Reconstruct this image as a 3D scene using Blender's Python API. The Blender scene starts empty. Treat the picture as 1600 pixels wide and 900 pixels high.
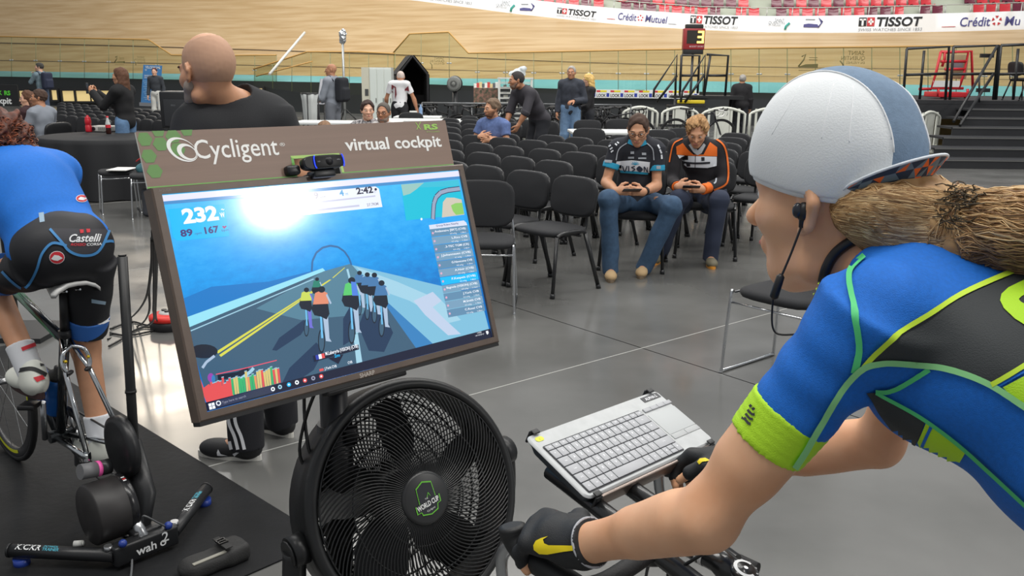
import bpy, bmesh, math, random
import numpy as np
from mathutils import Vector, Matrix, Euler
from mathutils.bvhtree import BVHTree
from mathutils.geometry import delaunay_2d_cdt
random.seed(7)
S = bpy.context.scene
COL = S.collection

# ---------------------------------------------------------------- camera
FOC, CAMH, PITCH, ROLL = 1380.0, 1.60, math.radians(13.72), math.radians(0.6)
_f = np.array([0, math.cos(PITCH), -math.sin(PITCH)])
_u0 = np.array([0, math.sin(PITCH), math.cos(PITCH)])
_r0 = np.array([1.0, 0, 0])
_r = math.cos(ROLL) * _r0 + math.sin(ROLL) * _u0
_u = math.cos(ROLL) * _u0 - math.sin(ROLL) * _r0
cam = bpy.data.cameras.new('camera')
cam.sensor_width = 36.0
cam.lens = 36.0 * FOC / 1600.0
cam.clip_start, cam.clip_end = 0.05, 300
camo = bpy.data.objects.new('camera', cam)
COL.objects.link(camo)
camo.matrix_world = Matrix(((_r[0], _u[0], -_f[0], 0), (_r[1], _u[1], -_f[1], 0), (_r[2], _u[2], -_f[2], CAMH), (0, 0, 0, 1)))
S.camera = camo

# ---------------------------------------------------------------- light
S.view_settings.view_transform = 'Standard'
S.view_settings.look = 'None'
S.view_settings.gamma = 1.0
S.view_settings.use_curve_mapping = False
S.view_settings.exposure = 0.12
W = bpy.data.worlds.new('hall_air')
S.world = W
W.use_nodes = True
W.node_tree.nodes['Background'].inputs[0].default_value = (0.93, 0.96, 1.0, 1)
W.node_tree.nodes['Background'].inputs[1].default_value = 0.34


def area(name, loc, target, sx, sy, power, col=(1, 0.975, 0.93)):
 L = bpy.data.lights.new(name, 'AREA')
 L.shape = 'RECTANGLE'
 L.size, L.size_y, L.energy, L.color = sx, sy, power, col
 o = bpy.data.objects.new(name, L)
 o.location = loc
 o.rotation_euler = (Vector(target) - Vector(loc)).to_track_quat('-Z', 'Y').to_euler()
 COL.objects.link(o)
 return o


area('hall_lamp_row_near', (1.0, 0.5, 9.0), (0.5, 2.0, 0), 12, 1.2, 640)
area('hall_lamp_row_middle', (-1.0, 9.0, 10.0), (-1, 9.5, 0), 18, 1.5, 900)
area('hall_lamp_row_far', (1.0, 18.0, 11.0), (2, 20, 0), 26, 2, 1900)
area('track_lamp_row', (2.0, 29.0, 13.0), (4, 40, 2), 40, 3, 3400)
area('corner_lamp_far_left', (-12.6, 32.0, 10.2), (-6, 15, 0), 3.5, 1.2, 380, (1, 0.86, 0.68))
lamp = area('flood_lamp_right', (17.4, -2.56, 9.15), (-0.47, 1.73, 1.35), 0.9, 0.9, 430, (1, 0.97, 0.92))
lamp.data.shape = 'DISK'
# ---------------------------------------------------------------- geometry helpers
V = Vector
PI = math.pi


def ray(px, py):
 return (px - 800) / FOC * _r + (450 - py) / FOC * _u + _f


def atz(px, py, z):
 d = ray(px, py)
 return V(np.array([0, 0, CAMH]) + d * (z - CAMH) / d[2])


def aty(px, py, y):
 d = ray(px, py)
 return V(np.array([0, 0, CAMH]) + d * y / d[1])


def onplane(px, py, p0, n):
 d = V(ray(px, py))
 o = V((0, 0, CAMH))
 return o + d * ((V(p0) - o).dot(n) / d.dot(n))


def lin(c):
 return tuple((x / 255 / 12.92 if x <= 10.3 else ((x / 255 + 0.055) / 1.055) ** 2.4) for x in c)


MATS = {}


def mat(name, col, rough=0.55, metal=0.0, spec=0.5, var=0.0, vscale=8.0, bump=0.0, bscale=60.0, emit=0.0, coat=0.0, stretch=None, sss=0.0, alt=None):
 """principled material; var = share of noise in the colour, bump = fine relief"""
 if name in MATS:
  return MATS[name]
 m = bpy.data.materials.new(name)
 m.use_nodes = True
 nt = m.node_tree
 b = nt.nodes['Principled BSDF']
 c = lin(col)
 b.inputs['Base Color'].default_value = (*c, 1)
 b.inputs['Roughness'].default_value = rough
 b.inputs['Metallic'].default_value = metal
 b.inputs['Specular IOR Level'].default_value = spec
 if coat:
  b.inputs['Coat Weight'].default_value = coat
  b.inputs['Coat Roughness'].default_value = 0.1
 if sss:
  b.inputs['Subsurface Weight'].default_value = sss
  b.inputs['Subsurface Radius'].default_value = (0.012, 0.005, 0.003)
 if emit:
  b.inputs['Emission Color'].default_value = (*c, 1)
  b.inputs['Emission Strength'].default_value = emit
 co = None
 if var or bump:
  tc = nt.nodes.new('ShaderNodeTexCoord')
  mp = nt.nodes.new('ShaderNodeMapping')
  if stretch:
   mp.inputs['Scale'].default_value = stretch
  nt.links.new(tc.outputs['Object'], mp.inputs['Vector'])
  co = mp.outputs['Vector']
 if var:
  n = nt.nodes.new('ShaderNodeTexNoise')
  n.inputs['Scale'].default_value = vscale
  n.inputs['Detail'].default_value = 5
  r = nt.nodes.new('ShaderNodeValToRGB')
  a = lin(alt) if alt else tuple(x * (1 - var) for x in c)
  r.color_ramp.elements[0].color = (*a, 1)
  r.color_ramp.elements[1].color = (*(c if alt else tuple(min(1, x * (1 + var)) for x in c)), 1)
  r.color_ramp.elements[0].position = 0.35
  r.color_ramp.elements[1].position = 0.65
  nt.links.new(co, n.inputs['Vector'])
  nt.links.new(n.outputs['Fac'], r.inputs['Fac'])
  nt.links.new(r.outputs['Color'], b.inputs['Base Color'])
 if bump:
  n = nt.nodes.new('ShaderNodeTexNoise')
  n.inputs['Scale'].default_value = bscale
  n.inputs['Detail'].default_value = 4
  bp = nt.nodes.new('ShaderNodeBump')
  bp.inputs['Strength'].default_value = bump
  bp.inputs['Distance'].default_value = 0.01
  nt.links.new(co, n.inputs['Vector'])
  nt.links.new(n.outputs['Fac'], bp.inputs['Height'])
  nt.links.new(bp.outputs['Normal'], b.inputs['Normal'])
 MATS[name] = m
 return m


def glow(name, col, k=1.0):
 """a lit screen pixel colour: light only, with the gloss of the panel on top"""
 if name in MATS:
  return MATS[name]
 m = mat(name, col, rough=0.11, emit=k)
 b = m.node_tree.nodes['Principled BSDF']
 b.inputs['Base Color'].default_value = (0.01, 0.01, 0.012, 1)
 return m


def glass_mat(name, tint, gloss=0.08, rough=0.03):
 if name in MATS:
  return MATS[name]
 m = bpy.data.materials.new(name)
 m.use_nodes = True
 nt = m.node_tree
 nt.nodes.remove(nt.nodes['Principled BSDF'])
 t = nt.nodes.new('ShaderNodeBsdfTransparent')
 t.inputs[0].default_value = (*lin(tint), 1)
 g = nt.nodes.new('ShaderNodeBsdfGlossy')
 g.inputs['Roughness'].default_value = rough
 mx = nt.nodes.new('ShaderNodeMixShader')
 mx.inputs[0].default_value = gloss
 nt.links.new(t.outputs[0], mx.inputs[1])
 nt.links.new(g.outputs[0], mx.inputs[2])
 nt.links.new(mx.outputs[0], nt.nodes['Material Output'].inputs[0])
 MATS[name] = m
 return m


def wmat(o):
 if o is None:
  return Matrix.Identity(4)
 b = Matrix.LocRotScale(o.location, o.rotation_euler, o.scale)
 if o.parent is None:
  return b
 return wmat(o.parent) @ o.matrix_parent_inverse @ b


def tag(o, label=None, cat=None, group=None, kind=None):
 for k, v in (('label', label), ('category', cat), ('group', group), ('kind', kind)):
  if v:
   o[k] = v
 return o


def link(o, parent=None):
 COL.objects.link(o)
 if parent is not None:
  o.parent = parent
  o.matrix_parent_inverse = wmat(parent).inverted()
 return o


def thing(name, label, cat, loc=(0, 0, 0), rz=0.0, group=None):
 o = bpy.data.objects.new(name, None)
 o.empty_display_size = 0.1
 o.location = loc
 o.rotation_euler = (0, 0, rz)
 link(o)
 return tag(o, label, cat, group)


def kids(o):
 return [c for c in COL.objects if c.parent == o]


def copy_tree(o, tree, parent=None):
 c = o.copy()
 COL.objects.link(c)
 if parent is not None:
  c.parent = parent
 for ch in tree.get(o.name, ()):
  copy_tree(ch, tree, c)
 return c


def treeof(root):
 t = {}
 stack = [root]
 while stack:
  o = stack.pop()
  k = kids(o)
  t[o.name] = k
  stack += k
 return t


def frame(origin, x, y):
 x = V(x).normalized()
 z = x.cross(V(y)).normalized()
 y = z.cross(x)
 return Matrix(((x[0], y[0], z[0], origin[0]), (x[1], y[1], z[1], origin[1]), (x[2], y[2], z[2], origin[2]), (0, 0, 0, 1)))


def catmull(pts, n=8, closed=False):
 P = [V(p) for p in pts]
 out = []
 m = len(P)
 for i in range(m if closed else m - 1):
  if closed:
   a, b, c, d = P[i - 1], P[i], P[(i + 1) % m], P[(i + 2) % m]
  else:
   a, b, c, d = P[max(i - 1, 0)], P[i], P[i + 1], P[min(i + 2, m - 1)]
  for k in range(n):
   t = k / n
   out.append(0.5 * ((2 * b) + (c - a) * t + (2 * a - 5 * b + 4 * c - d) * t * t + (3 * b - a - 3 * c + d) * t ** 3))
 if not closed:
  out.append(P[-1])
 return out


_txt = {}


def text_mesh(s, bold=0.0, shear=0.0, space=1.0, align='LEFT'):
 """letters of the built-in font as (verts, faces), cap height about 0.7"""
 k = (s, bold, shear, space, align)
 if k not in _txt:
  c = bpy.data.curves.new('letters', 'FONT')
  c.body = s
  c.size = 1.0
  c.offset = bold
  c.shear = shear
  c.space_character = space
  c.align_x = align
  c.resolution_u = 3
  o = bpy.data.objects.new('letters', c)
  COL.objects.link(o)
  bpy.context.view_layer.update()
  me = bpy.data.meshes.new_from_object(o.evaluated_get(bpy.context.evaluated_depsgraph_get()))
  _txt[k] = ([tuple(v.co) for v in me.vertices], [tuple(p.vertices) for p in me.polygons])
  bpy.data.objects.remove(o)
  bpy.data.curves.remove(c)
  bpy.data.meshes.remove(me)
 return _txt[k]


class MB:
 """collects shapes into one mesh"""

 def __init__(s):
  s.v, s.f, s.m, s.sm, s.mats = [], [], [], [], []

 def mi(s, m):
  if m not in s.mats:
   s.mats.append(m)
  return s.mats.index(m)

 def add(s, vs, fs, m, smooth=False, T=None):
  b = len(s.v)
  if T is not None:
   vs = [T @ V(p) for p in vs]
  s.v += [tuple(p) for p in vs]
  i = s.mi(m)
  for f in fs:
   s.f.append(tuple(q + b for q in f))
   s.m.append(i)
   s.sm.append(smooth)
  return s

 def box(s, c, d, m, T=None, R=None, bev=0.0):
  x, y, z = (q / 2 for q in d)
  M_ = Matrix.Translation(V(c))
  if R is not None:
   M_ = M_ @ (R.to_matrix().to_4x4() if isinstance(R, Euler) else R.to_4x4())
  if T is not None:
   M_ = T @ M_
  if bev:
   bm = bmesh.new()
   bmesh.ops.create_cube(bm, size=1, matrix=Matrix.Diagonal((d[0], d[1], d[2], 1)))
   bmesh.ops.bevel(bm, geom=bm.edges[:], offset=min(bev, 0.49 * min(d)), segments=3, profile=0.5, affect='EDGES')
   bm.verts.index_update()
   vs = [v.co.copy() for v in bm.verts]
   fs = [tuple(v.index for v in f.verts) for f in bm.faces]
   bm.free()
   return s.add(vs, fs, m, True, M_)
  vs = [(-x, -y, -z), (x, -y, -z), (x, y, -z), (-x, y, -z), (-x, -y, z), (x, -y, z), (x, y, z), (-x, y, z)]
  fs = [(0, 3, 2, 1), (4, 5, 6, 7), (0, 1, 5, 4), (1, 2, 6, 5), (2, 3, 7, 6), (3, 0, 4, 7)]
  return s.add(vs, fs, m, False, M_)

 def tube(s, pts, r, m, n=8, closed=False, T=None, caps=True, flat=None):
  P = [V(p) for p in pts]
  k = len(P)
  rr = r if isinstance(r, (list, tuple)) else [r] * k
  vs, fs = [], []
  prev = None
  for i in range(k):
   a = P[i - 1] if (i > 0 or closed) else P[i]
   b = P[(i + 1) % k] if (i < k - 1 or closed) else P[i]
   t = (b - a)
   t = t.normalized() if t.length > 1e-9 else V((0, 0, 1))
   if prev is None:
    u = t.cross(V((0, 0, 1)))
    if u.length < 0.05:
     u = t.cross(V((1, 0, 0)))
   else:
    u = prev - t * prev.dot(t)
   u.normalize()
   prev = u
   w = t.cross(u)
   for j in range(n):
    q = 2 * PI * j / n
    vs.append(P[i] + u * (math.cos(q) * rr[i]) + w * (math.sin(q) * rr[i] * (flat or 1)))
  for i in range(k if closed else k - 1):
   i2 = (i + 1) % k
   for j in range(n):
    j2 = (j + 1) % n
    fs.append((i * n + j, i * n + j2, i2 * n + j2, i2 * n + j))
  s.add(vs, fs, m, True, T)
  if caps and not closed:
   s.add(vs[:n], [tuple(range(n - 1, -1, -1))], m, False, T)
   s.add(vs[-n:], [tuple(range(n))], m, False, T)
  return s

 def cyl(s, a, b, r, m, n=20, r2=None, T=None):
  return s.tube([a, b], [r, r if r2 is None else r2], m, n, T=T)

 def lathe(s, prof, m, T=None, n=32, smooth=True, arc=2 * PI):
  """profile of (radius, z) turned about z"""
  vs, fs = [], []
  full = abs(arc - 2 * PI) < 1e-6
  k = n if full else n + 1
  for (r, z) in prof:
   for j in range(k):
    q = arc * j / n
    vs.append((r * math.cos(q), r * math.sin(q), z))
  for i in range(len(prof) - 1):
   for j in range(n):
    j2 = (j + 1) % k
    fs.append((i * k + j, i * k + j2, (i + 1) * k + j2, (i + 1) * k + j))
  return s.add(vs, fs, m, smooth, T)

 def poly(s, pts, m, T=None, depth=0.0):
  """flat outline (2D or 3D points) filled, and given a thickness along -z of T"""
  P = [(p[0], p[1], p[2] if len(p) > 2 else 0.0) for p in pts]
  n = len(P)
  r = delaunay_2d_cdt([V(p[:2]) for p in P], [], [list(range(n))], 1, 1e-7)
  zz = P[0][2]
  top = [(q[0], q[1], zz) for q in r[0]]
  s.add(top, [tuple(f) for f in r[2]], m, False, T)
  if depth:
   ar = sum(P[i][0] * P[(i + 1) % n][1] - P[(i + 1) % n][0] * P[i][1] for i in range(n))
   if ar < 0:
    P = P[::-1]
   s.add([(q[0], q[1], zz - depth) for q in r[0]], [tuple(f[::-1]) for f in r[2]], m, False, T)
   vs = P + [(p[0], p[1], zz - depth) for p in P]
   s.add(vs, [(i, i + n, (i + 1) % n + n, (i + 1) % n) for i in range(n)], m, False, T)
  return s

 def sheet(s, rows, m, smooth=True, T=None):
  k = len(rows[0])
  vs = [p for r in rows for p in r]
  fs = [(i * k + j, i * k + j + 1, (i + 1) * k + j + 1, (i + 1) * k + j) for i in range(len(rows) - 1) for j in range(k - 1)]
  return s.add(vs, fs, m, smooth, T)

 def text(s, body, m, T, size, bold=0.0, shear=0.0, space=1.0, align='LEFT', xs=1.0, lift=0.0):
  vs, fs = text_mesh(body, bold, shear, space, align)
  return s.add([(p[0] * size * xs, p[1] * size, lift) for p in vs], fs, m, False, T)

 def ell(s, c, r, m, T=None, n=16, R=None):
  vs, fs = [], []
  h = n // 2
  for i in range(h + 1):
   a = PI * i / h
   for j in range(n):
    b = 2 * PI * j / n
    p = V((r[0] * math.sin(a) * math.cos(b), r[1] * math.sin(a) * math.sin(b), r[2] * math.cos(a)))
    if R is not None:
     p = R @ p
    vs.append(V(c) + p)
  for i in range(h):
   for j in range(n):
    fs.append((i * n + j, (i + 1) * n + j, (i + 1) * n + (j + 1) % n, i * n + (j + 1) % n))
  return s.add(vs, fs, m, True, T)

 def build(s, name, parent=None, T=None):
  me = bpy.data.meshes.new(name)
  vs = s.v if T is None else [tuple(T @ V(p)) for p in s.v]
  me.from_pydata(vs, [], s.f)
  for m in s.mats:
   me.materials.append(m)
  me.polygons.foreach_set('material_index', s.m)
  me.polygons.foreach_set('use_smooth', s.sm)
  bm = bmesh.new()
  bm.from_mesh(me)
  bmesh.ops.remove_doubles(bm, verts=bm.verts, dist=1e-6)
  bmesh.ops.recalc_face_normals(bm, faces=bm.faces)
  bm.to_mesh(me)
  bm.free()
  me.update()
  return link(bpy.data.objects.new(name, me), parent)


# ---------------------------------------------------------------- soft bodies: one closed skin around blended solids
def _net(D, o, h):
 s = D < 0
 c = [s[i:D.shape[0] - 1 + i, j:D.shape[1] - 1 + j, k:D.shape[2] - 1 + k] for i in (0, 1) for j in (0, 1) for k in (0, 1)]
 cnt = sum(x.astype(np.int8) for x in c)
 mix = (cnt > 0) & (cnt < 8)
 I = np.argwhere(mix)
 idx = -np.ones(mix.shape, np.int64)
 idx[mix] = np.arange(len(I))
 acc = np.zeros((len(I), 3))
 n = np.zeros(len(I))
 cor = [(i, j, k) for i in (0, 1) for j in (0, 1) for k in (0, 1)]
 val = [D[I[:, 0] + a, I[:, 1] + b, I[:, 2] + d] for a, b, d in cor]
 for p in range(8):
  for q in range(p + 1, 8):
   df = [abs(x - y) for x, y in zip(cor[p], cor[q])]
   if sum(df) != 1:
    continue
   x = (val[p] < 0) != (val[q] < 0)
   t = np.where(x, val[p] / np.where(x, val[p] - val[q], 1), 0)
   pt = np.array(cor[p])[None] + t[:, None] * (np.array(cor[q]) - np.array(cor[p]))[None]
   acc += pt * x[:, None]
   n += x
 vs = (I + acc / n[:, None]) * h + o
 F = []
 for ax in range(3):
  b, d = (ax + 1) % 3, (ax + 2) % 3
  sl0 = [slice(None)] * 3
  sl1 = [slice(None)] * 3
  sl0[ax], sl1[ax] = slice(0, -1), slice(1, None)
  e = s[tuple(sl0)] != s[tuple(sl1)]
  E = np.argwhere(e)
  ok = (E[:, b] > 0) & (E[:, d] > 0) & (E[:, b] < mix.shape[b]) & (E[:, d] < mix.shape[d])
  E = E[ok]
  ins = s[E[:, 0], E[:, 1], E[:, 2]]

  def at(db, dd):
   q = E.copy()
   q[:, b] += db
   q[:, d] += dd
   return idx[q[:, 0], q[:, 1], q[:, 2]]
  Q = np.stack([at(-1, -1), at(0, -1), at(0, 0), at(-1, 0)], 1)
  Q[~ins] = Q[~ins][:, ::-1]
  F.append(Q)
 return vs, np.concatenate(F)


def C(a, b, ra, rb=None, k=None, sub=False):
 return ('c', np.array(a, float), np.array(b, float), ra, ra if rb is None else rb, k, sub)


def Kp(a, b, ra, rb=None, k=None, sub=False):
 return ('k', np.array(a, float), np.array(b, float), ra, ra if rb is None else rb, k, sub)


def E_(c, r, R=None, k=None, sub=False):
 return ('e', np.array(c, float), np.array(r, float), None if R is None else np.array(R.to_3x3() if isinstance(R, Matrix) else R.to_matrix()), 0, k, sub)


def Bx(c, d, r=0.01, R=None, k=None, sub=False):
 return ('b', np.array(c, float), np.array(d, float) / 2 - r, None if R is None else np.array(R.to_3x3() if isinstance(R, Matrix) else R.to_matrix()), r, k, sub)


def xf(prims, T):
 """move a list of solids by a rigid matrix"""
 R = np.array(T.to_3x3())
 out = []
 for p in prims:
  if p[0] in 'ck':
   out.append((p[0], np.array(T @ V(p[1])), np.array(T @ V(p[2]))) + p[3:])
  else:
   out.append((p[0], np.array(T @ V(p[1])), p[2], R if p[3] is None else R @ p[3]) + p[4:])
 return out


def _sd(p, X):
 if p[0] in 'ck':
  a, b, ra, rb = p[1:5]
  ba = b - a
  L2 = max(ba @ ba, 1e-12)
  t = ((X - a) @ ba) / L2
  tc = np.clip(t, 0, 1)
  if p[0] == 'c':
   return np.linalg.norm(X - a - tc[..., None] * ba, axis=-1) - (ra + (rb - ra) * tc)
  L = math.sqrt(L2)
  rad = np.linalg.norm(X - a - t[..., None] * ba, axis=-1) - (ra + (rb - ra) * tc)
  return np.maximum(rad, np.maximum(-t, t - 1) * L)
 Y = X - p[1]
 if p[3] is not None:
  Y = Y @ p[3]
 if p[0] == 'e':
  k0 = np.linalg.norm(Y / p[2], axis=-1)
  k1 = np.linalg.norm(Y / p[2] ** 2, axis=-1)
  return k0 * (k0 - 1) / np.maximum(k1, 1e-9)
 q = np.abs(Y) - p[2]
 return np.linalg.norm(np.maximum(q, 0), axis=-1) + np.minimum(q.max(-1), 0) - p[4]


def _bb(p, m):
 if p[0] in 'ck':
  r = max(p[3], p[4]) + m
  return np.minimum(p[1], p[2]) - r, np.maximum(p[1], p[2]) + r
 r = (p[2].max() if p[0] == 'e' else np.linalg.norm(p[2]) + p[4]) + m
 return p[1] - r, p[1] + r


def blob_mesh(prims, h, k=0.02, infl=0.0, disp=None):
 add = [p for p in prims if not p[6]]
 lo = np.min([_bb(p, infl + 3 * h)[0] for p in add], 0)
 hi = np.max([_bb(p, infl + 3 * h)[1] for p in add], 0)
 n = np.ceil((hi - lo) / h).astype(int) + 2
 D = np.full(n, 10.0)
 ax = [lo[i] + h * np.arange(n[i]) for i in range(3)]
 for p in prims:
  kk = k if p[5] is None else p[5]
  a, b = _bb(p, infl + kk + 3 * h)
  i0 = np.clip(((a - lo) / h).astype(int), 0, n)
  i1 = np.clip(((b - lo) / h).astype(int) + 2, 0, n)
  if (i1 <= i0).any():
   continue
  sl = tuple(slice(i0[i], i1[i]) for i in range(3))
  X = np.stack(np.meshgrid(*[ax[i][sl[i]] for i in range(3)], indexing='ij'), -1)
  d = _sd(p, X)
  o = D[sl]
  if p[6]:
   d = -d
   w = np.maximum(kk - np.abs(o - d), 0) / max(kk, 1e-9)
   D[sl] = np.maximum(o, d) + w * w * kk * 0.25
  else:
   d = d - infl
   w = np.maximum(kk - np.abs(o - d), 0) / max(kk, 1e-9)
   D[sl] = np.minimum(o, d) - w * w * kk * 0.25
 if disp is not None:
  near = np.abs(D) < 0.05
  X = np.argwhere(near) * h + lo
  D[near] += disp(X)
 return _net(D, lo, h)


def skin_mesh(name, vs, fs, m, parent=None, pick=None, mats=None):
 me = bpy.data.meshes.new(name)
 me.from_pydata(vs.tolist() if hasattr(vs, 'tolist') else vs, [], fs.tolist() if hasattr(fs, 'tolist') else fs)
 for x in (mats or [m]):
  me.materials.append(x)
 if pick is not None:
  cen = np.asarray(vs)[np.asarray(fs)].mean(1)
  me.polygons.foreach_set('material_index', np.asarray(pick(cen), np.int32))
 me.polygons.foreach_set('use_smooth', [True] * len(me.polygons))
 me.update()
 return link(bpy.data.objects.new(name, me), parent)


def blob(name, prims, h, m, parent=None, k=0.02, infl=0.0, disp=None, pick=None, mats=None):
 vs, fs = blob_mesh(prims, h, k, infl, disp)
 return skin_mesh(name, vs, fs, m, parent, pick, mats)


def wob(amp, fr, seed=0):
 """smooth wrinkle / curl field"""
 rs = np.random.RandomState(seed)
 A = rs.normal(size=(10, 3)) * fr
 ph = rs.rand(10) * 6.28

 def f(X):
  return amp * np.sin(X @ A.T + ph).sum(1) / 3.2
 return f
# ================================================================ the hall: floor, track, stands
def build_floor():
 m = mat('polished_concrete', (112, 112, 110), rough=0.22, var=0.10, vscale=0.9, alt=(90, 90, 88))
 nt = m.node_tree
 b = nt.nodes['Principled BSDF']
 tc = nt.nodes.new('ShaderNodeTexCoord')
 n = nt.nodes.new('ShaderNodeTexNoise')
 n.inputs['Scale'].default_value = 1.7
 n.inputs['Detail'].default_value = 8
 mr = nt.nodes.new('ShaderNodeMapRange')
 mr.inputs['From Min'].default_value, mr.inputs['From Max'].default_value = 0.3, 0.7
 mr.inputs['To Min'].default_value, mr.inputs['To Max'].default_value = 0.11, 0.27
 nt.links.new(tc.outputs['Object'], n.inputs['Vector'])
 nt.links.new(n.outputs['Fac'], mr.inputs['Value'])
 nt.links.new(mr.outputs[0], b.inputs['Roughness'])
 f = MB().sheet([[(-60, -8, 0), (60, -8, 0)], [(-60, 62, 0), (60, 62, 0)]], m, False).build('floor')
 tag(f, kind='structure')
 # saw-cut slab joints, two directions
 jm = mat('slab_joint', (160, 160, 156), 0.5)
 a, c = atz(780, 605, 0), atz(1135, 508, 0)
 d = (c - a).normalized()
 e = V((-d.y, d.x, 0))
 mb = MB()
 for k in range(-3, 4):
  for (dd, ee, o) in ((d, e, a), (e, d, a + d * 1.1)):
   p = o + ee * 4.0 * k
   mb.box((0, 0, 0.0006), (40, 0.008, 0.0012), jm, T=frame((p.x, p.y, 0), dd, ee))
 tag(mb.build('floor_joint_trim'), kind='structure')


def ip(tab, x):
 return float(np.interp(x, [t[0] for t in tab], [t[1] for t in tab])), float(np.interp(x, [t[0] for t in tab], [t[2] for t in tab]))


L0 = [(-500, 117, 44), (0, 119.5, 40), (200, 123, 38), (420, 127, 36), (680, 132, 33), (850, 138, 31), (1000, 142, 30), (1200, 145, 29), (1400, 150, 28.5), (1600, 155, 28), (2100, 166, 28)]
L1 = [(-500, 108, 45), (0, 111, 41), (200, 114, 39), (420, 117.5, 37), (680, 122, 34), (850, 124, 32), (1000, 125.5, 31), (1200, 128.5, 30), (1400, 132, 29.5), (1600, 135, 29), (2100, 144, 29)]
L3 = [(-500, -70, 51), (0, -48, 46.5), (200, -38, 44.5), (420, -21, 43), (650, 1, 41), (800, 21, 39.5), (900, 32, 38.8), (1000, 41, 38.2), (1100, 47, 37.8), (1200, 50.5, 37.4), (1300, 51.5, 37.2), (1400, 51, 37), (1500, 49, 36.8), (1600, 46, 36.6), (2100, 30, 36.6)]
L4 = [(-500, -100, 51), (0, -76, 46.5), (420, -45, 43), (650, -22, 41), (800, -4, 39.5), (900, 7.5, 38.8), (1000, 16, 38.2), (1100, 23, 37.8), (1200, 25, 37.4), (1300, 24.5, 37.2), (1400, 22.5, 37), (1500, 20, 36.8), (1600, 17, 36.6), (2100, 2, 36.6)]


def tp(tab, x, lift=0.0):
 y, Y = ip(tab, x)
 p = aty(x, y, Y)
 p.z += lift
 return p


XS = list(range(-500, 2101, 25))


def build_track():
 wood = mat('track_pine', (204, 176, 134), rough=0.42, var=0.12, vscale=1.6, stretch=(0.12, 1.2, 5.0), alt=(184, 152, 106))
 turq = mat('turquoise_band_paint', (136, 204, 226), rough=0.5, var=0.06, vscale=0.8, alt=(124, 192, 216))
 rows = []
 n = 8
 for i in range(n + 1):
  t = i / n
  r = []
  for x in XS:
   a, c = tp(L1, x), tp(L3, x)
   p = a.lerp(c, t)
   p.z = a.z + (c.z - a.z) * (0.35 * t + 0.65 * t ** 1.6)
   r.append(p)
  rows.append(r)
 tag(MB().sheet(rows, wood).build('wall_track_bank'), kind='structure')
 tag(MB().sheet([[tp(L0, x) for x in XS], [tp(L1, x) for x in XS]], turq).build('floor_track_apron'), kind='structure')
 ln = MB()
 lm = mat('track_line_paint', (92, 74, 52), 0.5)
 for t0, w in ((0.16, 0.006), (0.36, 0.008)):
  q = []
  for t in (t0, t0 + w):
   r = []
   for x in XS:
    a, c = tp(L1, x), tp(L3, x)
    p = a.lerp(c, t)
    p.z = a.z + (c.z - a.z) * (0.35 * t + 0.65 * t ** 1.6) + 0.02
    p.y -= 0.02
    r.append(p)
   q.append(r)
  ln.sheet(q, lm)
 tag(ln.build('trim_track_line'), kind='structure')
 # dark wall of the infield under the track edge
 dark = mat('dark_infield_wall', (44, 47, 50), 0.6, var=0.1, vscale=0.6)
 low = []
 for x in XS:
  p = tp(L0, x)
  low.append(V((p.x, p.y, 0)))
 tag(MB().sheet([low, [tp(L0, x) for x in XS]], dark).build('wall_infield'), kind='structure')
 # lit openings under the left part of the track
 warm = mat('warm_lit_opening', (226, 200, 138), 0.6, emit=0.55)
 fr = mat('dark_window_frame', (38, 38, 38), 0.5)
 k = 1
 for (x0, x1, y0, y1) in ((33, 44, 142, 158), (83, 92, 141, 156), (100, 119, 142, 158), (121, 176, 142, 158), (380, 412, 138, 146)):
  P = []
  for (x, y) in ((x0, y1), (x1, y1), (x1, y0), (x0, y0)):
   P.append(aty(x, y, ip(L0, x)[1] - 0.12))
  o = P[0]
  T = frame(o, P[1] - P[0], (0, 0, 1))
  w, h = (P[1] - P[0]).length, (P[3] - P[0]).length
  w_ = MB().box((w / 2, h / 2, 0), (w, h, 0.04), warm, T)
  win = tag(w_.build('window_%d' % k), kind='structure')
  g = MB()
  for (cx, cy, sx, sy) in ((w / 2, -0.04, w + 0.16, 0.08), (w / 2, h + 0.04, w + 0.16, 0.08), (-0.04, h / 2, 0.08, h), (w + 0.04, h / 2, 0.08, h)):
   g.box((cx, cy, 0.02), (sx, sy, 0.12), fr, T)
  if w > 1:
   g.tube([T @ V((w * 0.42, 0, 0.05)), T @ V((w * 0.42, h, 0.05))], 0.03, fr)
   g.tube([T @ V((w * 0.75, 0, 0.05)), T @ V((w * 0.55, h, 0.05))], 0.03, fr)
  g.build('window_frame', win)
  k += 1


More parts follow.
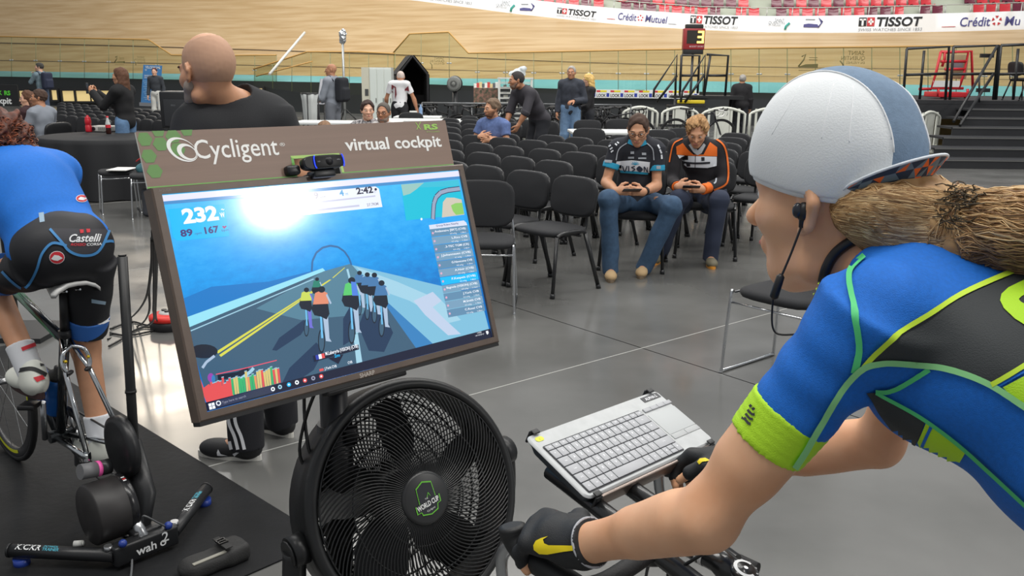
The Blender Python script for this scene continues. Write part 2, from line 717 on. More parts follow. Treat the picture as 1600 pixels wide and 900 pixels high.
def build_fences():
 gl = glass_mat('fence_glass', (218, 222, 202), 0.05)
 rail = mat('varnished_rail', (196, 152, 84), 0.4)
 clip = mat('steel_clip', (210, 212, 210), 0.3, 0.8)

 def fence(name, label, top, bot, step, Yoff, clips=True, extra=None):
  P0 = tp(L0, (top[0][0] + top[-1][0]) / 2)
  root = thing(name, label, 'fence', (P0.x, P0.y, 0))
  tx = [t[0] for t in top]
  ty = [t[1] for t in top]
  Y = lambda x: ip(L0, x)[1] - Yoff
  tpt = lambda x: aty(x, float(np.interp(x, tx, ty)), Y(x))

  def bpt(x):
   y = ip(L0, x)[0] if bot is None else float(np.interp(x, [b[0] for b in bot], [b[1] for b in bot]))
   return aty(x, y, Y(x))
  xs = [tx[0]]
  while xs[-1] < tx[-1] - 1:
   xs.append(min(xs[-1] + step, tx[-1]))
  for a, b in zip(xs[:-1], xs[1:]):
   mids = [q for q in tx if a < q < b]
   cols = [a + 0.6] + mids + [b - 0.6]
   mb = MB()
   lo = [bpt(q) for q in cols]
   up = [tpt(q) for q in cols]
   bk = V((0, 0.012, 0))
   mb.sheet([lo, up], gl, False)
   g = mb.build('glass_panel', root)
   sd = MB()
   em = mat('glass_edge', (120, 130, 90), 0.3)
   sd.tube([bpt(b), tpt(b)], 0.012, em, 6)
   sd.build('panel_edge', g)
   if clips:
    cc = MB()
    for fr_ in (0.42,):
     p = bpt(b).lerp(tpt(b), fr_)
     cc.box(p + V((0.05, -0.02, 0)), (0.07, 0.04, 0.05), clip, bev=0.01)
     cc.box(p - V((0.05, 0.02, 0)), (0.07, 0.04, 0.05), clip, bev=0.01)
    cc.build('clip', g)
  MB().tube([tpt(q) for q in sorted(set(xs + tx))], 0.03, rail, 8).build('top_rail', root)
  if extra:
   MB().tube([aty(x, y, Y(x) - 0.15) for x, y in extra], 0.025, rail, 8).build('hand_rail', root)
  return root
 fence('glass_fence', 'glass fence with timber top rail behind the round table, stepping down near the bald man', [(-400, 54), (0, 57), (100, 59), (232, 62), (268, 86), (330, 87), (432, 86)], None, 38, 0.25)
 fence('glass_fence', 'sloping glass ramp fence with a second handrail behind the backpack man', [(396, 108), (480, 81), (560, 81), (617, 84)], [(396, 134), (480, 146), (617, 150)], 30, 1.6, False, [(400, 119), (488, 96)])
 fence('glass_fence', 'long glass fence with timber top rail and a raised trapezoid over the black tent', [(614, 83), (640, 53), (701, 50), (732, 83), (800, 82), (900, 80), (1000, 78), (1100, 76.5), (1200, 75), (1400, 73), (1600, 70), (1900, 66)], None, 44, 0.25)
 # etched emblems on the glass
 et = mat('etched_grey', (120, 112, 70), 0.6)
 for (x, y, w, mirror) in ((186, 94, 17, 1), (218, 95, 17, 2), (683, 98, 22, 2), (1262, 97, 32, 1), (1332, 95, 38, 2)):
  Y = ip(L0, x)[1] - 0.32
  o = aty(x, y, Y)
  s = w * Y / FOC
  T = frame(o, (1, 0.02, 0), (0, 0, 1))
  mb = MB()
  if mirror == 1:
   mb.poly([(-0.5 * s, -0.25 * s), (0.5 * s, -0.25 * s), (0.5 * s, -0.08 * s), (-0.1 * s, -0.1 * s)], et, T)
   mb.tube([T @ V(p) for p in ((-0.42 * s, -0.2 * s, 0), (-0.2 * s, 0.1 * s, 0), (-0.12 * s, 0.36 * s, 0), (-0.3 * s, 0.25 * s, 0))], 0.02 * s + 0.01, et, 6)
   mb.box((0.25 * s, 0.2 * s, 0), (0.4 * s, 0.03 * s, 0.004), et, T)
   mb.box((0.25 * s, 0.1 * s, 0), (0.4 * s, 0.03 * s, 0.004), et, T)
   mb.box((0, -0.38 * s, 0), (0.8 * s, 0.025 * s, 0.004), et, T)
  else:
   Tm = T @ Matrix.Diagonal((-1, 1, 1, 1))
   mb.text('SAINT', et, Tm @ Matrix.Translation((-0.45 * s, 0.22 * s, 0)), 0.24 * s)
   mb.text('QUENTIN', et, Tm @ Matrix.Translation((-0.5 * s, 0.03 * s, 0)), 0.22 * s)
   mb.text('EN YVELINES', et, Tm @ Matrix.Translation((-0.5 * s, -0.12 * s, 0)), 0.13 * s)
   mb.tube([T @ V(p) for p in ((-0.5 * s, 0.0, 0), (-0.36 * s, -0.15 * s, 0), (-0.36 * s, -0.4 * s, 0))], 0.03 * s, et, 6)
  o_ = mb.build('glass_emblem')
  tag(o_, {186: 'small grey swan emblem etched on the glass near the filming woman', 218: 'small mirrored lettering etched on the glass left of the bald man', 683: 'mirrored lettering etched on the glass right of the black tent', 1262: 'grey swan emblem etched on the glass above the white cap', 1332: 'mirrored SAINT QUENTIN lettering etched on the glass left of the red lift'}[x], 'emblem')


def build_boards():
 wh = mat('ad_board_white', (240, 242, 244), 0.4)
 blk = mat('ad_black', (38, 40, 44), 0.5)
 red = mat('ad_red', (196, 60, 66), 0.5)
 gry = mat('ad_grey', (150, 155, 162), 0.5)
 pur = mat('ad_purple', (84, 84, 140), 0.5)
 teal = mat('ad_teal', (60, 160, 150), 0.5)
 xs = list(range(500, 1900, 20))
 lo = [tp(L3, x) for x in xs]
 up = [tp(L4, x) for x in xs]
 b = MB().sheet([lo, up], wh)
 bk = [[p + V((0, 0.12, 0)) for p in lo], [p + V((0, 0.12, 0)) for p in up]]
 b.sheet(bk, wh)
 b.sheet([up, bk[1]], mat('ad_top_cap', (70, 74, 82), 0.5), False)
 bo = b.build('advertising_board')
 tag(bo, 'long white advertising band with sponsor names along the top of the track', 'board')
 L = MB()

 def pt(x, y):
  f0, f1 = ip(L3, x)[0], ip(L4, x)[0]
  t = (f0 - y) / (f0 - f1)
  p = tp(L3, x).lerp(tp(L4, x), t)
  return p + V((0, -0.025, 0))

 def fr(x0, x1, y0, y1):
  a, c = pt(x0, y0), pt(x1, y1)
  return frame(a, c - a, (0, 0, 1)), (c - a).length

 def txt(s, x0, x1, y0, y1, h, m, bold=0.0, shear=0.0):
  T, w = fr(x0, x1, y0, y1)
  vs, _ = text_mesh(s, bold, shear)
  tw = max(p[0] for p in vs)
  sz = h * ip(L3, x0)[1] / FOC / 0.7
  L.text(s, m, T, sz, bold, shear, xs=w / (tw * sz))

 def tissot(x0, x1, y0, y1, hh):
  u = (x1 - x0) / 100.0
  yy = lambda x: y0 + (y1 - y0) * (x - x0) / (x1 - x0)
  for (a, c, m) in ((0, 12, blk), (13, 25, red)):
   T, w = fr(x0 + a * u, x0 + c * u, yy(x0 + a * u), yy(x0 + c * u))
   h = hh * ip(L3, x0)[1] / FOC
   L.box((w / 2, h / 2, 0), (w, h, 0.006), m, T)
   if m is blk:
    L.box((w / 2, h * 0.76, 0.006), (w * 0.8, h * 0.2, 0.006), wh, T)
    L.box((w / 2, h * 0.45, 0.006), (w * 0.26, h * 0.8, 0.006), wh, T)
   else:
    L.box((w / 2, h / 2, 0.006), (w * 0.7, h * 0.24, 0.006), wh, T)
    L.box((w / 2, h / 2, 0.006), (w * 0.24, h * 0.7, 0.006), wh, T)
  txt('TISSOT', x0 + 27 * u, x1, yy(x0 + 27 * u), y1, hh, blk, 0.03, 0.12)
  txt('SWISS WATCHES SINCE 1853', x0 - 1, x1, y0 + hh * 0.62, y1 + hh * 0.62, hh * 0.34, gry, 0, 0.1)

 def mutuel(x0, x1, y0, y1, h):
  u = (x1 - x0) / 100.0
  yy = lambda x: y0 + (y1 - y0) * (x - x0) / (x1 - x0)
  txt('Crédit', x0 + 15 * u, x0 + 42 * u, yy(x0 + 15 * u), yy(x0 + 42 * u), h, pur, 0.012, 0.1)
  txt('Mutuel', x0 + 54 * u, x0 + 86 * u, yy(x0 + 54 * u), yy(x0 + 86 * u), h, pur, 0.012, 0.1)
  T, w = fr(x0 + 43 * u, x0 + 52 * u, yy(x0 + 43 * u), yy(x0 + 52 * u))
  for q in range(5):
   a = PI / 2 + q * 2 * PI / 5
   L.poly([(w * (0.5 + 0.5 * math.cos(a + d) * r), w * (0.5 + 0.5 * math.sin(a + d) * r)) for d, r in ((-0.36, 1), (0.36, 1), (0.2, 0.5), (-0.2, 0.5))], red, T)
  for (a, c, m) in ((0, 12, red), (88, 100, gry)):
   T, w = fr(x0 + a * u, x0 + c * u, yy(x0 + a * u), yy(x0 + c * u))
   L.box((w / 2, 0, 0), (w, 0.02, 0.005), m, T)
 tissot(870, 931, 20.5, 27, 8)
 tissot(1078, 1152, 36, 38.5, 11)
 tissot(1341, 1440, 41, 40, 12.5)
 txt('SWISS WATCHES SINCE 1853', 662, 737, -1, 7.5, 4, gry, 0, 0.1)
 mutuel(948, 1057, 29, 38, 10)
 mutuel(1471, 1650, 42, 38, 13)
 for (x, y, s) in ((775, 8, 1), (1200, 36, 1.15)):
  txt('SAINT', x + 9 * s, x + 22 * s, y - 3, y - 2, 3.6 * s, gry)
  txt('QUENTIN', x, x + 22 * s, y + 1.5, y + 2.5, 3.8 * s, gry)
  txt('EN YVELINES', x, x + 17 * s, y + 4.5, y + 5.3, 2.2 * s, gry)
  L.tube([pt(x + 29 * s, y), pt(x + 24 * s, y + 5), pt(x + 23 * s, y + 10)], 0.05, teal, 6)
 for (x, y, s) in ((812, 14, 0.85), (1255, 40, 1.1)):
  L.poly([pt(x, y + 3), pt(x + 22 * s, y + 4), pt(x + 20 * s, y - 1), pt(x + 8 * s, y - 1), pt(x, y)], pur) if False else None
  a, c = pt(x, y + 2.5), pt(x + 22 * s, y + 3)
  T = frame(a, c - a, (0, 0, 1))
  w = (c - a).length
  L.poly([(0, 0), (w, 0), (w * 0.9, w * 0.2), (w * 0.3, w * 0.24), (0, w * 0.18)], pur, T)
  L.tube([T @ V((w * 0.95, 0, 0)), T @ V((w * 1.15, w * 0.3, 0)), T @ V((w * 0.95, w * 0.6, 0)), T @ V((w * 1.2, w * 0.35, 0))], 0.03, pur, 6)
  L.box((w * 0.4, w * 0.5, 0), (w * 0.6, w * 0.06, 0.005), gry, T)
 L.build('sponsor_lettering', bo)


def build_stands():
 con = mat('stand_concrete', (190, 196, 180), 0.7, var=0.08, vscale=0.6)
 xs = list(range(500, 1900, 50))
 rows = []
 for k in range(5):
  for (dy, dz) in ((0.3 + 0.85 * k, 0.45 * k - 0.55), (0.3 + 0.85 * k, 0.45 * (k + 1) - 0.55)):
   rows.append([tp(L4, x) + V((0, dy, dz)) for x in xs])
 tag(MB().sheet(rows, con, False).build('floor_stands'), kind='structure')
 rl = mat('stand_rail', (196, 198, 192), 0.4, 0.4)
 mb = MB()
 R = [tp(L4, x) + V((0, 0.2, 0.33)) for x in range(640, 1900, 20)]
 mb.tube(R, 0.022, rl, 6)
 for i in range(0, len(R), 2):
  mb.tube([R[i] - V((0, 0, 0.45)), R[i]], 0.022, rl, 6)
 o = mb.build('guard_rail')
 tag(o, 'pale steel guard rail in front of the red tribune seats', 'rail')
 reds = [mat('seat_red', (206, 52, 62), 0.3, coat=0.3), mat('seat_dark_red', (110, 36, 58), 0.3, coat=0.3)]
 pro = []
 for m in reds:
  t = MB()
  t.sheet([[(x, y, z + 0.05 * (abs(x) / 0.2) ** 2) for x in (-0.21, -0.12, 0, 0.12, 0.21)] for (y, z) in ((-0.2, 0.02), (-0.18, 0.05), (0, 0.04), (0.16, 0.05), (0.2, 0.12), (0.24, 0.3), (0.26, 0.42), (0.275, 0.43), (0.27, 0.30), (0.21, 0.08), (0.16, 0.01), (-0.2, -0.01))], m)
  pro.append(t)
 rnd = random.Random(3)
 first = {}
 blocks = [(700, 758, 0), (835, 945, 1), (978, 1194, 2), (1226, 1480, 3), (1541, 1700, 4)]
 names = ['leftmost seat block', 'block left of the stand stairs', 'block above the red scoreboard', 'block above the white cap', 'rightmost seat block']
 for (x0, x1, bi) in blocks:
  for row in range(4):
   x = x0 + 4 - 5 * row * (1 if bi == 2 else 0)
   k = 0
   while x < x1:
    Y = ip(L4, x)[1]
    p = tp(L4, x) + V((0, 0.62 + 0.85 * row, 0.45 * row - 0.10 + 0.0))
    q = _proj(p)
    ci = 1 if rnd.random() < 0.36 else 0
    skip = rnd.random() < 0.04
    if -14 < q[1] and q[0] < 1625 and not skip:
     if ci not in first:
      o = pro[ci].build('tribune_seat')
      first[ci] = o
     else:
      o = first[ci].copy()
      COL.objects.link(o)
     o.location = p
     o.rotation_euler = (0, 0, rnd.uniform(-0.04, 0.04))
     k += 1
     tag(o, '%s tribune seat, number %d in the %s row, %s' % (('bright red', 'dark red')[ci], k, ('front', 'second', 'third', 'fourth')[row], names[bi]), 'seat', 'tribune seats, ' + names[bi])
    x += 0.56 * FOC / (Y + 0.85 * row)


def _proj(p):
 q = np.array(p) - np.array([0, 0, CAMH])
 d = q @ _f
 return 800 + FOC * (q @ _r) / d, 450 - FOC * (q @ _u) / d, d


build_floor()
build_track()
build_fences()
build_boards()
build_stands()
# ================================================================ television, its stand, the sign above it, the webcam
TVX, TVY, TVN = V((0.7136, 0.7005, -0.0054)), V((-0.21, 0.2213, 0.9523)), V((0.6683, -0.6785, 0.3051))
TVO = V((-0.5485, 1.4923, 1.0013))          # lower left corner of the lit screen
SW, SH = 0.703, 0.396
TT = frame(TVO, TVX, TVY)
TTI = TT.inverted()


def sp(px, py):
 q = TTI @ onplane(px, py, TVO, TVN)
 return q.x, q.y


def build_tv():
 bez = mat('tv_bezel', (96, 83, 74), 0.38, 0.15, var=0.08, vscale=30)
 blk = mat('tv_black', (22, 22, 23), 0.4)
 base = TT @ V((SW / 2, SH / 2, 0))
 tv = thing('television', 'flat screen television tilted on a pole, showing blue cycling game with road and riders', 'television', (base.x, base.y, 0.97))
 x0, x1, y0, y1 = -0.0185, 0.7195, -0.0165, 0.4105
 t = 0.0016
 m = MB()
 out = [(x0, y0), (x1, y0), (x1, y1), (x0, y1)]
 inn = [(-t, -t), (SW + t, -t), (SW + t, SH + t), (-t, SH + t)]
 zz = (0.0, 0.006, 0.006, 0.0)
 ring = lambda P, z: [(p[0], p[1], z) for p in P]
 sc = [(x0 + 0.003, y0 + 0.003), (x1 - 0.003, y0 + 0.003), (x1 - 0.003, y1 - 0.003), (x0 + 0.003, y1 - 0.003)]
 L = [ring(out, -0.03), ring(out, 0.004), ring(sc, 0.007), ring(inn, 0.007), ring(inn, -0.001)]
 for a, b in zip(L[:-1], L[1:]):
  vs = a + b
  m.add(vs, [(i, (i + 1) % 4, (i + 1) % 4 + 4, i + 4) for i in range(4)], bez, False, TT)
 m.build('bezel', tv)
 lw = MB()
 lw.box((0.35, y0 - 0.004, -0.012), (0.735, 0.008, 0.03), blk, TT)
 lw.box((0.35, y0 - 0.012, -0.016), (0.20, 0.012, 0.024), blk, TT, bev=0.004)
 lw.build('lower_lip', tv)
 b = MB()
 b.box((0.35, 0.2, -0.034), (0.725, 0.415, 0.012), blk, TT, bev=0.004)
 b.box((0.35, 0.17, -0.058), (0.5, 0.28, 0.042), blk, TT, bev=0.015)
 b.build('back_cover', tv)
 lt = mat('tv_badge', (176, 168, 160), 0.4, 0.3)
 MB().text('SHARP', lt, TT @ Matrix.Translation((0.325, -0.0135, 0.0072)), 0.0125, 0.02).text('AQUOS', mat('tv_badge_dim', (120, 112, 106), 0.4), TT @ Matrix.Translation((-0.006, 0.402, 0.0072)), 0.0065, 0.01).build('badge', tv)
 # ---- the lit panel
 w = bpy.data.materials.new('screen_water')
 w.use_nodes = True
 nt = w.node_tree
 bs = nt.nodes['Principled BSDF']
 bs.inputs['Base Color'].default_value = (0.01, 0.01, 0.012, 1)
 bs.inputs['Roughness'].default_value = 0.11
 uvn = nt.nodes.new('ShaderNodeUVMap')
 sx = nt.nodes.new('ShaderNodeSeparateXYZ')
 nt.links.new(uvn.outputs[0], sx.inputs[0])
 nz = nt.nodes.new('ShaderNodeTexNoise')
 nz.inputs['Scale'].default_value = 16
 nz.inputs['Detail'].default_value = 9
 nz.inputs['Roughness'].default_value = 0.7
 nt.links.new(uvn.outputs[0], nz.inputs['Vector'])
 ad = nt.nodes.new('ShaderNodeMath')
 ad.operation = 'MULTIPLY_ADD'
 nt.links.new(nz.outputs['Fac'], ad.inputs[0])
 ad.inputs[1].default_value = 0.55
 sb = nt.nodes.new('ShaderNodeMath')
 sb.operation = 'SUBTRACT'
 nt.links.new(sx.outputs[1], sb.inputs[0])
 sb.inputs[1].default_value = 0.27
 nt.links.new(sb.outputs[0], ad.inputs[2])
 rp = nt.nodes.new('ShaderNodeValToRGB')
 e = rp.color_ramp.elements
 e[0].position, e[0].color = 0.30, (*lin((20, 108, 188)), 1)
 e[1].position, e[1].color = 1.0, (*lin((70, 190, 250)), 1)
 q = rp.color_ramp.elements.new(0.62)
 q.color = (*lin((22, 156, 236)), 1)
 nt.links.new(ad.outputs[0], rp.inputs[0])
 nt.links.new(rp.outputs[0], bs.inputs['Emission Color'])
 bs.inputs['Emission Strength'].default_value = 1.0
 me = bpy.data.meshes.new('screen')
 me.from_pydata([tuple(TT @ V(p)) for p in ((-t, -t, 0), (SW + t, -t, 0), (SW + t, SH + t, 0), (-t, SH + t, 0))], [], [(0, 1, 2, 3)])
 uv = me.uv_layers.new()
 for i, c in enumerate(((0, 0), (1, 0), (1, 1), (0, 1))):
  uv.data[i].uv = c
 me.materials.append(w)
 scr = link(bpy.data.objects.new('screen', me), tv)
 # ---- the picture on it
 P = MB()
 Z = [0.0003]

 def pp(pts, m, dz=0.000006):
  Z[0] += dz
  P.poly([(*sp(*p), Z[0]) for p in pts], m, TT)

 def ln(pts, w_, m, dz=0.000006):
  Z[0] += dz
  q = [V((*sp(*p), 0)) for p in pts]
  hw = w_ / 1380 * 1.7 / 2
  for a, c in zip(q[:-1], q[1:]):
   d = (c - a)
   if d.length < 1e-6:
    continue
   nrm = V((-d.y, d.x, 0)).normalized() * hw
   P.add([(v.x, v.y, Z[0]) for v in (a + nrm, a - nrm, c - nrm, c + nrm)], [(0, 1, 2, 3)], m, False, TT)

 def tx(s, p0, p1, h, m, bold=0.0, sh=0.0):
  Z[0] += 0.000006
  a, c = V((*sp(*p0), 0)), V((*sp(*p1), 0))
  vs, _ = text_mesh(s, bold, sh)
  tw = max(v[0] for v in vs)
  sz = h / 1380 * 1.75 / 0.7
  d = c - a
  R = Matrix.Translation((a.x, a.y, Z[0])) @ Matrix.Rotation(math.atan2(d.y, d.x), 4, 'Z')
  P.text(s, m, TT @ R, sz, bold, sh, xs=d.length / (tw * sz))

 def el(px, py, rx, ry, m, a0=0, a1=2 * PI, n=18):
  pp([(px + rx * math.cos(a0 + (a1 - a0) * i / n), py + ry * math.sin(a0 + (a1 - a0) * i / n)) for i in range(n)], m)
 white = glow('px_white', (240, 246, 255))
 lav = glow('px_bar_white', (226, 226, 248))
 navy = glow('px_navy', (22, 28, 52))
 road = glow('px_road', (62, 94, 118))
 road2 = glow('px_road_far', (84, 128, 150))
 sand = glow('px_sand', (126, 188, 216))
 sand2 = glow('px_sand_light', (160, 206, 226))
 verge = glow('px_verge', (150, 222, 240))
 curb = glow('px_curb', (56, 128, 188))
 yel = glow('px_yellow', (214, 214, 80))
 shd = glow('px_shadow', (34, 58, 88))
 dk = glow('px_dark', (24, 34, 48))
 cyan = glow('px_cyan', (20, 186, 248))
 pur = glow('px_purple', (64, 56, 120))
 # scenery
 pp([(278, 470), (330, 448), (420, 440), (480, 425), (505, 420), (288, 503)], glow('px_reef', (22, 120, 196)))
 pp([(545, 413), (610, 428), (690, 447), (750, 461), (764, 515), (673, 538), (598, 470)], sand)
 pp([(556, 417), (620, 440), (690, 470), (720, 500), (700, 505), (640, 470), (590, 452)], sand2)
 pp([(690, 470), (676, 456), (646, 470), (664, 492), (700, 524), (720, 522), (696, 500), (676, 480)], glow('px_sand_pink', (188, 204, 228)))
 pp([(505, 424), (548, 412), (598, 468), (674, 538), (326, 629), (292, 512)], road)
 pp([(505, 424), (548, 412), (574, 442), (600, 480), (560, 492), (470, 500), (400, 482)], road2)
 pp([(288, 497), (504, 419), (508, 423), (294, 512)], verge)
 pp([(596, 468), (603, 470), (676, 537), (650, 544)], curb)
 ln([(298, 517), (400, 474), (490, 436)], 1.6, sand2)
 for o in (-2.2, 2.2):
  pp([(340 + o, 552 + o * 1.2), (515 + o * 0.3, 437), (517 + o * 0.3, 437), (343 + o, 555 + o * 1.2)], yel)
  pp([(519, 434), (538, 418), (539, 418.5), (520.5, 434.5)], yel)
 pp([(541, 421), (544, 420), (549, 440), (546, 441)], sand2)
 pp([(551, 475), (555, 474), (560, 520), (556, 522)], sand2)
 pp([(552, 524), (559, 521), (566, 566), (557, 569)], sand2)
 ln([(487, 424), (488, 408), (494, 395), (504, 387), (516, 384), (528, 386), (538, 393), (545, 403), (549, 414)], 3.4, glow('px_arch', (46, 104, 160)))
 # riders and their shadows
 pp([(425, 547), (436, 528), (474, 500), (482, 505), (470, 523), (432, 548)], shd)
 pp([(440, 600), (452, 575), (494, 535), (506, 548), (490, 578), (470, 592)], shd)
 pp([(560, 510), (572, 478), (600, 488), (614, 520), (600, 550), (576, 548)], shd)
 pp([(536, 498), (546, 480), (560, 496), (552, 530), (536, 540)], shd)

 def rider(x, y, s, jer, sk, dirx=1):
  el(x + 2 * s, y + 66 * s, 5 * s, 17 * s, dk)
  el(x + 2 * s, y + 66 * s, 3.6 * s, 14.5 * s, road)
  ln([(x + 1 * s, y + 30 * s), (x + 3 * s, y + 62 * s)], 3.2 * s, glow('px_frame', (110, 190, 236)))
  pp([(x + 4 * s, y + 32 * s), (x + 11 * s, y + 32 * s), (x + 13 * s, y + 62 * s), (x + 16 * s, y + 67 * s), (x + 8 * s, y + 66 * s)], sk)
  pp([(x - 10 * s, y + 12 * s), (x + 11 * s, y + 14 * s), (x + 13 * s, y + 28 * s), (x + 9 * s, y + 36 * s), (x + 1 * s, y + 32 * s), (x - 8 * s, y + 30 * s), (x - 12 * s, y + 22 * s)], dk)
  pp([(x - 7 * s, y - 1 * s), (x + 2 * s, y - 5 * s), (x + 10 * s, y - 1 * s), (x + 12 * s, y + 14 * s), (x - 10 * s, y + 15 * s)], jer)
  ln([(x + 9 * s, y + 1 * s), (x + 15 * s, y + 14 * s)], 3 * s, sk)
  el(x + 2 * s, y - 6 * s, 5 * s, 4.6 * s, dk)
 sk = glow('px_skin', (170, 190, 214))
 gr, ye, orr, gb, bl = (glow('px_j%d' % i, c) for i, c in enumerate(((40, 130, 110), (200, 214, 90), (222, 140, 110), (90, 200, 110), (70, 120, 170))))
 rider(494, 440, 0.62, gr, sk)
 rider(477, 458, 0.82, ye, glow('px_purple_leg', (110, 110, 210)))
 rider(500, 459, 1.12, orr, sk)
 for (x, y, s) in ((560, 431, 0.75), (572, 434, 0.8), (583, 435, 0.85), (594, 448, 0.95)):
  rider(x, y, s, bl, sk)
 rider(547, 445, 1.12, gb, sk)
 pp([(548, 440), (556, 441), (560, 462), (550, 462)], glow('px_j_blue', (80, 130, 220)))
 # the rider at the lower left, seen from above
 el(318, 549, 22, 11, dk)
 ln([(335, 556), (322, 566), (316, 575)], 4, sk)
 ln([(340, 590), (372, 585), (388, 577)], 8, dk)
 ln([(376, 592), (392, 580), (396, 575)], 5, sand2)
 # effort graph
 rnd = random.Random(5)
 red, org, grn, yl = (glow('px_g%d' % i, c) for i, c in enumerate(((226, 84, 84), (226, 150, 100), (60, 180, 110), (214, 196, 120))))
 pp([(312, 590), (318, 606), (326, 600), (331, 606), (336, 598), (345, 604), (356, 596), (360, 602), (365, 618), (323, 630), (318, 618)], red)
 n = 30
 for i in range(n):
  x = 331 + i * 3.6
  yb = 628 - (x - 323) * 0.262
  h = 21 + 7 * rnd.random() + (4 if i % 5 == 0 else 0)
  c = red if i < 9 else rnd.choice((org, grn, org, yl, grn) if i < 20 else (org, yl, red, grn))
  pp([(x, yb), (x + 2.9, yb - 0.8), (x + 0.4, yb - h), (x - 3.2, yb - h + 0.8)], c, 0.000004)
  ln([(x - 3.4, yb - h), (x + 0.4, yb - h - 1)], 1.2, sand2, 0.000003)
 el(329, 590, 5, 7, glow('px_magenta', (150, 70, 170)))
 el(333, 592, 3, 6, curb)
 ln([(337, 585), (380, 576), (432, 563)], 1.4, glow('px_redline', (232, 86, 110)))
 # window bar and task bar
 pp([(252, 305.5), (716, 267), (717.5, 275.5), (254.5, 315)], lav)
 pp([(254.5, 315), (717.5, 275.5), (718.5, 280), (256, 320)], glow('px_band', (70, 140, 200)))
 pp([(319, 629.5), (765.5, 513.5), (768.6, 527), (322, 643)], navy)
 pp([(335, 627), (424, 602.5), (427, 613), (338, 637)], glow('px_search', (52, 58, 84)))
 for (x, y) in ((325, 631), (330, 629.7), (326.2, 636), (331.2, 634.7)):
  pp([(x, y), (x + 4.3, y - 1.1), (x + 5.3, y + 3.2), (x + 1, y + 4.4)], white)
 el(341, 630, 4, 4, white)
 el(341, 630, 2.4, 2.4, glow('px_search', (52, 58, 84)))
 tx('Type here to search', (347, 631), (384, 620.5), 3.6, glow('px_greytext', (150, 154, 176)))
 for (x, y, c) in ((426, 608, white), (437, 604.6, sand2), (451, 601, cyan), (463.5, 597.6, white), (476, 594.5, red), (489, 591, glow('px_greytext', (150, 154, 176))), (501.5, 588, red)):
  el(x, y, 3.2, 3.4, c)
  el(x, y, 1.4, 1.4, white if c in (red, cyan) else navy)
 tx('14:02', (745, 521.8), (752, 520), 3, white)
 tx('14/10/2017', (742, 526), (756, 522.6), 2.4, white)
 pp([(758.5, 517.5), (762, 516.6), (763, 520.5), (761, 523), (759.4, 521)], white)
 # numbers panel
 pp([(263, 327), (350, 319), (358, 369), (277, 376.5), (270, 371)], cyan)
 tx('232', (287, 349), (342, 342.5), 20, white, 0.045)
 tx('W', (344.5, 340), (351.5, 339), 7, white, 0.03)
 ln([(345, 328), (347, 326.5), (348, 328.5), (350, 327)], 1, white)
 tx('89', (282.5, 370), (301.5, 367.8), 9.5, pur, 0.035)
 tx('rpm', (304, 367), (315, 365.5), 3.2, pur)
 tx('167', (317.5, 365.8), (342.5, 362.6), 9.5, pur, 0.035)
 tx('bpm', (346, 362), (357, 360.5), 3.2, pur)
 pp([(350, 358), (346.5, 354.5), (348, 352.6), (350, 354), (352, 352.4), (354, 354)], glow('px_heart', (150, 70, 130)))
 # top panel
 pp([(420, 306), (586, 291.5), (591.5, 295), (597, 323.5), (424, 342)], glow('px_panel', (232, 238, 255)))
 gy = glow('px_grey', (150, 150, 168))
 tx('1.9', (481, 312.5), (498, 310), 10.5, gy, 0.03)
 tx('KM', (500, 311), (508, 310), 4, gy)
 tx('4', (531, 306.5), (537.5, 305.6), 9.5, glow('px_four', (96, 170, 220)), 0.03)
 tx('M', (540, 305.6), (543.5, 305), 4, glow('px_four', (96, 170, 220)))
 tx('2:42', (557, 303.6), (583, 301), 10.5, glow('px_ink', (44, 46, 66)), 0.035)
 tx('ET', (584.5, 301.6), (588.5, 301), 4, gy)
 el(586.5, 296, 2, 2, glow('px_ink', (44, 46, 66)))
 ln([(480, 318), (586, 306.4)], 2.6, glow('px_rule', (196, 198, 222)))
 ln([(478, 330.5), (561, 321.4)], 3.2, glow('px_rule', (196, 198, 222)))
 el(478, 330.6, 2.2, 2.2, gy)
 tx('27.7KM', (573, 322.6), (591, 320.4), 4.6, gy, 0.02)
 # map
 pp([(626, 288.5), (716, 281), (725, 335.5), (634, 344.5)], glow('px_map_sea', (24, 190, 216)))
 pp([(626, 288.5), (662, 285.5), (650, 296), (640, 303), (629.5, 306)], glow('px_map_beach', (150, 196, 190)))
 pp([(662, 285.5), (716, 281), (717.5, 290), (690, 292), (655, 293)], glow('px_map_shallow', (60, 190, 214)))
 pp([(690, 340), (691.5, 316), (697, 309), (709, 309), (720.5, 312), (725, 335.5), (701, 338.5)], glow('px_map_sand', (204, 196, 180)))
 pp([(704, 321), (711, 317.6), (721.5, 317), (724.6, 334.5), (712, 336), (707, 330)], glow('px_map_green', (140, 200, 100)))
 ln(catmull([(676, 343, 0), (677, 322, 0), (683, 306, 0), (698, 298, 0), (717, 295, 0)], 5) if False else [(676, 342.5), (676.5, 330), (677.5, 318), (681, 308), (688, 301), (699, 297.5), (718, 295)], 10, glow('px_map_edge', (52, 60, 100)))
 ln([(676, 342.5), (676.5, 330), (677.5, 318), (681, 308), (688, 301), (699, 297.5), (718, 295)], 7, glow('px_map_road', (150, 164, 190)))
 el(658, 342.5, 1.5, 2, white)
 # list of riders nearby
 rowa, rowb = glow('px_row', (98, 140, 172)), glow('px_row2', (120, 158, 186))
 pp([(669.5, 352), (724, 344.6), (728, 348), (729.5, 352), (671, 358.5)], glow('px_listhead', (214, 222, 240)))
 tx('Group Riders Nearby', (681, 354.6), (716, 350.2), 3.4, pur, 0.01)
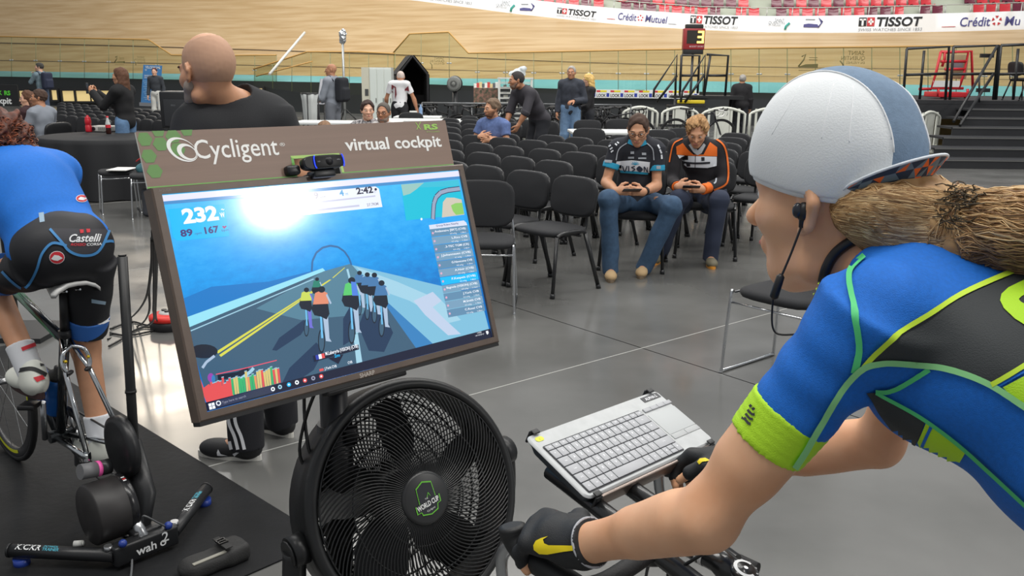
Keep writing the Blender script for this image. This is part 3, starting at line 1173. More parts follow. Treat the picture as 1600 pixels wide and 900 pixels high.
 names = ['Andeweire [BRT] (CVB)', 'L.Rico CVB', '.3-TEC TGM (CR)', 'J.Johannesen (CVB)', 'G.Newsome CVB', 'A.Noir (CVB)', 'F.Kespeis (CVB)', 'Bagnola (VISION) (CVB)', 'J.York CVB', 'M.Smith CVB', 'C.Rossi CVB']
 lx0, ly0, lx1, ly1 = 671, 358.5, 729.5, 352
 rowv = 12.6
 for i, nm in enumerate(names):
  a = (lx0 + 2.62 * i, ly0 + rowv * i)
  b_ = (lx1 + 2.55 * i, ly1 + (rowv - 0.4) * i)
  c_ = (lx1 + 2.55 * (i + 1), ly1 + (rowv - 0.4) * (i + 1) - 0.8)
  d_ = (lx0 + 2.62 * (i + 1), ly0 + rowv * (i + 1) - 0.8)
  pp([a, b_, c_, d_], cyan if i == 6 else (rowa if i % 2 == 0 else rowb))
  Ln = min(0.86, 0.045 * len(nm))
  g = lambda f, dy: (a[0] + (b_[0] - a[0]) * f + 2.6 * dy, a[1] + (b_[1] - a[1]) * f + rowv * dy)
  tx(nm, g(0.97 - Ln, 0.46), g(0.94, 0.46), 3.7, white, 0.015)
  tx('4.%d w/kg' % ((i * 7) % 10), g(0.5, 0.88), g(0.68, 0.88), 2.6, white)
  tx('1.%dkm' % ((i * 3) % 10), g(0.78, 0.88), g(0.93, 0.88), 2.6, white)
  x, y = g(0.06, 0.5)
  el(x, y, 1.6, 1.8, glow('px_pinkdot', (220, 170, 196)))
 # name tags
 pp([(488.5, 556), (559.5, 538.5), (560.5, 546), (490.5, 565.5)], navy)
 for k, c in enumerate((glow('px_fr_blue', (50, 66, 170)), white, red)):
  pp([(492 + 4.6 * k, 555.3 - 1.15 * k), (496.6 + 4.6 * k, 554.2 - 1.15 * k), (498 + 4.6 * k, 561.4 - 1.15 * k), (493.4 + 4.6 * k, 562.5 - 1.15 * k)], c)
 tx('M.Laberyria (VISION) (CVB)', (508, 555.6), (559, 542.8), 5.4, white, 0.02)
 pp([(512, 560), (536, 553.5), (528, 569)], navy)
 tx('2m', (522, 559), (530.5, 557), 5, cyan, 0.02)
 pp([(498, 577), (504.5, 575.4), (505.2, 579), (498.8, 580.6)], red)
 tx('J.York CVB', (507, 578), (525.5, 573.6), 4, white, 0.015)
 tx('CVB', (543, 569), (550, 567.2), 4, white, 0.015)
 P.build('screen_picture', scr)

 # ---- pole stand behind
 st_m = mat('stand_black', (24, 24, 25), 0.4)
 c = TT @ V((0.35, 0.17, -0.085))
 foot = V((c.x - 0.01, c.y + 0.05, 0))
 st = thing('television_stand', 'black pole stand carrying the tilted television behind the fan', 'stand', foot)
 s = MB()
 s.tube([foot + V((0, 0, 0.03)), V((foot.x, foot.y, 1.05))], 0.032, st_m, 16)
 s.build('pole', st)
 h = MB()
 h.tube([V((foot.x, foot.y, 0.55)), V((foot.x, foot.y, 0.82))], 0.040, st_m, 16)
 h.box((foot.x + 0.04, foot.y - 0.02, 0.80), (0.03, 0.03, 0.04), st_m, bev=0.008)
 h.build('clamp_sleeve', st)
 br = MB()
 br.box((0.35, 0.17, -0.083), (0.22, 0.2, 0.006), st_m, TT)
 br.tube([TT @ V((0.35, 0.17, -0.085)), V((foot.x, foot.y, 1.03))], 0.02, st_m, 10)
 br.build('bracket', st)
 fb = MB()
 for q in (0.3, 0.3 + PI / 2, 0.3 + PI, 0.3 - PI / 2):
  e_ = foot + V((0.38 * math.cos(q), 0.38 * math.sin(q), 0.02))
  fb.tube([foot + V((0, 0, 0.05)), e_], 0.018, st_m, 10)
 fb.build('foot_cross', st)
 cb = MB()
 cm = mat('cable_black', (18, 18, 18), 0.5)
 o = foot
 cb.tube(catmull([TT @ V((0.28, 0.03, -0.06)), V((o.x - 0.06, o.y - 0.02, 0.9)), V((o.x - 0.05, o.y - 0.05, 0.78)), V((o.x - 0.02, o.y - 0.05, 0.68)), V((o.x - 0.045, o.y - 0.02, 0.4)), V((o.x - 0.05, o.y, 0.06))], 6), 0.004, cm, 6)
 cb.tube(catmull([TT @ V((0.30, 0.03, -0.06)), V((o.x - 0.05, o.y - 0.05, 0.86)), V((o.x - 0.07, o.y - 0.05, 0.76)), V((o.x - 0.03, o.y - 0.06, 0.7))], 6), 0.004, cm, 6)
 cb.build('cable', st)


def build_sign():
 bd = mat('sign_brown_print', (134, 112, 99), 0.42, var=0.05, vscale=3, stretch=(0.6, 0.6, 30))
 ed = mat('sign_core_white', (226, 228, 222), 0.6)
 gr = mat('sign_green', (112, 178, 88), 0.45)
 hx = mat('sign_hex_green', (104, 148, 84), 0.45)
 wh = mat('sign_white', (245, 245, 242), 0.45)
 T = TT @ Matrix.Translation((0, 0, -0.004))
 c = T @ V((0.34, 0.46, 0))
 sg = thing('sign_panel', 'brown sign board with white lettering and green honeycomb corner above the television', 'sign', (c.x, c.y, c.z - 0.055))
 x0, x1, y0, y1 = -0.021, 0.700, 0.411, 0.518
 nx0, nx1, ny = 0.283, 0.39, 0.449
 P = [(x0 + 0.001, y0), (nx0, y0), (nx0 - 0.002, ny), (nx1 - 0.003, ny), (nx1, y0), (x1 - 0.001, y0), (x1, y1), (x0, y1 - 0.004)]
 m = MB().poly([(p[0], p[1], 0) for p in P], bd, T)
 m.poly([(p[0], p[1], -0.005) for p in P], ed, T)
 n = len(P)
 m.add([(p[0], p[1], 0) for p in P] + [(p[0], p[1], -0.005) for p in P], [(i, (i + 1) % n, (i + 1) % n + n, i + n) for i in range(n)], ed, False, T)
 m.build('board', sg)
 e = MB()
 z = 0.0004
 for (a, b) in (((x0, y0 + 0.0014), (nx0, y0 + 0.0014)), ((nx1, y0 + 0.0014), (x1 - 0.002, y0 + 0.0014))):
  e.box(((a[0] + b[0]) / 2, a[1], z), (b[0] - a[0], 0.0028, 0.0006), gr, T)
 lm = mat('sign_lime', (176, 214, 118), 0.45)
 e.poly([(nx0 - 0.006, y0, z), (nx0, y0, z), (nx0 + 0.0, ny, z), (nx0 - 0.006, ny + 0.004, z)], gr, T)
 e.poly([(nx0 - 0.006, ny + 0.006, z), (nx0 - 0.004, ny, z), (nx1 - 0.002, ny, z), (nx1 + 0.003, ny + 0.006, z)], lm, T)
 e.poly([(nx1 - 0.003, ny + 0.004, z), (nx1, y0, z), (nx1 + 0.006, y0, z), (nx1 + 0.003, ny + 0.004, z)], lm, T)
 e.build('green_border', sg)
 h = MB()
 r = 0.0146
 for (u, v, clip) in ((-0.008, 0.5005, 0), (0.0195, 0.5165, 1), (0.0195, 0.4905, 0), (0.0455, 0.504, 0), (0.049, 0.479, 0), (-0.0065, 0.4695, 0), (-0.0015, 0.4415, 0), (0.073, 0.516, 1)):
  pts = [(u + r * math.cos(PI / 3 * k), v + r * 0.94 * math.sin(PI / 3 * k)) for k in range(6)]
  pts = [(max(p[0], x0 + 0.001), min(p[1], y1 - 0.003)) for p in pts]
  pts = [p for i, p in enumerate(pts) if i == 0 or (abs(p[0] - pts[i - 1][0]) + abs(p[1] - pts[i - 1][1])) > 1e-5]
  if clip:
   pts = [p for p in pts if p[1] < y1 - 0.0031] + [(max(p[0] for p in pts) - 0.003, y1 - 0.003), (min(p[0] for p in pts) + 0.003, y1 - 0.003)]
   pts.sort(key=lambda p: math.atan2(p[1] - v, p[0] - u))
   if len(pts) < 3:
    continue
  h.poly([(p[0], p[1], z) for p in pts], hx, T)
 h.build('honeycomb_print', sg)
 L = MB()

 def tx(s, px0, py0, px1, py1, cap, m_, bold, space=1.0):
  a = TTI @ onplane(px0, py0, TVO, TVN)
  b = TTI @ onplane(px1, py1, TVO, TVN)
  vs, _ = text_mesh(s, bold, 0, space)
  tw = max(v[0] for v in vs)
  sz = cap / 0.7
  L.text(s, m_, T @ Matrix.Translation((a.x, a.y, 0.0005)) @ Matrix.Rotation(math.atan2(b.y - a.y, b.x - a.x), 4, 'Z'), sz, bold, 0, space, xs=(b - a).length / (tw * sz))
 tx('Cycligent', 306, 247.5, 438, 241, 0.036, wh, 0.006)
 tx('®', 439, 228, 447, 227.5, 0.007, wh, 0.0)
 tx('virtual cockpit', 543, 234.5, 692, 228, 0.026, wh, 0.022)
 lg = mat('sign_logo_lime', (158, 206, 96), 0.45)
 tx('RS', 664, 202, 686, 201, 0.012, lg, 0.04)
 tx('CYCLING', 668, 206.5, 688, 205.6, 0.0026, lg, 0)
 a = TTI @ onplane(652, 202, TVO, TVN)
 TL = T @ Matrix.Translation((a.x, a.y, 0.0005))
 L.poly([(0, 0, 0), (0.0022, 0, 0), (0.018, 0.018, 0), (0.016, 0.018, 0)], lg, TL)
 L.poly([(0.001, 0.017, 0.0001), (0.003, 0.017, 0.0001), (0.014, 0, 0.0001), (0.0115, 0, 0.0001)], lg, TL)
 # swirl emblem: two nested crescents
 a = TTI @ onplane(286, 233, TVO, TVN)
 TL = T @ Matrix.Translation((a.x, a.y, 0.0005)) @ Matrix.Rotation(-0.55, 4, 'Z')

 def cres(rx, ry, ox, oy, rx2, ry2, ox2, oy2, dz):
  n_ = 40
  vs = [(ox + rx * math.cos(2 * PI * i / n_), oy + ry * math.sin(2 * PI * i / n_), dz) for i in range(n_)] + [(ox2 + rx2 * math.cos(2 * PI * i / n_), oy2 + ry2 * math.sin(2 * PI * i / n_), dz) for i in range(n_)]
  L.add(vs, [(i, (i + 1) % n_, (i + 1) % n_ + n_, i + n_) for i in range(n_)], wh, False, TL)
 cres(0.030, 0.0205, 0, 0, 0.026, 0.0178, 0.0030, 0.001, 0)
 cres(0.019, 0.0145, 0.009, 0.0, 0.0140, 0.0107, 0.0125, 0.001, 0.0001)
 L.build('lettering', sg)


def build_webcam():
 bl = mat('webcam_black', (26, 27, 30), 0.35)
 gl = mat('webcam_gloss', (20, 20, 22), 0.38, spec=0.3)
 blu = mat('webcam_blue_ring', (40, 70, 230), 0.3, emit=0.8)
 T = TT @ Matrix.Translation((0.330, 0.432, 0.022)) @ Matrix.Rotation(-0.04, 4, 'Y')
 c = T @ V((0, -0.02, 0))
 w = thing('webcam', 'black webcam with two blue light arcs clipped on top of the television', 'webcam', c)
 b = MB()
 pts = []
 n = 24
 hw, hh = 0.047, 0.0145
 sh = [(hw * (abs(math.cos(q)) ** 0.45) * (1 if math.cos(q) > 0 else -1), hh * (abs(math.sin(q)) ** 0.7) * (1 if math.sin(q) > 0 else -1)) for q in [2 * PI * i / n for i in range(n)]]
 rings = [[(p[0] * s, p[1] * s, z) for p in sh] for s, z in ((0.9, -0.012), (1, -0.008), (1, 0.006), (0.94, 0.011))]
 vs = [p for r in rings for p in r]
 b.add(vs, [(i * n + j, i * n + (j + 1) % n, (i + 1) * n + (j + 1) % n, (i + 1) * n + j) for i in range(3) for j in range(n)] + [tuple(range(n - 1, -1, -1))], bl, True, T)
 b.add(rings[3], [tuple(range(n))], gl, False, T)
 b.build('body', w)
 fc = MB()
 fc.box((0.010, 0, 0.0118), (0.062, 0.0235, 0.0018), gl, T, bev=0.0008)
 fc.lathe([(0, 0.0155), (0.004, 0.0152), (0.0072, 0.014), (0.0085, 0.0128)], gl, T @ Matrix.Translation((0.010, 0, 0)), 20)
 fc.build('lens_plate', w)
 for s in (-1, 1):
  MB().tube([T @ V((0.010 + s * (0.031 + 0.003 * math.cos(a)), 0.0125 * math.sin(a), 0.0125)) for a in [PI / 2 * (i / 6 - 1) for i in range(13)]], 0.0014, blu, 8).build('light_arc', w)
 MB().text('HD', mat('webcam_mark', (150, 150, 155), 0.5), T @ Matrix.Translation((-0.017, -0.001, 0.0131)), 0.004).text('1080p', mat('webcam_mark', (150, 150, 155), 0.5), T @ Matrix.Translation((0.027, 0.001, 0.0131)), 0.0035).build('print', w)
 f = MB()
 f.box((0.0, -0.022, -0.006), (0.05, 0.016, 0.022), bl, T, bev=0.004)
 f.box((0.0, -0.018, -0.032), (0.045, 0.006, 0.05), bl, T, bev=0.002)
 f.box((-0.03, -0.019, 0.0), (0.012, 0.005, 0.012), mat('stand_knob', (60, 62, 64), 0.4), T, bev=0.002)
 f.build('clip', w)
 MB().box((-0.06, -0.008, -0.022), (0.03, 0.02, 0.03), bl, T, bev=0.006).build('plug', w)


build_tv()
build_sign()
build_webcam()
# ================================================================ fan, keyboard, handlebars of the nearest bike
RS_, RF_ = V((0.676, 0.7362, 0)).normalized(), V((-0.7362, 0.676, 0)).normalized()   # right and forward of the nearest bike
SM = 1.05                                                                            # its midline


def bk(s, t, z):
 return RS_ * s + RF_ * t + V((0, 0, z))


def build_fan():
 bl = mat('fan_black_plastic', (30, 31, 32), 0.42, bump=0.02, bscale=400)
 gr = mat('fan_grille', (30, 31, 32), 0.32)
 c = V((-0.215, 1.894, 0.63))
 n = V((0.61, -0.715, 0.34)).normalized()
 ax = V((0.755, 0.645, 0.115)).normalized()
 up = n.cross(ax)
 T = frame(c, ax, up)
 root = thing('floor_fan', 'large round black fan with spiral grille and green shield badge below the television', 'fan', (c.x, c.y, 0))
 R = 0.25
 h = MB()
 h.lathe([(0.252, 0.0), (0.253, 0.006), (0.262, 0.012), (0.272, 0.011), (0.279, 0.003), (0.281, -0.012), (0.276, -0.016), (0.277, -0.05), (0.272, -0.11), (0.262, -0.125), (0.254, -0.125), (0.262, -0.10), (0.264, -0.05), (0.252, -0.01), (0.252, 0.0)], bl, T, 72)
 hs = h.build('housing', root)
 nub = MB()
 for q in (0.95, 0.62, 2.6, 4.2):
  nub.box((0.274 * math.cos(q), 0.274 * math.sin(q), -0.006), (0.02, 0.012, 0.018), bl, T, R=Euler((0, 0, q + PI / 2)), bev=0.004)
 nub.build('housing_clip', hs)
 g = MB()
 nr = 108
 for i in range(nr):
  a0 = 2 * PI * i / nr
  pts = []
  for k in range(13):
   r = 0.056 + (R - 0.056) * k / 12
   a = a0 + 0.62 * ((r - 0.056) / (R - 0.056)) ** 1.7
   z = 0.012 + 0.020 * (1 - (r / R) ** 2)
   pts.append(T @ V((r * math.cos(a), r * math.sin(a), z)))
  g.tube(pts, 0.0020, gr, 5, caps=False)
 for r in (0.108, 0.176, 0.2515):
  z = 0.010 + 0.020 * (1 - (r / R) ** 2)
  g.tube([T @ V((r * math.cos(2 * PI * k / 72), r * math.sin(2 * PI * k / 72), z)) for k in range(72)], 0.0022, gr, 5, closed=True)
 g.build('front_grille', root)
 g = MB()
 for i in range(100):
  a0 = 2 * PI * i / 100
  pts = []
  for k in range(6):
   r = 0.05 + (0.258 - 0.05) * k / 5
   a = a0 - 0.3 * (k / 5)
   pts.append(T @ V((r * math.cos(a), r * math.sin(a), -0.125 - 0.02 * (1 - (r / 0.258) ** 2))))
  g.tube(pts, 0.0022, gr, 4, caps=False)
 for r in (0.08, 0.12, 0.16, 0.2, 0.235):
  g.tube([T @ V((r * math.cos(2 * PI * k / 48), r * math.sin(2 * PI * k / 48), -0.125 - 0.02 * (1 - (r / 0.258) ** 2))) for k in range(48)], 0.003, gr, 5, closed=True)
 g.build('rear_grille', root)
 m = MB()
 m.cyl((0, 0, -0.16), (0, 0, -0.06), 0.062, bl, 28, T=T)
 m.build('motor', root)
 for b in range(5):
  a0 = 2 * PI * b / 5
  rows = []
  for k in range(7):
   r = 0.05 + 0.185 * k / 6
   row = []
   for j in range(7):
    u = (j / 6 - 0.5)
    wdt = 0.72 * (0.7 + 0.5 * math.sin(PI * min(1, k / 6 + 0.15)))
    a = a0 + u * wdt + 0.25 * k / 6
    row.append(T @ V((r * math.cos(a), r * math.sin(a), -0.055 + u * 0.055)))
   rows.append(row)
  MB().sheet(rows, mat('fan_blade', (26, 27, 28), 0.3)).build('blade', root)
 hb = MB()
 hb.lathe([(0.062, 0.022), (0.0625, 0.032), (0.060, 0.037), (0.054, 0.0385), (0.0, 0.0395)], mat('fan_hub', (44, 45, 46), 0.35), T, 48)
 hub = hb.build('hub', root)
 bd = MB()
 nav = mat('badge_navy', (40, 42, 48), 0.4)
 grn = mat('badge_green', (110, 200, 60), 0.4)
 wh = mat('badge_white', (236, 238, 236), 0.4)
 sh = [(-0.021, 0.030), (-0.002, 0.041), (0.021, 0.034), (0.023, 0.0), (0.033, 0.001), (0.033, -0.016), (0.024, -0.018), (0.021, -0.030), (0.002, -0.036), (-0.02, -0.031), (-0.022, -0.024), (-0.033, -0.025), (-0.033, -0.007), (-0.022, -0.006)]
 TB = T @ Matrix.Translation((0, -0.002, 0.0405)) @ Matrix.Rotation(-0.04, 4, 'Z')
 bd.poly([(p[0] * 1.05, p[1] * 1.05, 0) for p in sh], grn, TB)
 bd.poly([(p[0] * 0.97, p[1] * 0.97, 0.0004) for p in sh], nav, TB)
 bd.poly([(-0.0315, -0.0235, 0.0007), (0.0315, -0.0150, 0.0007), (0.0315, 0.0, 0.0007), (-0.0315, -0.0085, 0.0007)], nav, TB)
 T2 = TB @ Matrix.Translation((-0.0305, -0.0205, 0.0011)) @ Matrix.Rotation(0.135, 4, 'Z')
 vs, _ = text_mesh('WORLD CUP', 0.03)
 bd.text('WORLD CUP', wh, T2, 0.0165, 0.03, xs=0.061 / (max(v[0] for v in vs) * 0.0165))
 bd.text('THE', wh, TB @ Matrix.Translation((-0.006, -0.0005, 0.0011)) @ Matrix.Rotation(0.135, 4, 'Z'), 0.005)
 bd.text('Cycligent', wh, TB @ Matrix.Translation((-0.008, -0.0285, 0.0011)) @ Matrix.Rotation(0.135, 4, 'Z'), 0.0062)
 for (x0, y0, x1, y1) in ((0.0, 0.003, 0.006, 0.014), (0.006, 0.014, 0.010, 0.005)):
  d = V((y1 - y0, x0 - x1, 0)).normalized() * 0.0006
  bd.add([(x0 + d.x, y0 + d.y, 0.001), (x0 - d.x, y0 - d.y, 0.001), (x1 - d.x, y1 - d.y, 0.001), (x1 + d.x, y1 + d.y, 0.001)], [(0, 1, 2, 3)], grn, False, TB)
 bd.build('badge', hub)
 # yoke: two arms from the side pivots down to a pole on a round foot
 for s in (-1, 1):
  k = MB()
  p0 = T @ V((s * 0.278, 0.0, -0.045))
  p1 = T @ V((s * 0.312, 0.0, -0.045))
  k.cyl(p0, p1, 0.036, bl, 28)
  k.cyl(p1, T @ V((s * 0.318, 0, -0.045)), 0.030, bl, 28)
  k.build('pivot_knob', root)
 y = MB()
 A, B = T @ V((-0.300, 0, -0.045)), T @ V((0.300, 0, -0.045))
 mid = (A + B) / 2
 bot = V((mid.x, mid.y, mid.z - 0.36))
 hx = V((ax.x, ax.y, 0)).normalized()
 path = catmull([A, A + V((0, 0, -0.12)) - hx * 0.004, A + V((0, 0, -0.24)) + hx * 0.03, bot - hx * 0.14 + V((0, 0, 0.02)), bot, bot + hx * 0.14 + V((0, 0, 0.02)), B + V((0, 0, -0.24)) - hx * 0.03, B + V((0, 0, -0.12)) + hx * 0.004, B], 6)
 y.tube(path, 0.026, bl, 12)
 y.build('yoke', root)
 p = MB()
 p.cyl((bot.x, bot.y, 0.03), bot, 0.024, bl, 20)
 p.build('pole', root)
 f = MB()
 f.lathe([(0.0, 0.05), (0.05, 0.046), (0.17, 0.028), (0.20, 0.012), (0.20, 0.0), (0.0, 0.0)], bl, Matrix.Translation((bot.x, bot.y, 0)), 48)
 f.build('foot', root)


KO = V((0.1197, 1.2366, 0.9674))
KX, KY = V((0.7087, 0.7051, -0.0254)), V((-0.6413, 0.6587, 0.3935))


def build_keyboard():
 T = frame(KO, KX, KY)
 dk = mat('keyboard_slate', (62, 70, 78), 0.38)
 top = mat('keyboard_grey', (178, 181, 182), 0.42, 0.15, var=0.05, vscale=40)
 key = mat('key_grey', (166, 168, 172), 0.42, 0.1)
 kb = mat('key_well', (46, 48, 52), 0.5)
 wh = mat('key_print', (232, 234, 238), 0.5)
 c = T @ V((0.177, 0.075, -0.012))
 root = thing('keyboard', 'grey wireless keyboard with touchpad mounted in front of the handlebars', 'keyboard', c)
 Wd, Hd = 0.354, 0.15
 b = MB()
 rc = 0.013

 def rr(x0, y0, x1, y1, r, n=5):
  out = []
  for (cx, cy, a) in ((x1 - r, y1 - r, 0), (x0 + r, y1 - r, PI / 2), (x0 + r, y0 + r, PI), (x1 - r, y0 + r, 1.5 * PI)):
   for i in range(n + 1):
    q = a + PI / 2 * i / n
    out.append((cx + r * math.cos(q), cy + r * math.sin(q)))
  return out
 o0 = rr(0, 0, Wd, Hd, rc)
 o1 = rr(0.003, 0.003, Wd - 0.003, Hd - 0.003, rc - 0.003)
 n = len(o0)
 b.add([(p[0], p[1], -0.004) for p in o0] + [(p[0], p[1], 0) for p in o1], [(i, (i + 1) % n, (i + 1) % n + n, i + n) for i in range(n)], top, True, T)
 b.poly([(p[0], p[1], 0) for p in o1], top, T)
 b.build('top_plate', root)
 u = MB()
 o2 = rr(0.006, 0.004, Wd - 0.006, Hd - 0.006, rc)
 o3 = rr(0.012, 0.008, Wd - 0.012, Hd - 0.012, rc)
 for (A, za, B, zb) in ((o0, -0.004, o2, -0.012), (o2, -0.012, o3, -0.024)):
  u.add([(p[0], p[1], za) for p in A] + [(p[0], p[1], zb) for p in B], [(i, (i + 1) % n, (i + 1) % n + n, i + n) for i in range(n)], dk, True, T)
 u.poly([(p[0], p[1], -0.024) for p in o3], dk, T)
 u.build('underside', root)
 kx0, kx1, ky0, ky1 = 0.012, 0.265, 0.009, 0.117
 w = MB()
 w.poly([(p[0], p[1], 0.0004) for p in rr(kx0 - 0.002, ky0 - 0.002, kx1 + 0.002, ky1 + 0.002, 0.004)], kb, T)
 w.build('key_well', root)
 rows = [
  (0.6, ['esc'] + ['f%d' % i for i in range(1, 13)] + ['ins', 'del'], [1] * 15),
  (1, list('²1234567890°+') + ['<-'], [1] * 13 + [1.9]),
  (1, ['tab'] + list('AZERTYUIOP^$') + ['<'], [1.5] + [1] * 12 + [1.4]),
  (1, ['caps'] + list('QSDFGHJKLMù*'), [1.75] + [1] * 12 + [1.15]),
  (1, ['shift'] + list('<WXCVBN,;:!') + ['shift'], [1.25] + [1] * 11 + [2.65]),
  (1, ['fn', 'ctrl', 'win', 'alt', '', 'alt', 'fn', 'ctrl', '<', '^', '>'], [1.1, 1.1, 1.1, 1.1, 4.9, 1.1, 1.1, 1.1, 0.85, 1, 0.85]),
 ]
 tot = sum(r[0] for r in rows)
 y = ky1
 K = MB()
 Lb = MB()
 gap = 0.0008
 for hgt, names, ws in rows:
  hh = hgt / tot * (ky1 - ky0)
  x = kx0
  sc = (kx1 - kx0) / sum(ws)
  for i, wd in enumerate(ws):
   ww = wd * sc
   nm = names[i] if i < len(names) else ''

   def cap(x0, y0, x1, y1):
    K.box(((x0 + x1) / 2, (y0 + y1) / 2, 0.0012), (x1 - x0, y1 - y0, 0.0024), key, T, bev=0.0007)
   if nm == '^' and hgt == 1 and len(ws) == 11:
    cap(x + gap, y - hh + gap, x + ww - gap, y - hh / 2 - gap / 2)
    cap(x + gap, y - hh / 2 + gap / 2, x + ww - gap, y - gap)
   else:
    cap(x + gap, y - hh + gap, x + ww - gap, y - gap)
    if nm:
     sz = 0.0068 if len(nm) == 1 else 0.0042
     Lb.text(nm, wh, T @ Matrix.Translation((x + ww * 0.42, y - hh * 0.55, 0.0026)), sz, 0.02, align='LEFT')
   x += ww
  y -= hh
 K.build('keys', root)
 Lb.build('key_lettering', root)
 # touchpad side
 tpd = mat('touchpad_grey', (182, 186, 187), 0.5)
 P = MB()
 P.box((0.312, 0.074, 0.0003), (0.080, 0.054, 0.0008), tpd, T, bev=0.0003)
 P.build('touchpad', root)
 B = MB()
 for i in range(2):
  B.box((0.292 + 0.040 * i, 0.040, 0.0005), (0.039, 0.011, 0.0014), mat('pad_button', (170, 173, 174), 0.42), T, bev=0.0005)
 B.build('touchpad_button', root)
 MK = MB()
 for i in range(4):
  MK.box((0.283 + 0.0205 * i, 0.1125, 0.001), (0.020, 0.009, 0.003), key, T, bev=0.001)
 MK.build('media_key', root)
 Y = MB()
 Y.poly([(p[0], p[1], 0.0006) for p in rr(0.011, 0.130, 0.029, 0.140, 0.005)], mat('yellow_button', (214, 220, 40), 0.4), T)
 Y.text('i', mat('key_print_dark', (90, 92, 20), 0.5), T @ Matrix.Translation((0.019, 0.1325, 0.0009)), 0.006)
 Y.build('yellow_button', root)
 S_ = MB()
 S_.box((0.322, 0.136, 0.0004), (0.050, 0.0125, 0.0008), mat('label_tape_black', (36, 38, 44), 0.4), T)
 vs, _ = text_mesh('ALPHA-2', 0.02)
 S_.text('ALPHA-2', wh, T @ Matrix.Translation((0.305, 0.1325, 0.001)), 0.0095, 0.02, xs=0.034 / (max(v[0] for v in vs) * 0.0095))
 S_.build('label_tape', root)
 # holder: rail along the near edge and four rubber-tipped clips, plate beneath
 hm = mat('holder_bronze', (150, 136, 128), 0.35, 0.7)
 hb = mat('holder_black', (28, 29, 31), 0.45)
 H_ = MB()
 H_.box((0.177, -0.005, -0.012), (0.31, 0.006, 0.024), hm, T, bev=0.002)
 H_.build('front_rail', root)
 Cc = MB()
 for (x, yv) in ((0.020, -0.003), (0.334, -0.003), (0.022, 0.151), (0.334, 0.151)):
  s = 1 if yv < 0.05 else -1
  Cc.box((x, yv - 0.003 * s, -0.010), (0.015, 0.005, 0.024), hb, T, bev=0.002)
  Cc.box((x, yv + 0.002 * s, 0.004), (0.015, 0.010, 0.003), hb, T, bev=0.002)
 Cc.build('holder_clip', root)
 Pl = MB()
 Pl.box((0.177, 0.074, -0.027), (0.22, 0.1, 0.006), hb, T, bev=0.002)
 Pl.build('holder_plate', root)


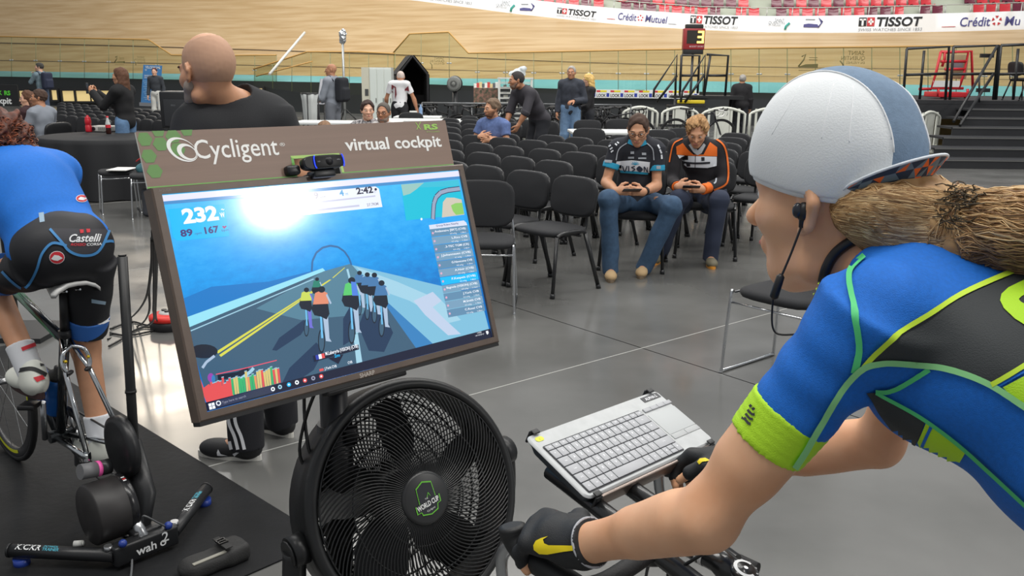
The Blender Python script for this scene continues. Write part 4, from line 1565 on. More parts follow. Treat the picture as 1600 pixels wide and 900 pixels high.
def build_front_bike():
 bl = mat('carbon_black', (22, 23, 24), 0.3, coat=0.4)
 rub = mat('hood_rubber', (26, 27, 28), 0.55)
 tape = mat('bar_tape_black', (24, 24, 25), 0.65, bump=0.15, bscale=250)
 wh = mat('bike_white_print', (226, 228, 228), 0.4)
 al = mat('brushed_alloy', (180, 182, 184), 0.3, 0.9)
 root = thing('road_bike', 'black road bike with aero bars ridden by the person in the white cap', 'bicycle', bk(SM, 0.3, 0))
 cap = bk(SM, 0.513, 0.915)
 stem_end = bk(SM, 0.63, 0.925)
 down = (bk(SM, 0.60, 0.60) - bk(SM, 0.513, 0.88)).normalized()
 s = MB()
 s.tube([cap + V((0, 0, -0.012)) + RF_ * 0.01, cap.lerp(stem_end, 0.35), stem_end], [0.022, 0.019, 0.017], bl, 18)
 s.tube([cap + V((0, 0, 0.0)), cap + down * 0.05], 0.0205, bl, 18)
 s.tube([stem_end - RS_ * 0.024, stem_end + RS_ * 0.024], 0.021, bl, 18)
 st = s.build('stem', root)
 q = MB()
 d = (stem_end - cap).normalized()
 for (k, wd) in ((0.50, 0.006), (0.58, 0.003), (0.86, 0.003)):
  p = cap.lerp(stem_end, k)
  q.tube([p, p + d * wd], 0.0200 - 0.002 * k, wh, 20, caps=False)
 Tq = frame(cap.lerp(stem_end, 0.66) + V((0, 0, 0.0185)) - RS_ * 0.012, RS_, d)
 q.text('carbon', wh, Tq @ Matrix.Rotation(PI / 2 * 0, 4, 'Z'), 0.008, 0.01)
 q.build('stem_print', st)
 tc = MB()
 Tc = frame(cap, RS_, -RF_ * math.sqrt(1 - 0.09) + V((0, 0, -0.28)))
 Tc = Matrix.Translation(cap) @ (-down).to_track_quat('Z', 'Y').to_matrix().to_4x4()
 tc.lathe([(0, 0.010), (0.004, 0.010), (0.006, 0.0075), (0.014, 0.0085), (0.020, 0.006), (0.0205, 0.0)], bl, Tc, 36)
 tc.lathe([(0.0125, 0.0089), (0.0175, 0.0080)], wh, Tc, 36, arc=4.6)
 for i in range(9):
  tc.text('ROADBIKES'[i], wh, Tc @ Matrix.Rotation(-2 * PI * i / 9, 4, 'Z') @ Matrix.Translation((-0.0015, 0.0155, 0.0084)), 0.0045)
 tc.lathe([(0.0, 0.0102), (0.003, 0.0102)], al, Tc, 18)
 tc.build('top_cap', root)
 # drop bar
 hb = MB()
 half = 0.205
 path = [stem_end, stem_end - RS_ * 0.10]
 for sgn in (-1, 1):
  o = stem_end
  pts = [o, o + RS_ * 0.11 * sgn, o + RS_ * 0.175 * sgn + RF_ * 0.004, o + RS_ * half * sgn + RF_ * 0.03 + V((0, 0, -0.004)), o + RS_ * half * sgn + RF_ * 0.075 + V((0, 0, -0.02)), o + RS_ * half * sgn + RF_ * 0.085 + V((0, 0, -0.07)), o + RS_ * half * sgn + RF_ * 0.04 + V((0, 0, -0.12)), o + RS_ * half * sgn - RF_ * 0.04 + V((0, 0, -0.13))]
  hb.tube(catmull(pts, 6), 0.0135, tape, 14)
 hb.build('handlebar', root)
 for sgn in (-1, 1):
  h = MB()
  o = stem_end + RS_ * half * sgn
  h.tube(catmull([o + RF_ * 0.02 + V((0, 0, 0.0)), o + RF_ * 0.065 + V((0, 0, 0.006)), o + RF_ * 0.11 + V((0, 0, 0.012)), o + RF_ * 0.135 + V((0, 0, 0.03 if sgn < 0 else 0.0)), o + RF_ * 0.142 + V((0, 0, 0.048 if sgn < 0 else 0.004))], 5), [0.017] * 6 + [0.0175] * 5 + [0.019] * 5 + [0.02] * 4 + [0.014], rub, 14)
  hh = h.build('brake_hood', root)
  l = MB()
  l.tube(catmull([o + RF_ * 0.138 + V((0, 0, 0.02)), o + RF_ * 0.16 + V((0, 0, -0.01)), o + RF_ * 0.155 + V((0, 0, -0.06)), o + RF_ * 0.13 + V((0, 0, -0.11))], 5), 0.006, al, 10, flat=1.8)
  l.build('brake_lever', hh)
 # aero extensions under the keyboard
 for sgn in (-1, 1):
  e = MB()
  a = bk(SM + 0.045 * sgn - 0.02, 0.54, 0.908)
  b = bk(SM + 0.045 * sgn + 0.03, 0.86, 0.962)
  e.tube([a, a.lerp(b, 0.5), b], 0.0145, bl, 14)
  e.build('aero_extension', root)
  cl = MB()
  cl.box(stem_end + RS_ * 0.05 * sgn + V((0, 0, 0.0)), (0.036, 0.036, 0.044), bl, bev=0.01)
  cl.build('extension_clamp', root)
 c = MB()
 cm = mat('cable_housing', (20, 20, 20), 0.4)
 c.tube(catmull([bk(SM - 0.06, 0.60, 0.90), bk(SM - 0.05, 0.55, 0.952), bk(SM - 0.005, 0.545, 0.955), bk(SM + 0.02, 0.58, 0.945), bk(SM + 0.05, 0.66, 0.88), bk(SM + 0.03, 0.65, 0.75)], 6), 0.0026, cm, 8)
 c.tube(catmull([bk(SM + 0.07, 0.62, 0.90), bk(SM + 0.04, 0.68, 0.88), bk(SM - 0.02, 0.66, 0.80), bk(SM - 0.03, 0.58, 0.70)], 6), 0.0026, cm, 8)
 c.build('brake_cable', root)
 # frame, fork and wheels below
 f = MB()
 ht0, ht1 = cap + down * 0.05, cap + down * 0.20
 saddle_top = bk(SM, -0.14, 0.95)
 bb = bk(SM, 0.10, 0.27)
 f.tube([ht0, ht1], 0.022, bl, 16)
 f.tube([ht0 + down * 0.02, bk(SM, -0.06, 0.74)], 0.019, bl, 16)
 f.tube([ht1 - down * 0.02, bb], 0.024, bl, 16)
 f.tube([saddle_top, bb], 0.016, bl, 16)
 rear = bk(SM, -0.31, 0.34)
 for sg in (-1, 1):
  f.tube([bb, rear + RS_ * 0.065 * sg], 0.011, bl, 12)
  f.tube([bk(SM, -0.06, 0.72), rear + RS_ * 0.065 * sg], 0.009, bl, 12)
 f.build('frame', root)
 fw = bk(SM, 0.68, 0.34)
 fk = MB()
 for sg in (-1, 1):
  fk.tube([ht1, ht1 + down * 0.05 + RS_ * 0.05 * sg, fw + RS_ * 0.05 * sg], 0.012, bl, 12)
 fk.build('fork', root)
 for wc in (fw, rear):
  w = MB()
  TW = frame(wc, RF_, V((0, 0, 1)))
  w.tube([TW @ V((0.325 * math.cos(2 * PI * k / 48), 0.325 * math.sin(2 * PI * k / 48), 0)) for k in range(48)], 0.014, rub, 8, closed=True)
  w.tube([TW @ V((0.305 * math.cos(2 * PI * k / 48), 0.305 * math.sin(2 * PI * k / 48), 0)) for k in range(48)], 0.012, bl, 8, closed=True)
  w.tube([wc - RS_ * 0.05, wc + RS_ * 0.05], 0.014, al, 12)
  for k in range(20):
   q_ = 2 * PI * k / 20
   w.tube([wc + RS_ * 0.02 * (-1) ** k, TW @ V((0.30 * math.cos(q_), 0.30 * math.sin(q_), 0))], 0.001, al, 4, caps=False)
  w.build('wheel', root)
 sd = MB()
 sd.ell(saddle_top + V((0, 0, 0.02)), (0.06, 0.06, 0.025), rub)
 sd.ell(saddle_top + RF_ * 0.12 + V((0, 0, 0.02)), (0.05, 0.05, 0.022), rub)
 sd.build('saddle', root)


build_fan()
build_keyboard()
build_front_bike()
# ================================================================ the nearest rider: white cap, blue and lime jersey
def patch(bvh, polypx, m, mb, off=0.0018, step=7.0, hole=None):
 """a printed panel lying on a garment: outline in view, laid on the cloth surface itself"""
 P = [V((float(x), float(y))) for x, y in polypx]
 x0, x1 = min(p.x for p in P), max(p.x for p in P)
 y0, y1 = min(p.y for p in P), max(p.y for p in P)

 def inside(q):
  c = False
  for i in range(len(P)):
   a, b = P[i - 1], P[i]
   if (a.y > q.y) != (b.y > q.y) and q.x < (b.x - a.x) * (q.y - a.y) / (b.y - a.y) + a.x:
    c = not c
  return c
 pts = []
 idx = []
 for i in range(len(P)):
  a, b = P[i - 1], P[i]
  k = max(1, int((b - a).length / step))
  for j in range(k):
   idx.append(len(pts))
   pts.append(a.lerp(b, j / k))
 nb = len(pts)
 y = y0 + step / 2
 while y < y1:
  x = x0 + step / 2
  while x < x1:
   q = V((x, y))
   if inside(q) and min((q - e).length for e in pts[:nb]) > step * 0.5:
    pts.append(q)
   x += step
  y += step
 r = delaunay_2d_cdt(pts, [], [list(range(nb))], 1, 1e-5)
 o = V((0, 0, CAMH))
 out, ok = [], []
 for q in r[0]:
  d = V(ray(q.x, q.y)).normalized()
  h = bvh.ray_cast(o, d)
  if h[0] is None:
   out.append(V((0, 0, 0)))
   ok.append(False)
  else:
   nrm = h[1] if h[1].dot(d) < 0 else -h[1]
   out.append(h[0] + nrm * off - d * off * 0.6)
   ok.append(True)
 fs = [tuple(f) for f in r[2] if all(ok[i] for i in f) and max((out[f[i]] - out[f[i - 1]]).length for i in range(len(f))) < 0.06]
 mb.add(out, fs, m, True)


def ribbon(px, w):
 """outline around a polyline, in view"""
 c = catmull([(x, y, 0) for x, y in px], 6)
 L, R = [], []
 for i, p in enumerate(c):
  t = (c[min(i + 1, len(c) - 1)] - c[max(i - 1, 0)]).normalized()
  n = V((-t.y, t.x, 0)) * (w[0] + (w[1] - w[0]) * i / (len(c) - 1) if isinstance(w, tuple) else w) / 2
  L.append((p + n)[:2])
  R.append((p - n)[:2])
 return L + R[::-1]


def bvh_of(o):
 me = o.data
 W_ = wmat(o)
 return BVHTree.FromPolygons([W_ @ v.co for v in me.vertices], [tuple(p.vertices) for p in me.polygons])


HEAD = [  # a head about 0.235 m tall around its middle: x right, y to the face, z up
 E_((0, -0.018, 0.025), (0.075, 0.097, 0.092)), E_((0, 0.030, -0.030), (0.060, 0.066, 0.083)), E_((0, 0.058, -0.090), (0.034, 0.034, 0.026)),
 C((-0.045, 0.0, -0.078), (0.0, 0.062, -0.095), 0.022, 0.02), C((0.045, 0.0, -0.078), (0.0, 0.062, -0.095), 0.022, 0.02),
 C((0, 0.090, 0.012), (0, 0.117, -0.028), 0.008, 0.0125, k=0.010), C((-0.014, 0.098, -0.030), (0.014, 0.098, -0.030), 0.008, k=0.008),
 C((-0.032, 0.082, 0.020), (0.032, 0.082, 0.020), 0.013), C((-0.018, 0.091, -0.058), (0.018, 0.091, -0.058), 0.0085, k=0.010),
 C((-0.015, 0.090, -0.067), (0.015, 0.090, -0.067), 0.008, k=0.008), C((0.036, 0.066, -0.022), (0.05, 0.03, -0.02), 0.022), C((-0.036, 0.066, -0.022), (-0.05, 0.03, -0.02), 0.022)]


def EAR(s):
 return [C((s * 0.074, 0.000, 0.012), (s * 0.083, -0.016, 0.018), 0.006, k=0.008), C((s * 0.083, -0.016, 0.018), (s * 0.087, -0.024, 0.000), 0.006, k=0.004),
   C((s * 0.087, -0.024, 0.0), (s * 0.080, -0.012, -0.026), 0.006, 0.0065, k=0.004), C((s * 0.080, -0.012, -0.026), (s * 0.073, 0.0, -0.034), 0.0075, 0.006, k=0.005),
   E_((s * 0.076, -0.009, -0.004), (0.006, 0.014, 0.022), k=0.006)]


def hand_prims(wr, dirv, palm, thumb, curl=0.6, s=1.0, bare=True, spread=0.12):
 """wrist point, direction to the knuckles, palm normal, thumb side; five fingers bent by curl towards the palm"""
 d = V(dirv).normalized()
 t = V(thumb)
 t = (t - d * t.dot(d)).normalized()
 p = d.cross(t)
 if p.dot(V(palm)) < 0:
  p = -p
 w = V(wr)
 k = 0.007 * s
 out = []
 for q, L in ((0.030, 0.088), (0.010, 0.092), (-0.010, 0.088), (-0.028, 0.080)):
  out.append(C(w + t * q * 0.55 * s, w + d * L * s + t * q * s, 0.0155 * s, 0.0115 * s, k=0.016 * s))
 out.append(C(w, w + d * 0.05 * s, 0.021 * s, 0.02 * s, k=0.02 * s))
 for q, L, F in ((0.030, 0.088, 0.072), (0.010, 0.092, 0.080), (-0.010, 0.088, 0.074), (-0.028, 0.080, 0.060)):
  a = w + d * L * s + t * q * s
  dd = d
  ang = 0.0
  r = 0.0098 * s
  for i, fr_ in enumerate((0.46, 0.30, 0.24)):
   ang += curl * (1.1, 1.0, 0.7)[i]
   dd = (d * math.cos(ang) + p * math.sin(ang) + t * (q * spread / 0.03)).normalized()
   b = a + dd * F * fr_ * s
   out.append(C(a, b, r, r * 0.92, k=k * 0.6))
   a, r = b, r * 0.92
 a = w + d * 0.022 * s + t * 0.026 * s
 b = a + (d * 0.6 + t * 0.75 + p * 0.3).normalized() * 0.036 * s
 c_ = b + (d * 0.85 + t * 0.25 + p * (0.25 + 0.5 * curl)).normalized() * 0.03 * s
 e = c_ + (d * 0.8 - t * 0.05 + p * (0.3 + 0.6 * curl)).normalized() * 0.024 * s
 out += [C(a, b, 0.015 * s, 0.012 * s, k=0.012 * s), C(b, c_, 0.0115 * s, 0.0105 * s, k=k), C(c_, e, 0.0105 * s, 0.009 * s, k=k)]
 return out


def build_rider():
 skin = mat('skin_fair', (234, 182, 144), 0.5, var=0.05, vscale=14, sss=0.08, alt=(224, 166, 126))
 blue = mat('jersey_blue', (14, 108, 206), 0.75, var=0.07, vscale=220, bump=0.25, bscale=900)
 lime = mat('jersey_lime', (186, 236, 44), 0.65, bump=0.2, bscale=700)
 yel = mat('jersey_piping_yellow', (204, 238, 60), 0.6)
 mint = mat('jersey_piping_mint', (150, 224, 150), 0.6)
 green = mat('jersey_piping_green', (84, 208, 128), 0.6)
 char = mat('jersey_charcoal', (52, 56, 58), 0.7, bump=0.2, bscale=800)
 navy = mat('bib_black', (28, 30, 34), 0.6)
 root = thing('person', 'rider in white cap, blue and lime jersey and black gloves, leaning over handlebars', 'person', bk(SM, 0.1, 0))
 B = bk
 HO = B(1.042, 0.440, 1.484)
 HF = V((-0.60, 0.80, -0.07)).normalized()
 HR = HF.cross(V((0, 0, 1))).normalized()
 CT = frame(HO, HR, HF)
 CI = CT.inverted()
 HO = HO + V((0.91, -0.41, 0)) * 0.014 + V((0, 0, -0.026))
 HT = frame(HO, HR, HF)
 HI = HT.inverted()
 # ---- body: head, neck, trunk, arms, upper legs in one skin
 head = xf([E_((0, 0.0, 0.022), (0.073, 0.080, 0.084))] + HEAD[1:] + [C((0, 0.100, -0.004), (0, 0.123, -0.031), 0.008, 0.0115, k=0.01)] + EAR(-1) + EAR(1), HT)
 nk0, nk1 = B(1.05, 0.33, 1.375), HT @ V((0, -0.022, -0.055))
 trunk = lambda g=0.0: [
  E_(B(1.05, 0.112, 1.242), (0.150 + g, 0.155 + g, 0.125 + g), R=frame((0, 0, 0), RS_, RF_ + V((0, 0, 0.5)))),
  E_(B(1.05, 0.215, 1.304), (0.150 + g, 0.165 + g, 0.098 + g), R=frame((0, 0, 0), RS_, RF_ + V((0, 0, 0.22)))),
  E_(B(1.05, 0.00, 1.215), (0.145 + g, 0.19 + g, 0.130 + g), R=frame((0, 0, 0), RS_, RF_ + V((0, 0, 0.42)))),
  E_(B(1.05, -0.14, 1.13), (0.165 + g, 0.15 + g, 0.13 + g), R=frame((0, 0, 0), RS_, RF_ + V((0, 0, 0.6)))),
  C(B(0.912, 0.318, 1.362), B(1.188, 0.318, 1.362), 0.050 + g, k=0.05), C(B(0.97, 0.27, 1.285), B(1.13, 0.27, 1.285), 0.066 + g, k=0.05)]
 shL, elL, wrL = B(0.893, 0.322, 1.360), B(0.822, 0.452, 1.112), B(0.850, 0.646, 0.990)
 shR, elR, wrR = B(1.207, 0.322, 1.360), B(1.295, 0.432, 1.062), B(1.262, 0.632, 0.968)

 def arm(sh, el, wr, ins):
  a = [C(sh, el, 0.042, 0.033), C(sh.lerp(el, 0.35), sh.lerp(el, 0.7), 0.038, 0.035)]
  m = el.lerp(wr, 0.28)
  a += [C(el, wr, 0.0355, 0.025, k=0.02), C(el + V((0, 0, -0.010)) - RF_ * 0.004, el + V((0, 0, -0.008)), 0.026, k=0.012)]
  a += [C(el.lerp(wr, 0.18) + V((0, 0, 0.003)), el.lerp(wr, 0.5), 0.037, 0.031, k=0.012)]
  return a
 hL = hand_prims(wrL, RF_ * 0.95 + RS_ * -0.05 + V((0, 0, -0.10)), V((0, 0, -1)) + RS_ * 0.45, RS_ * 1 + V((0, 0, 0.35)), 0.72, 0.95)
 hR = hand_prims(wrR, RF_ * 0.95 + RS_ * 0.03 + V((0, 0, -0.10)), V((0, 0, -1)) - RS_ * 0.45, -RS_ + V((0, 0, 0.35)), 0.72, 0.95)
 legs = []
 for s in (-1, 1):
  hip, kn, an = B(1.05 + 0.08 * s, -0.10, 1.02), B(1.05 + 0.075 * s, 0.24 if s < 0 else 0.17, 0.74 if s < 0 else 0.60), B(1.05 + 0.075 * s, 0.02, 0.42 if s < 0 else 0.22)
  legs += [C(hip, kn, 0.085, 0.055), C(kn, an, 0.052, 0.035), C(an, an + RF_ * 0.16 + V((0, 0, -0.06)), 0.034, 0.026)]
 body = blob('body', trunk(-0.012) + [C(nk0, nk1, 0.060, 0.054, k=0.05)] + arm(shL, elL, wrL, 1) + arm(shR, elR, wrR, -1) + hL + hR + legs + head, 0.0042, skin, root, k=0.022, disp=wob(0.0008, 60, 2))
 # ---- face details
 lip = mat('lip_pink', (196, 120, 110), 0.5)
 e = MB()
 e.ell(HT @ V((0, 0.0935, -0.0625)), (0.020, 0.008, 0.008), lip, n=14)
 e.build('mouth', root)
 for s in (-1, 1):
  y = MB()
  y.ell(HT @ V((0.031 * s, 0.082, 0.004)), (0.012, 0.012, 0.012), mat('eye_white', (230, 228, 224), 0.3), n=14)
  y.ell(HT @ V((0.031 * s, 0.0915, 0.004)), (0.005, 0.005, 0.005), mat('iris_dark', (60, 50, 44), 0.2), n=10)
  y.build('eye', root)
  w = MB()
  w.tube([HT @ V((0.018 * s, 0.093, 0.026)), HT @ V((0.034 * s, 0.091, 0.030)), HT @ V((0.048 * s, 0.080, 0.025))], 0.003, mat('brow_blond', (150, 116, 80), 0.8), 6)
  w.build('eyebrow', root)
 # ---- jersey
 cuffL, cuffR = shL.lerp(elL, 0.60), shR.lerp(elR, 0.60)
 sleeve = [Kp(shL, cuffL, 0.053, 0.0425, k=0.03), Kp(shR, cuffR, 0.053, 0.0425, k=0.03)]
 sub = [C(nk0 + (nk1 - nk0) * 0.55, nk1 + (nk1 - nk0) * 1.5, 0.066, 0.075, k=0.012, sub=True), Bx(B(1.05, -0.32, 1.02), (0.6, 0.4, 0.5), 0.01, R=frame((0, 0, 0), RS_, RF_ + V((0, 0, 0.6))), k=0.01, sub=True)]
 wr = wob(0.0011, 38, 4)
 fold = lambda X: wr(X) + 0.0022 * np.sin((X - np.array(shL)) @ (np.array(elL - shL) / (elL - shL).length) * 150 + 30 * ((X - np.array(shL)) @ np.array(RS_))) * np.exp(-(np.linalg.norm(X - np.array(shL.lerp(elL, 0.28)), axis=1) / 0.075) ** 2)
 jersey = blob('jersey', trunk(0.006) + [C(nk0, nk0.lerp(nk1, 0.5), 0.066, 0.062, k=0.05)] + sleeve + sub, 0.0045, blue, root, k=0.035, disp=fold)
 bv = bvh_of(jersey)

 def pan(name, pieces, par=jersey, off=0.0018, step=7.0):
  mb = MB()
  for q, (pl, m) in enumerate(pieces):
   patch(bv, pl, m, mb, off + 0.0004 * q, step)
  return mb.build(name, par)
 pan('back_panel', [([(1347, 573), (1368, 550), (1411, 515), (1455, 488), (1500, 462), (1550, 440), (1606, 419), (1606, 572), (1549, 599), (1500, 580), (1455, 569), (1420, 565), (1389, 566)], char)])
 ring = [(1606, 437), (1575, 452), (1564, 462), (1562, 472), (1568, 484), (1585, 500), (1606, 513), (1606, 481), (1594, 474), (1591, 470), (1595, 466), (1606, 460)]
 pan('ring_print', [(ring, lime)], off=0.0026)
 pan('yellow_piping', [(ribbon([(1345, 576), (1368, 551), (1411, 515), (1455, 488), (1500, 462), (1550, 440), (1606, 418)], 8), yel), (ribbon([(1549, 601), (1575, 587), (1606, 569)], 8), yel)], off=0.003, step=6)
 pan('hip_panel', [([(1567, 605), (1606, 585), (1606, 640), (1590, 628)], lime), (ribbon([(1556, 605), (1580, 592), (1606, 578)], 4), blue)], off=0.0022)
 pan('mint_piping', [(ribbon([(1240, 729), (1258, 702), (1286, 655), (1318, 604), (1345, 576), (1370, 567), (1400, 565), (1455, 571), (1500, 582), (1549, 602), (1606, 638)], 9.5), mint)], off=0.0032, step=6)
 pan('shoulder_piping', [(ribbon([(1352, 401), (1332, 420), (1328, 440), (1333, 475), (1341, 520), (1342, 548), (1334, 582)], (8, 11)), green)], off=0.0026, step=6)
 pan('armpit_piping', [(ribbon([(1366, 610), (1385, 610), (1402, 605), (1425, 593), (1452, 576)], (7, 9)), green)], off=0.0026, step=6)
 pan('side_piping', [(ribbon([(1366, 611), (1400, 628), (1447, 655), (1500, 694), (1550, 738), (1606, 790)], 6), green)], off=0.0028, step=6)
 pan('chest_panel', [([(1352, 613), (1366, 612), (1400, 630), (1446, 658), (1438, 680), (1427, 703), (1408, 690), (1378, 650)], char)], off=0.0016)
 pan('lime_panel', [([(1448, 659), (1480, 683), (1509, 706), (1496, 728), (1481, 750), (1452, 726), (1428, 704), (1438, 682)], lime), (ribbon([(1456, 665), (1445, 688), (1436, 710)], 5), blue)], off=0.002)
 for s_, e_, c_ in ((shL, elL, cuffL), (shR, elR, cuffR)):
  blob('cuff_band', [Kp(s_.lerp(e_, 0.44), c_ + (e_ - s_) * 0.008, 0.0472, 0.0446)], 0.0035, lime, jersey, k=0.01, disp=lambda X: 0.0005 * np.sin((X - np.array(shL)) @ np.array((elL - shL).normalized()) * 700))
 pan('cuff_print', [(ribbon([(1164, 657), (1168, 650), (1173, 641)], 7), char), (ribbon([(1166, 654), (1172, 662), (1176, 663)], 4), char), (ribbon([(1169, 648), (1175, 655), (1180, 656)], 4), char), (ribbon([(1173, 642), (1179, 648), (1184, 648)], 4), char), (ribbon([(1176, 637), (1178, 636), (1180, 634)], 4), char), (ribbon([(1181, 641), (1183, 640), (1185, 638)], 4), char)], off=0.003, step=4)
 pan('collar_print', [([(1268, 462), (1278, 448), (1284, 442), (1279, 455), (1272, 466)], lime), ([(1259, 474), (1267, 463), (1270, 468), (1262, 476)], lime)], off=0.0026, step=4)
 # ---- bib shorts below the jersey
 sh = []
 for s in (-1, 1):
  hip, kn = B(1.05 + 0.08 * s, -0.10, 1.02), B(1.05 + 0.075 * s, 0.24 if s < 0 else 0.17, 0.74 if s < 0 else 0.60)
  sh.append(Kp(hip, hip.lerp(kn, 0.75), 0.094, 0.07))
 blob('bib_shorts', [E_(B(1.05, -0.14, 1.13), (0.172, 0.157, 0.137), R=frame((0, 0, 0), RS_, RF_ + V((0, 0, 0.6))))] + sh, 0.008, navy, root, k=0.04)
 # ---- gloves: fingers bare from the middle joint on
 gm = mat('glove_black', (26, 28, 31), 0.62, bump=0.15, bscale=600)
 for wr_, el_, hp, sg in ((wrL, elL, hL, 1), (wrR, elR, hR, -1)):
  d = (wr_ - el_).normalized()
  cuff = wr_ - d * 0.018
  gp = [Kp(cuff, wr_ + d * 0.03, 0.0305, 0.027, k=0.02)]
  fing = [p for p in hp]
  keep = fing[:5]
  for f in range(4):
   keep += fing[5 + 3 * f:5 + 3 * f + 2]
  keep += fing[17:19]
  g = blob('glove', gp + keep, 0.0028, gm, root, k=0.016, infl=0.0022, disp=wob(0.0006, 110, 7))
  c = MB()
  pts = []
  q = d.to_track_quat('Z', 'Y').to_matrix()
  for i in range(32):
   a = 2 * PI * i / 32
   pts.append(cuff + q @ V((0.0315 * math.cos(a), 0.0315 * math.sin(a), 0)))
  c.tube(pts, 0.0022, mat('cuff_grey', (176, 178, 184), 0.7), 8, closed=True)
  c.build('cuff_hem', g)
  gb = bvh_of(g)
  tick = MB()
  if sg == 1:
   sw = [(857, 838), (849, 843), (851, 849), (858, 852), (895, 852.5), (896, 860), (880, 862), (856, 866), (843, 865), (835, 859), (834, 852), (838, 845), (846, 841)]
   patch(gb, sw, mat('tick_yellow', (236, 212, 20), 0.5), tick, 0.0012, 4)
  else:
   sw = [(1090, 722), (1094, 717), (1102, 716), (1110, 720), (1104, 721), (1097, 722), (1093, 726)]
   patch(gb, sw, mat('tick_yellow', (236, 212, 20), 0.5), tick, 0.0012, 3)
  if tick.f:
   tick.build('tick_print', g)
 # ---- cap worn back to front, brim flipped up behind
 wht = mat('cap_white', (232, 236, 238), 0.8, bump=0.12, bscale=500)
 gry = mat('cap_bluegrey', (112, 134, 158), 0.85, var=0.06, vscale=120, bump=0.12, bscale=500)
 cc = V((0, -0.001, 0.022))
 cr = np.array((0.0835, 0.100, 0.097))

 def pick(X):
  loc = np.array([CI @ V(x) for x in X])
  wdt = 0.030 + 0.006 * np.clip(-loc[:, 1] / 0.1, -1, 1)
  return (np.abs(loc[:, 0]) < wdt).astype(int)
 lowc = frame((0, 0, 0), V((1, 0, 0)), V((0, 1, 0.17)))
 cw = wob(0.0009, 45, 9)
 cap = blob('cycling_cap', xf([E_(cc, cr), E_(cc + V((0, -0.012, 0.004)), (0.080, 0.092, 0.094), k=0.03), Bx(cc + V((0, 0, -0.1175)), (0.4, 0.4, 0.165), 0.002, R=lowc, k=0.002, sub=True)], CT), 0.003, wht, root, disp=cw, pick=pick, mats=[wht, gry])
 # seams and hem
 sm = mat('cap_seam', (244, 246, 248), 0.8)
 cb = bvh_of(cap)

 def onhead(p, off=0.0008):
  w = CT @ V(p)
  r = cb.find_nearest(w)
  return r[0] + r[1] * off
 se = MB()
 for pl in ([(1303, 131), (1294, 165), (1288, 195), (1284, 216)], [(1333, 134), (1331, 170), (1328, 200), (1327, 222)], [(1250, 134), (1236, 160), (1221, 185), (1206, 210)]):
  pts = []
  for p in catmull([(x, y, 0) for x, y in pl[:]], 6):
   h = cb.ray_cast(V((0, 0, CAMH)), V(ray(p.x, p.y)).normalized())
   if h[0]:
    pts.append(h[0])
  if len(pts) > 2:
   se.tube(pts, 0.0005, sm, 6)
 for x in (-1, 1):
  pts = [onhead(cc + V((x * (0.030 - 0.006 * math.sin(a)), 0.100 * math.sin(a), 0.097 * math.cos(a)))) for a in np.linspace(-1.5, 1.35, 40)]
  se.tube(pts, 0.0010, sm, 6)
 se.build('cap_seam', cap)
 zr = -0.035
 hem = MB()
 k = math.sqrt(1 - ((zr) / 0.097) ** 2)
 hp = [onhead(cc + V((0.0835 * k * math.sin(a), 0.100 * k * math.cos(a), zr + 0.17 * 0.100 * k * math.cos(a) - 0.001)), 0.0) for a in np.linspace(0, 2 * PI, 60, endpoint=False)]
 hem.tube(hp, 0.0030, wht, 8, closed=True, flat=1.9)
 hem.build('cap_hem', cap)
 bm_ = [mat('brim_navy', (44, 58, 78), 0.7), mat('brim_slate', (108, 126, 138), 0.7), mat('brim_orange', (240, 110, 44), 0.7), mat('brim_light', (214, 220, 226), 0.7)]
 br = MB()
 na, nb_ = 20, 5
 G, G2 = [], []
 for j in range(nb_ + 1):
  v = j / nb_
  row, row2 = [], []
  for i in range(na + 1):
   a = -1.05 + 2.1 * i / na
   base = cc + V((0.0835 * k * math.sin(a) * 1.01, -0.100 * k * math.cos(a) * 1.01, zr - 0.17 * 0.100 * k * math.cos(a)))
   L = 0.056 * max(0.0, math.cos(a / 1.05 * PI / 2)) ** 0.6
   tip = base + V((math.sin(a) * L * 0.25, -L * 0.70, L * 0.98))
   p = base.lerp(tip, v)
   row.append(CT @ p)
   row2.append(CT @ (p + V((0, -0.0012, -0.0016))))
  G.append(row)
  G2.append(row2)
 pal = random.Random(11)
 for j in range(nb_):
  for i in range(na):
   q = [G2[j][i], G2[j][i + 1], G2[j + 1][i + 1], G2[j + 1][i]]
   t1 = bm_[pal.choice((0, 1, 1, 1, 2, 1))]
   t2 = bm_[pal.choice((0, 0, 1, 0, 2))]
   if (i + j) % 2:
    br.add(q, [(0, 1, 2)], t1)
    br.add(q, [(0, 2, 3)], t2)
   else:
    br.add(q, [(0, 1, 3)], t1)
    br.add(q, [(1, 2, 3)], t2)
 br.sheet(G, bm_[3])
 edge = [G[nb_][i].lerp(G2[nb_][i], 0.5) for i in range(na + 1)]
 br.tube(edge, 0.0018, bm_[3], 6)
 br.build('cap_brim', cap)
 # ---- hair: under the cap, gathered in a dark band, then down over the back
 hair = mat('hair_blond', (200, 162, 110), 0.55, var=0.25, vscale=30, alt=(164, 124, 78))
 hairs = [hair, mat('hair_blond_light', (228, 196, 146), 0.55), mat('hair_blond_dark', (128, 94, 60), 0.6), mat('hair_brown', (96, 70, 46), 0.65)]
 tie = HT @ V((0.004, -0.140, -0.050))
 nape = HT @ V((0, -0.10, -0.06))
 tail = [tie, B(1.035, 0.275, 1.440), B(1.02, 0.215, 1.447), B(1.005, 0.13, 1.44), B(1.0, 0.03, 1.41), B(0.99, -0.06, 1.36)]
 rad = [0.026, 0.034, 0.036, 0.036, 0.034, 0.024]
 pr = [C(tail[i], tail[i + 1], rad[i], rad[i + 1]) for i in range(5)]
 pr += xf([E_((0, -0.066, -0.006), (0.078, 0.064, 0.046)), C((0.0, -0.09, -0.040), (0.004, -0.140, -0.050), 0.050, 0.028)], HT)
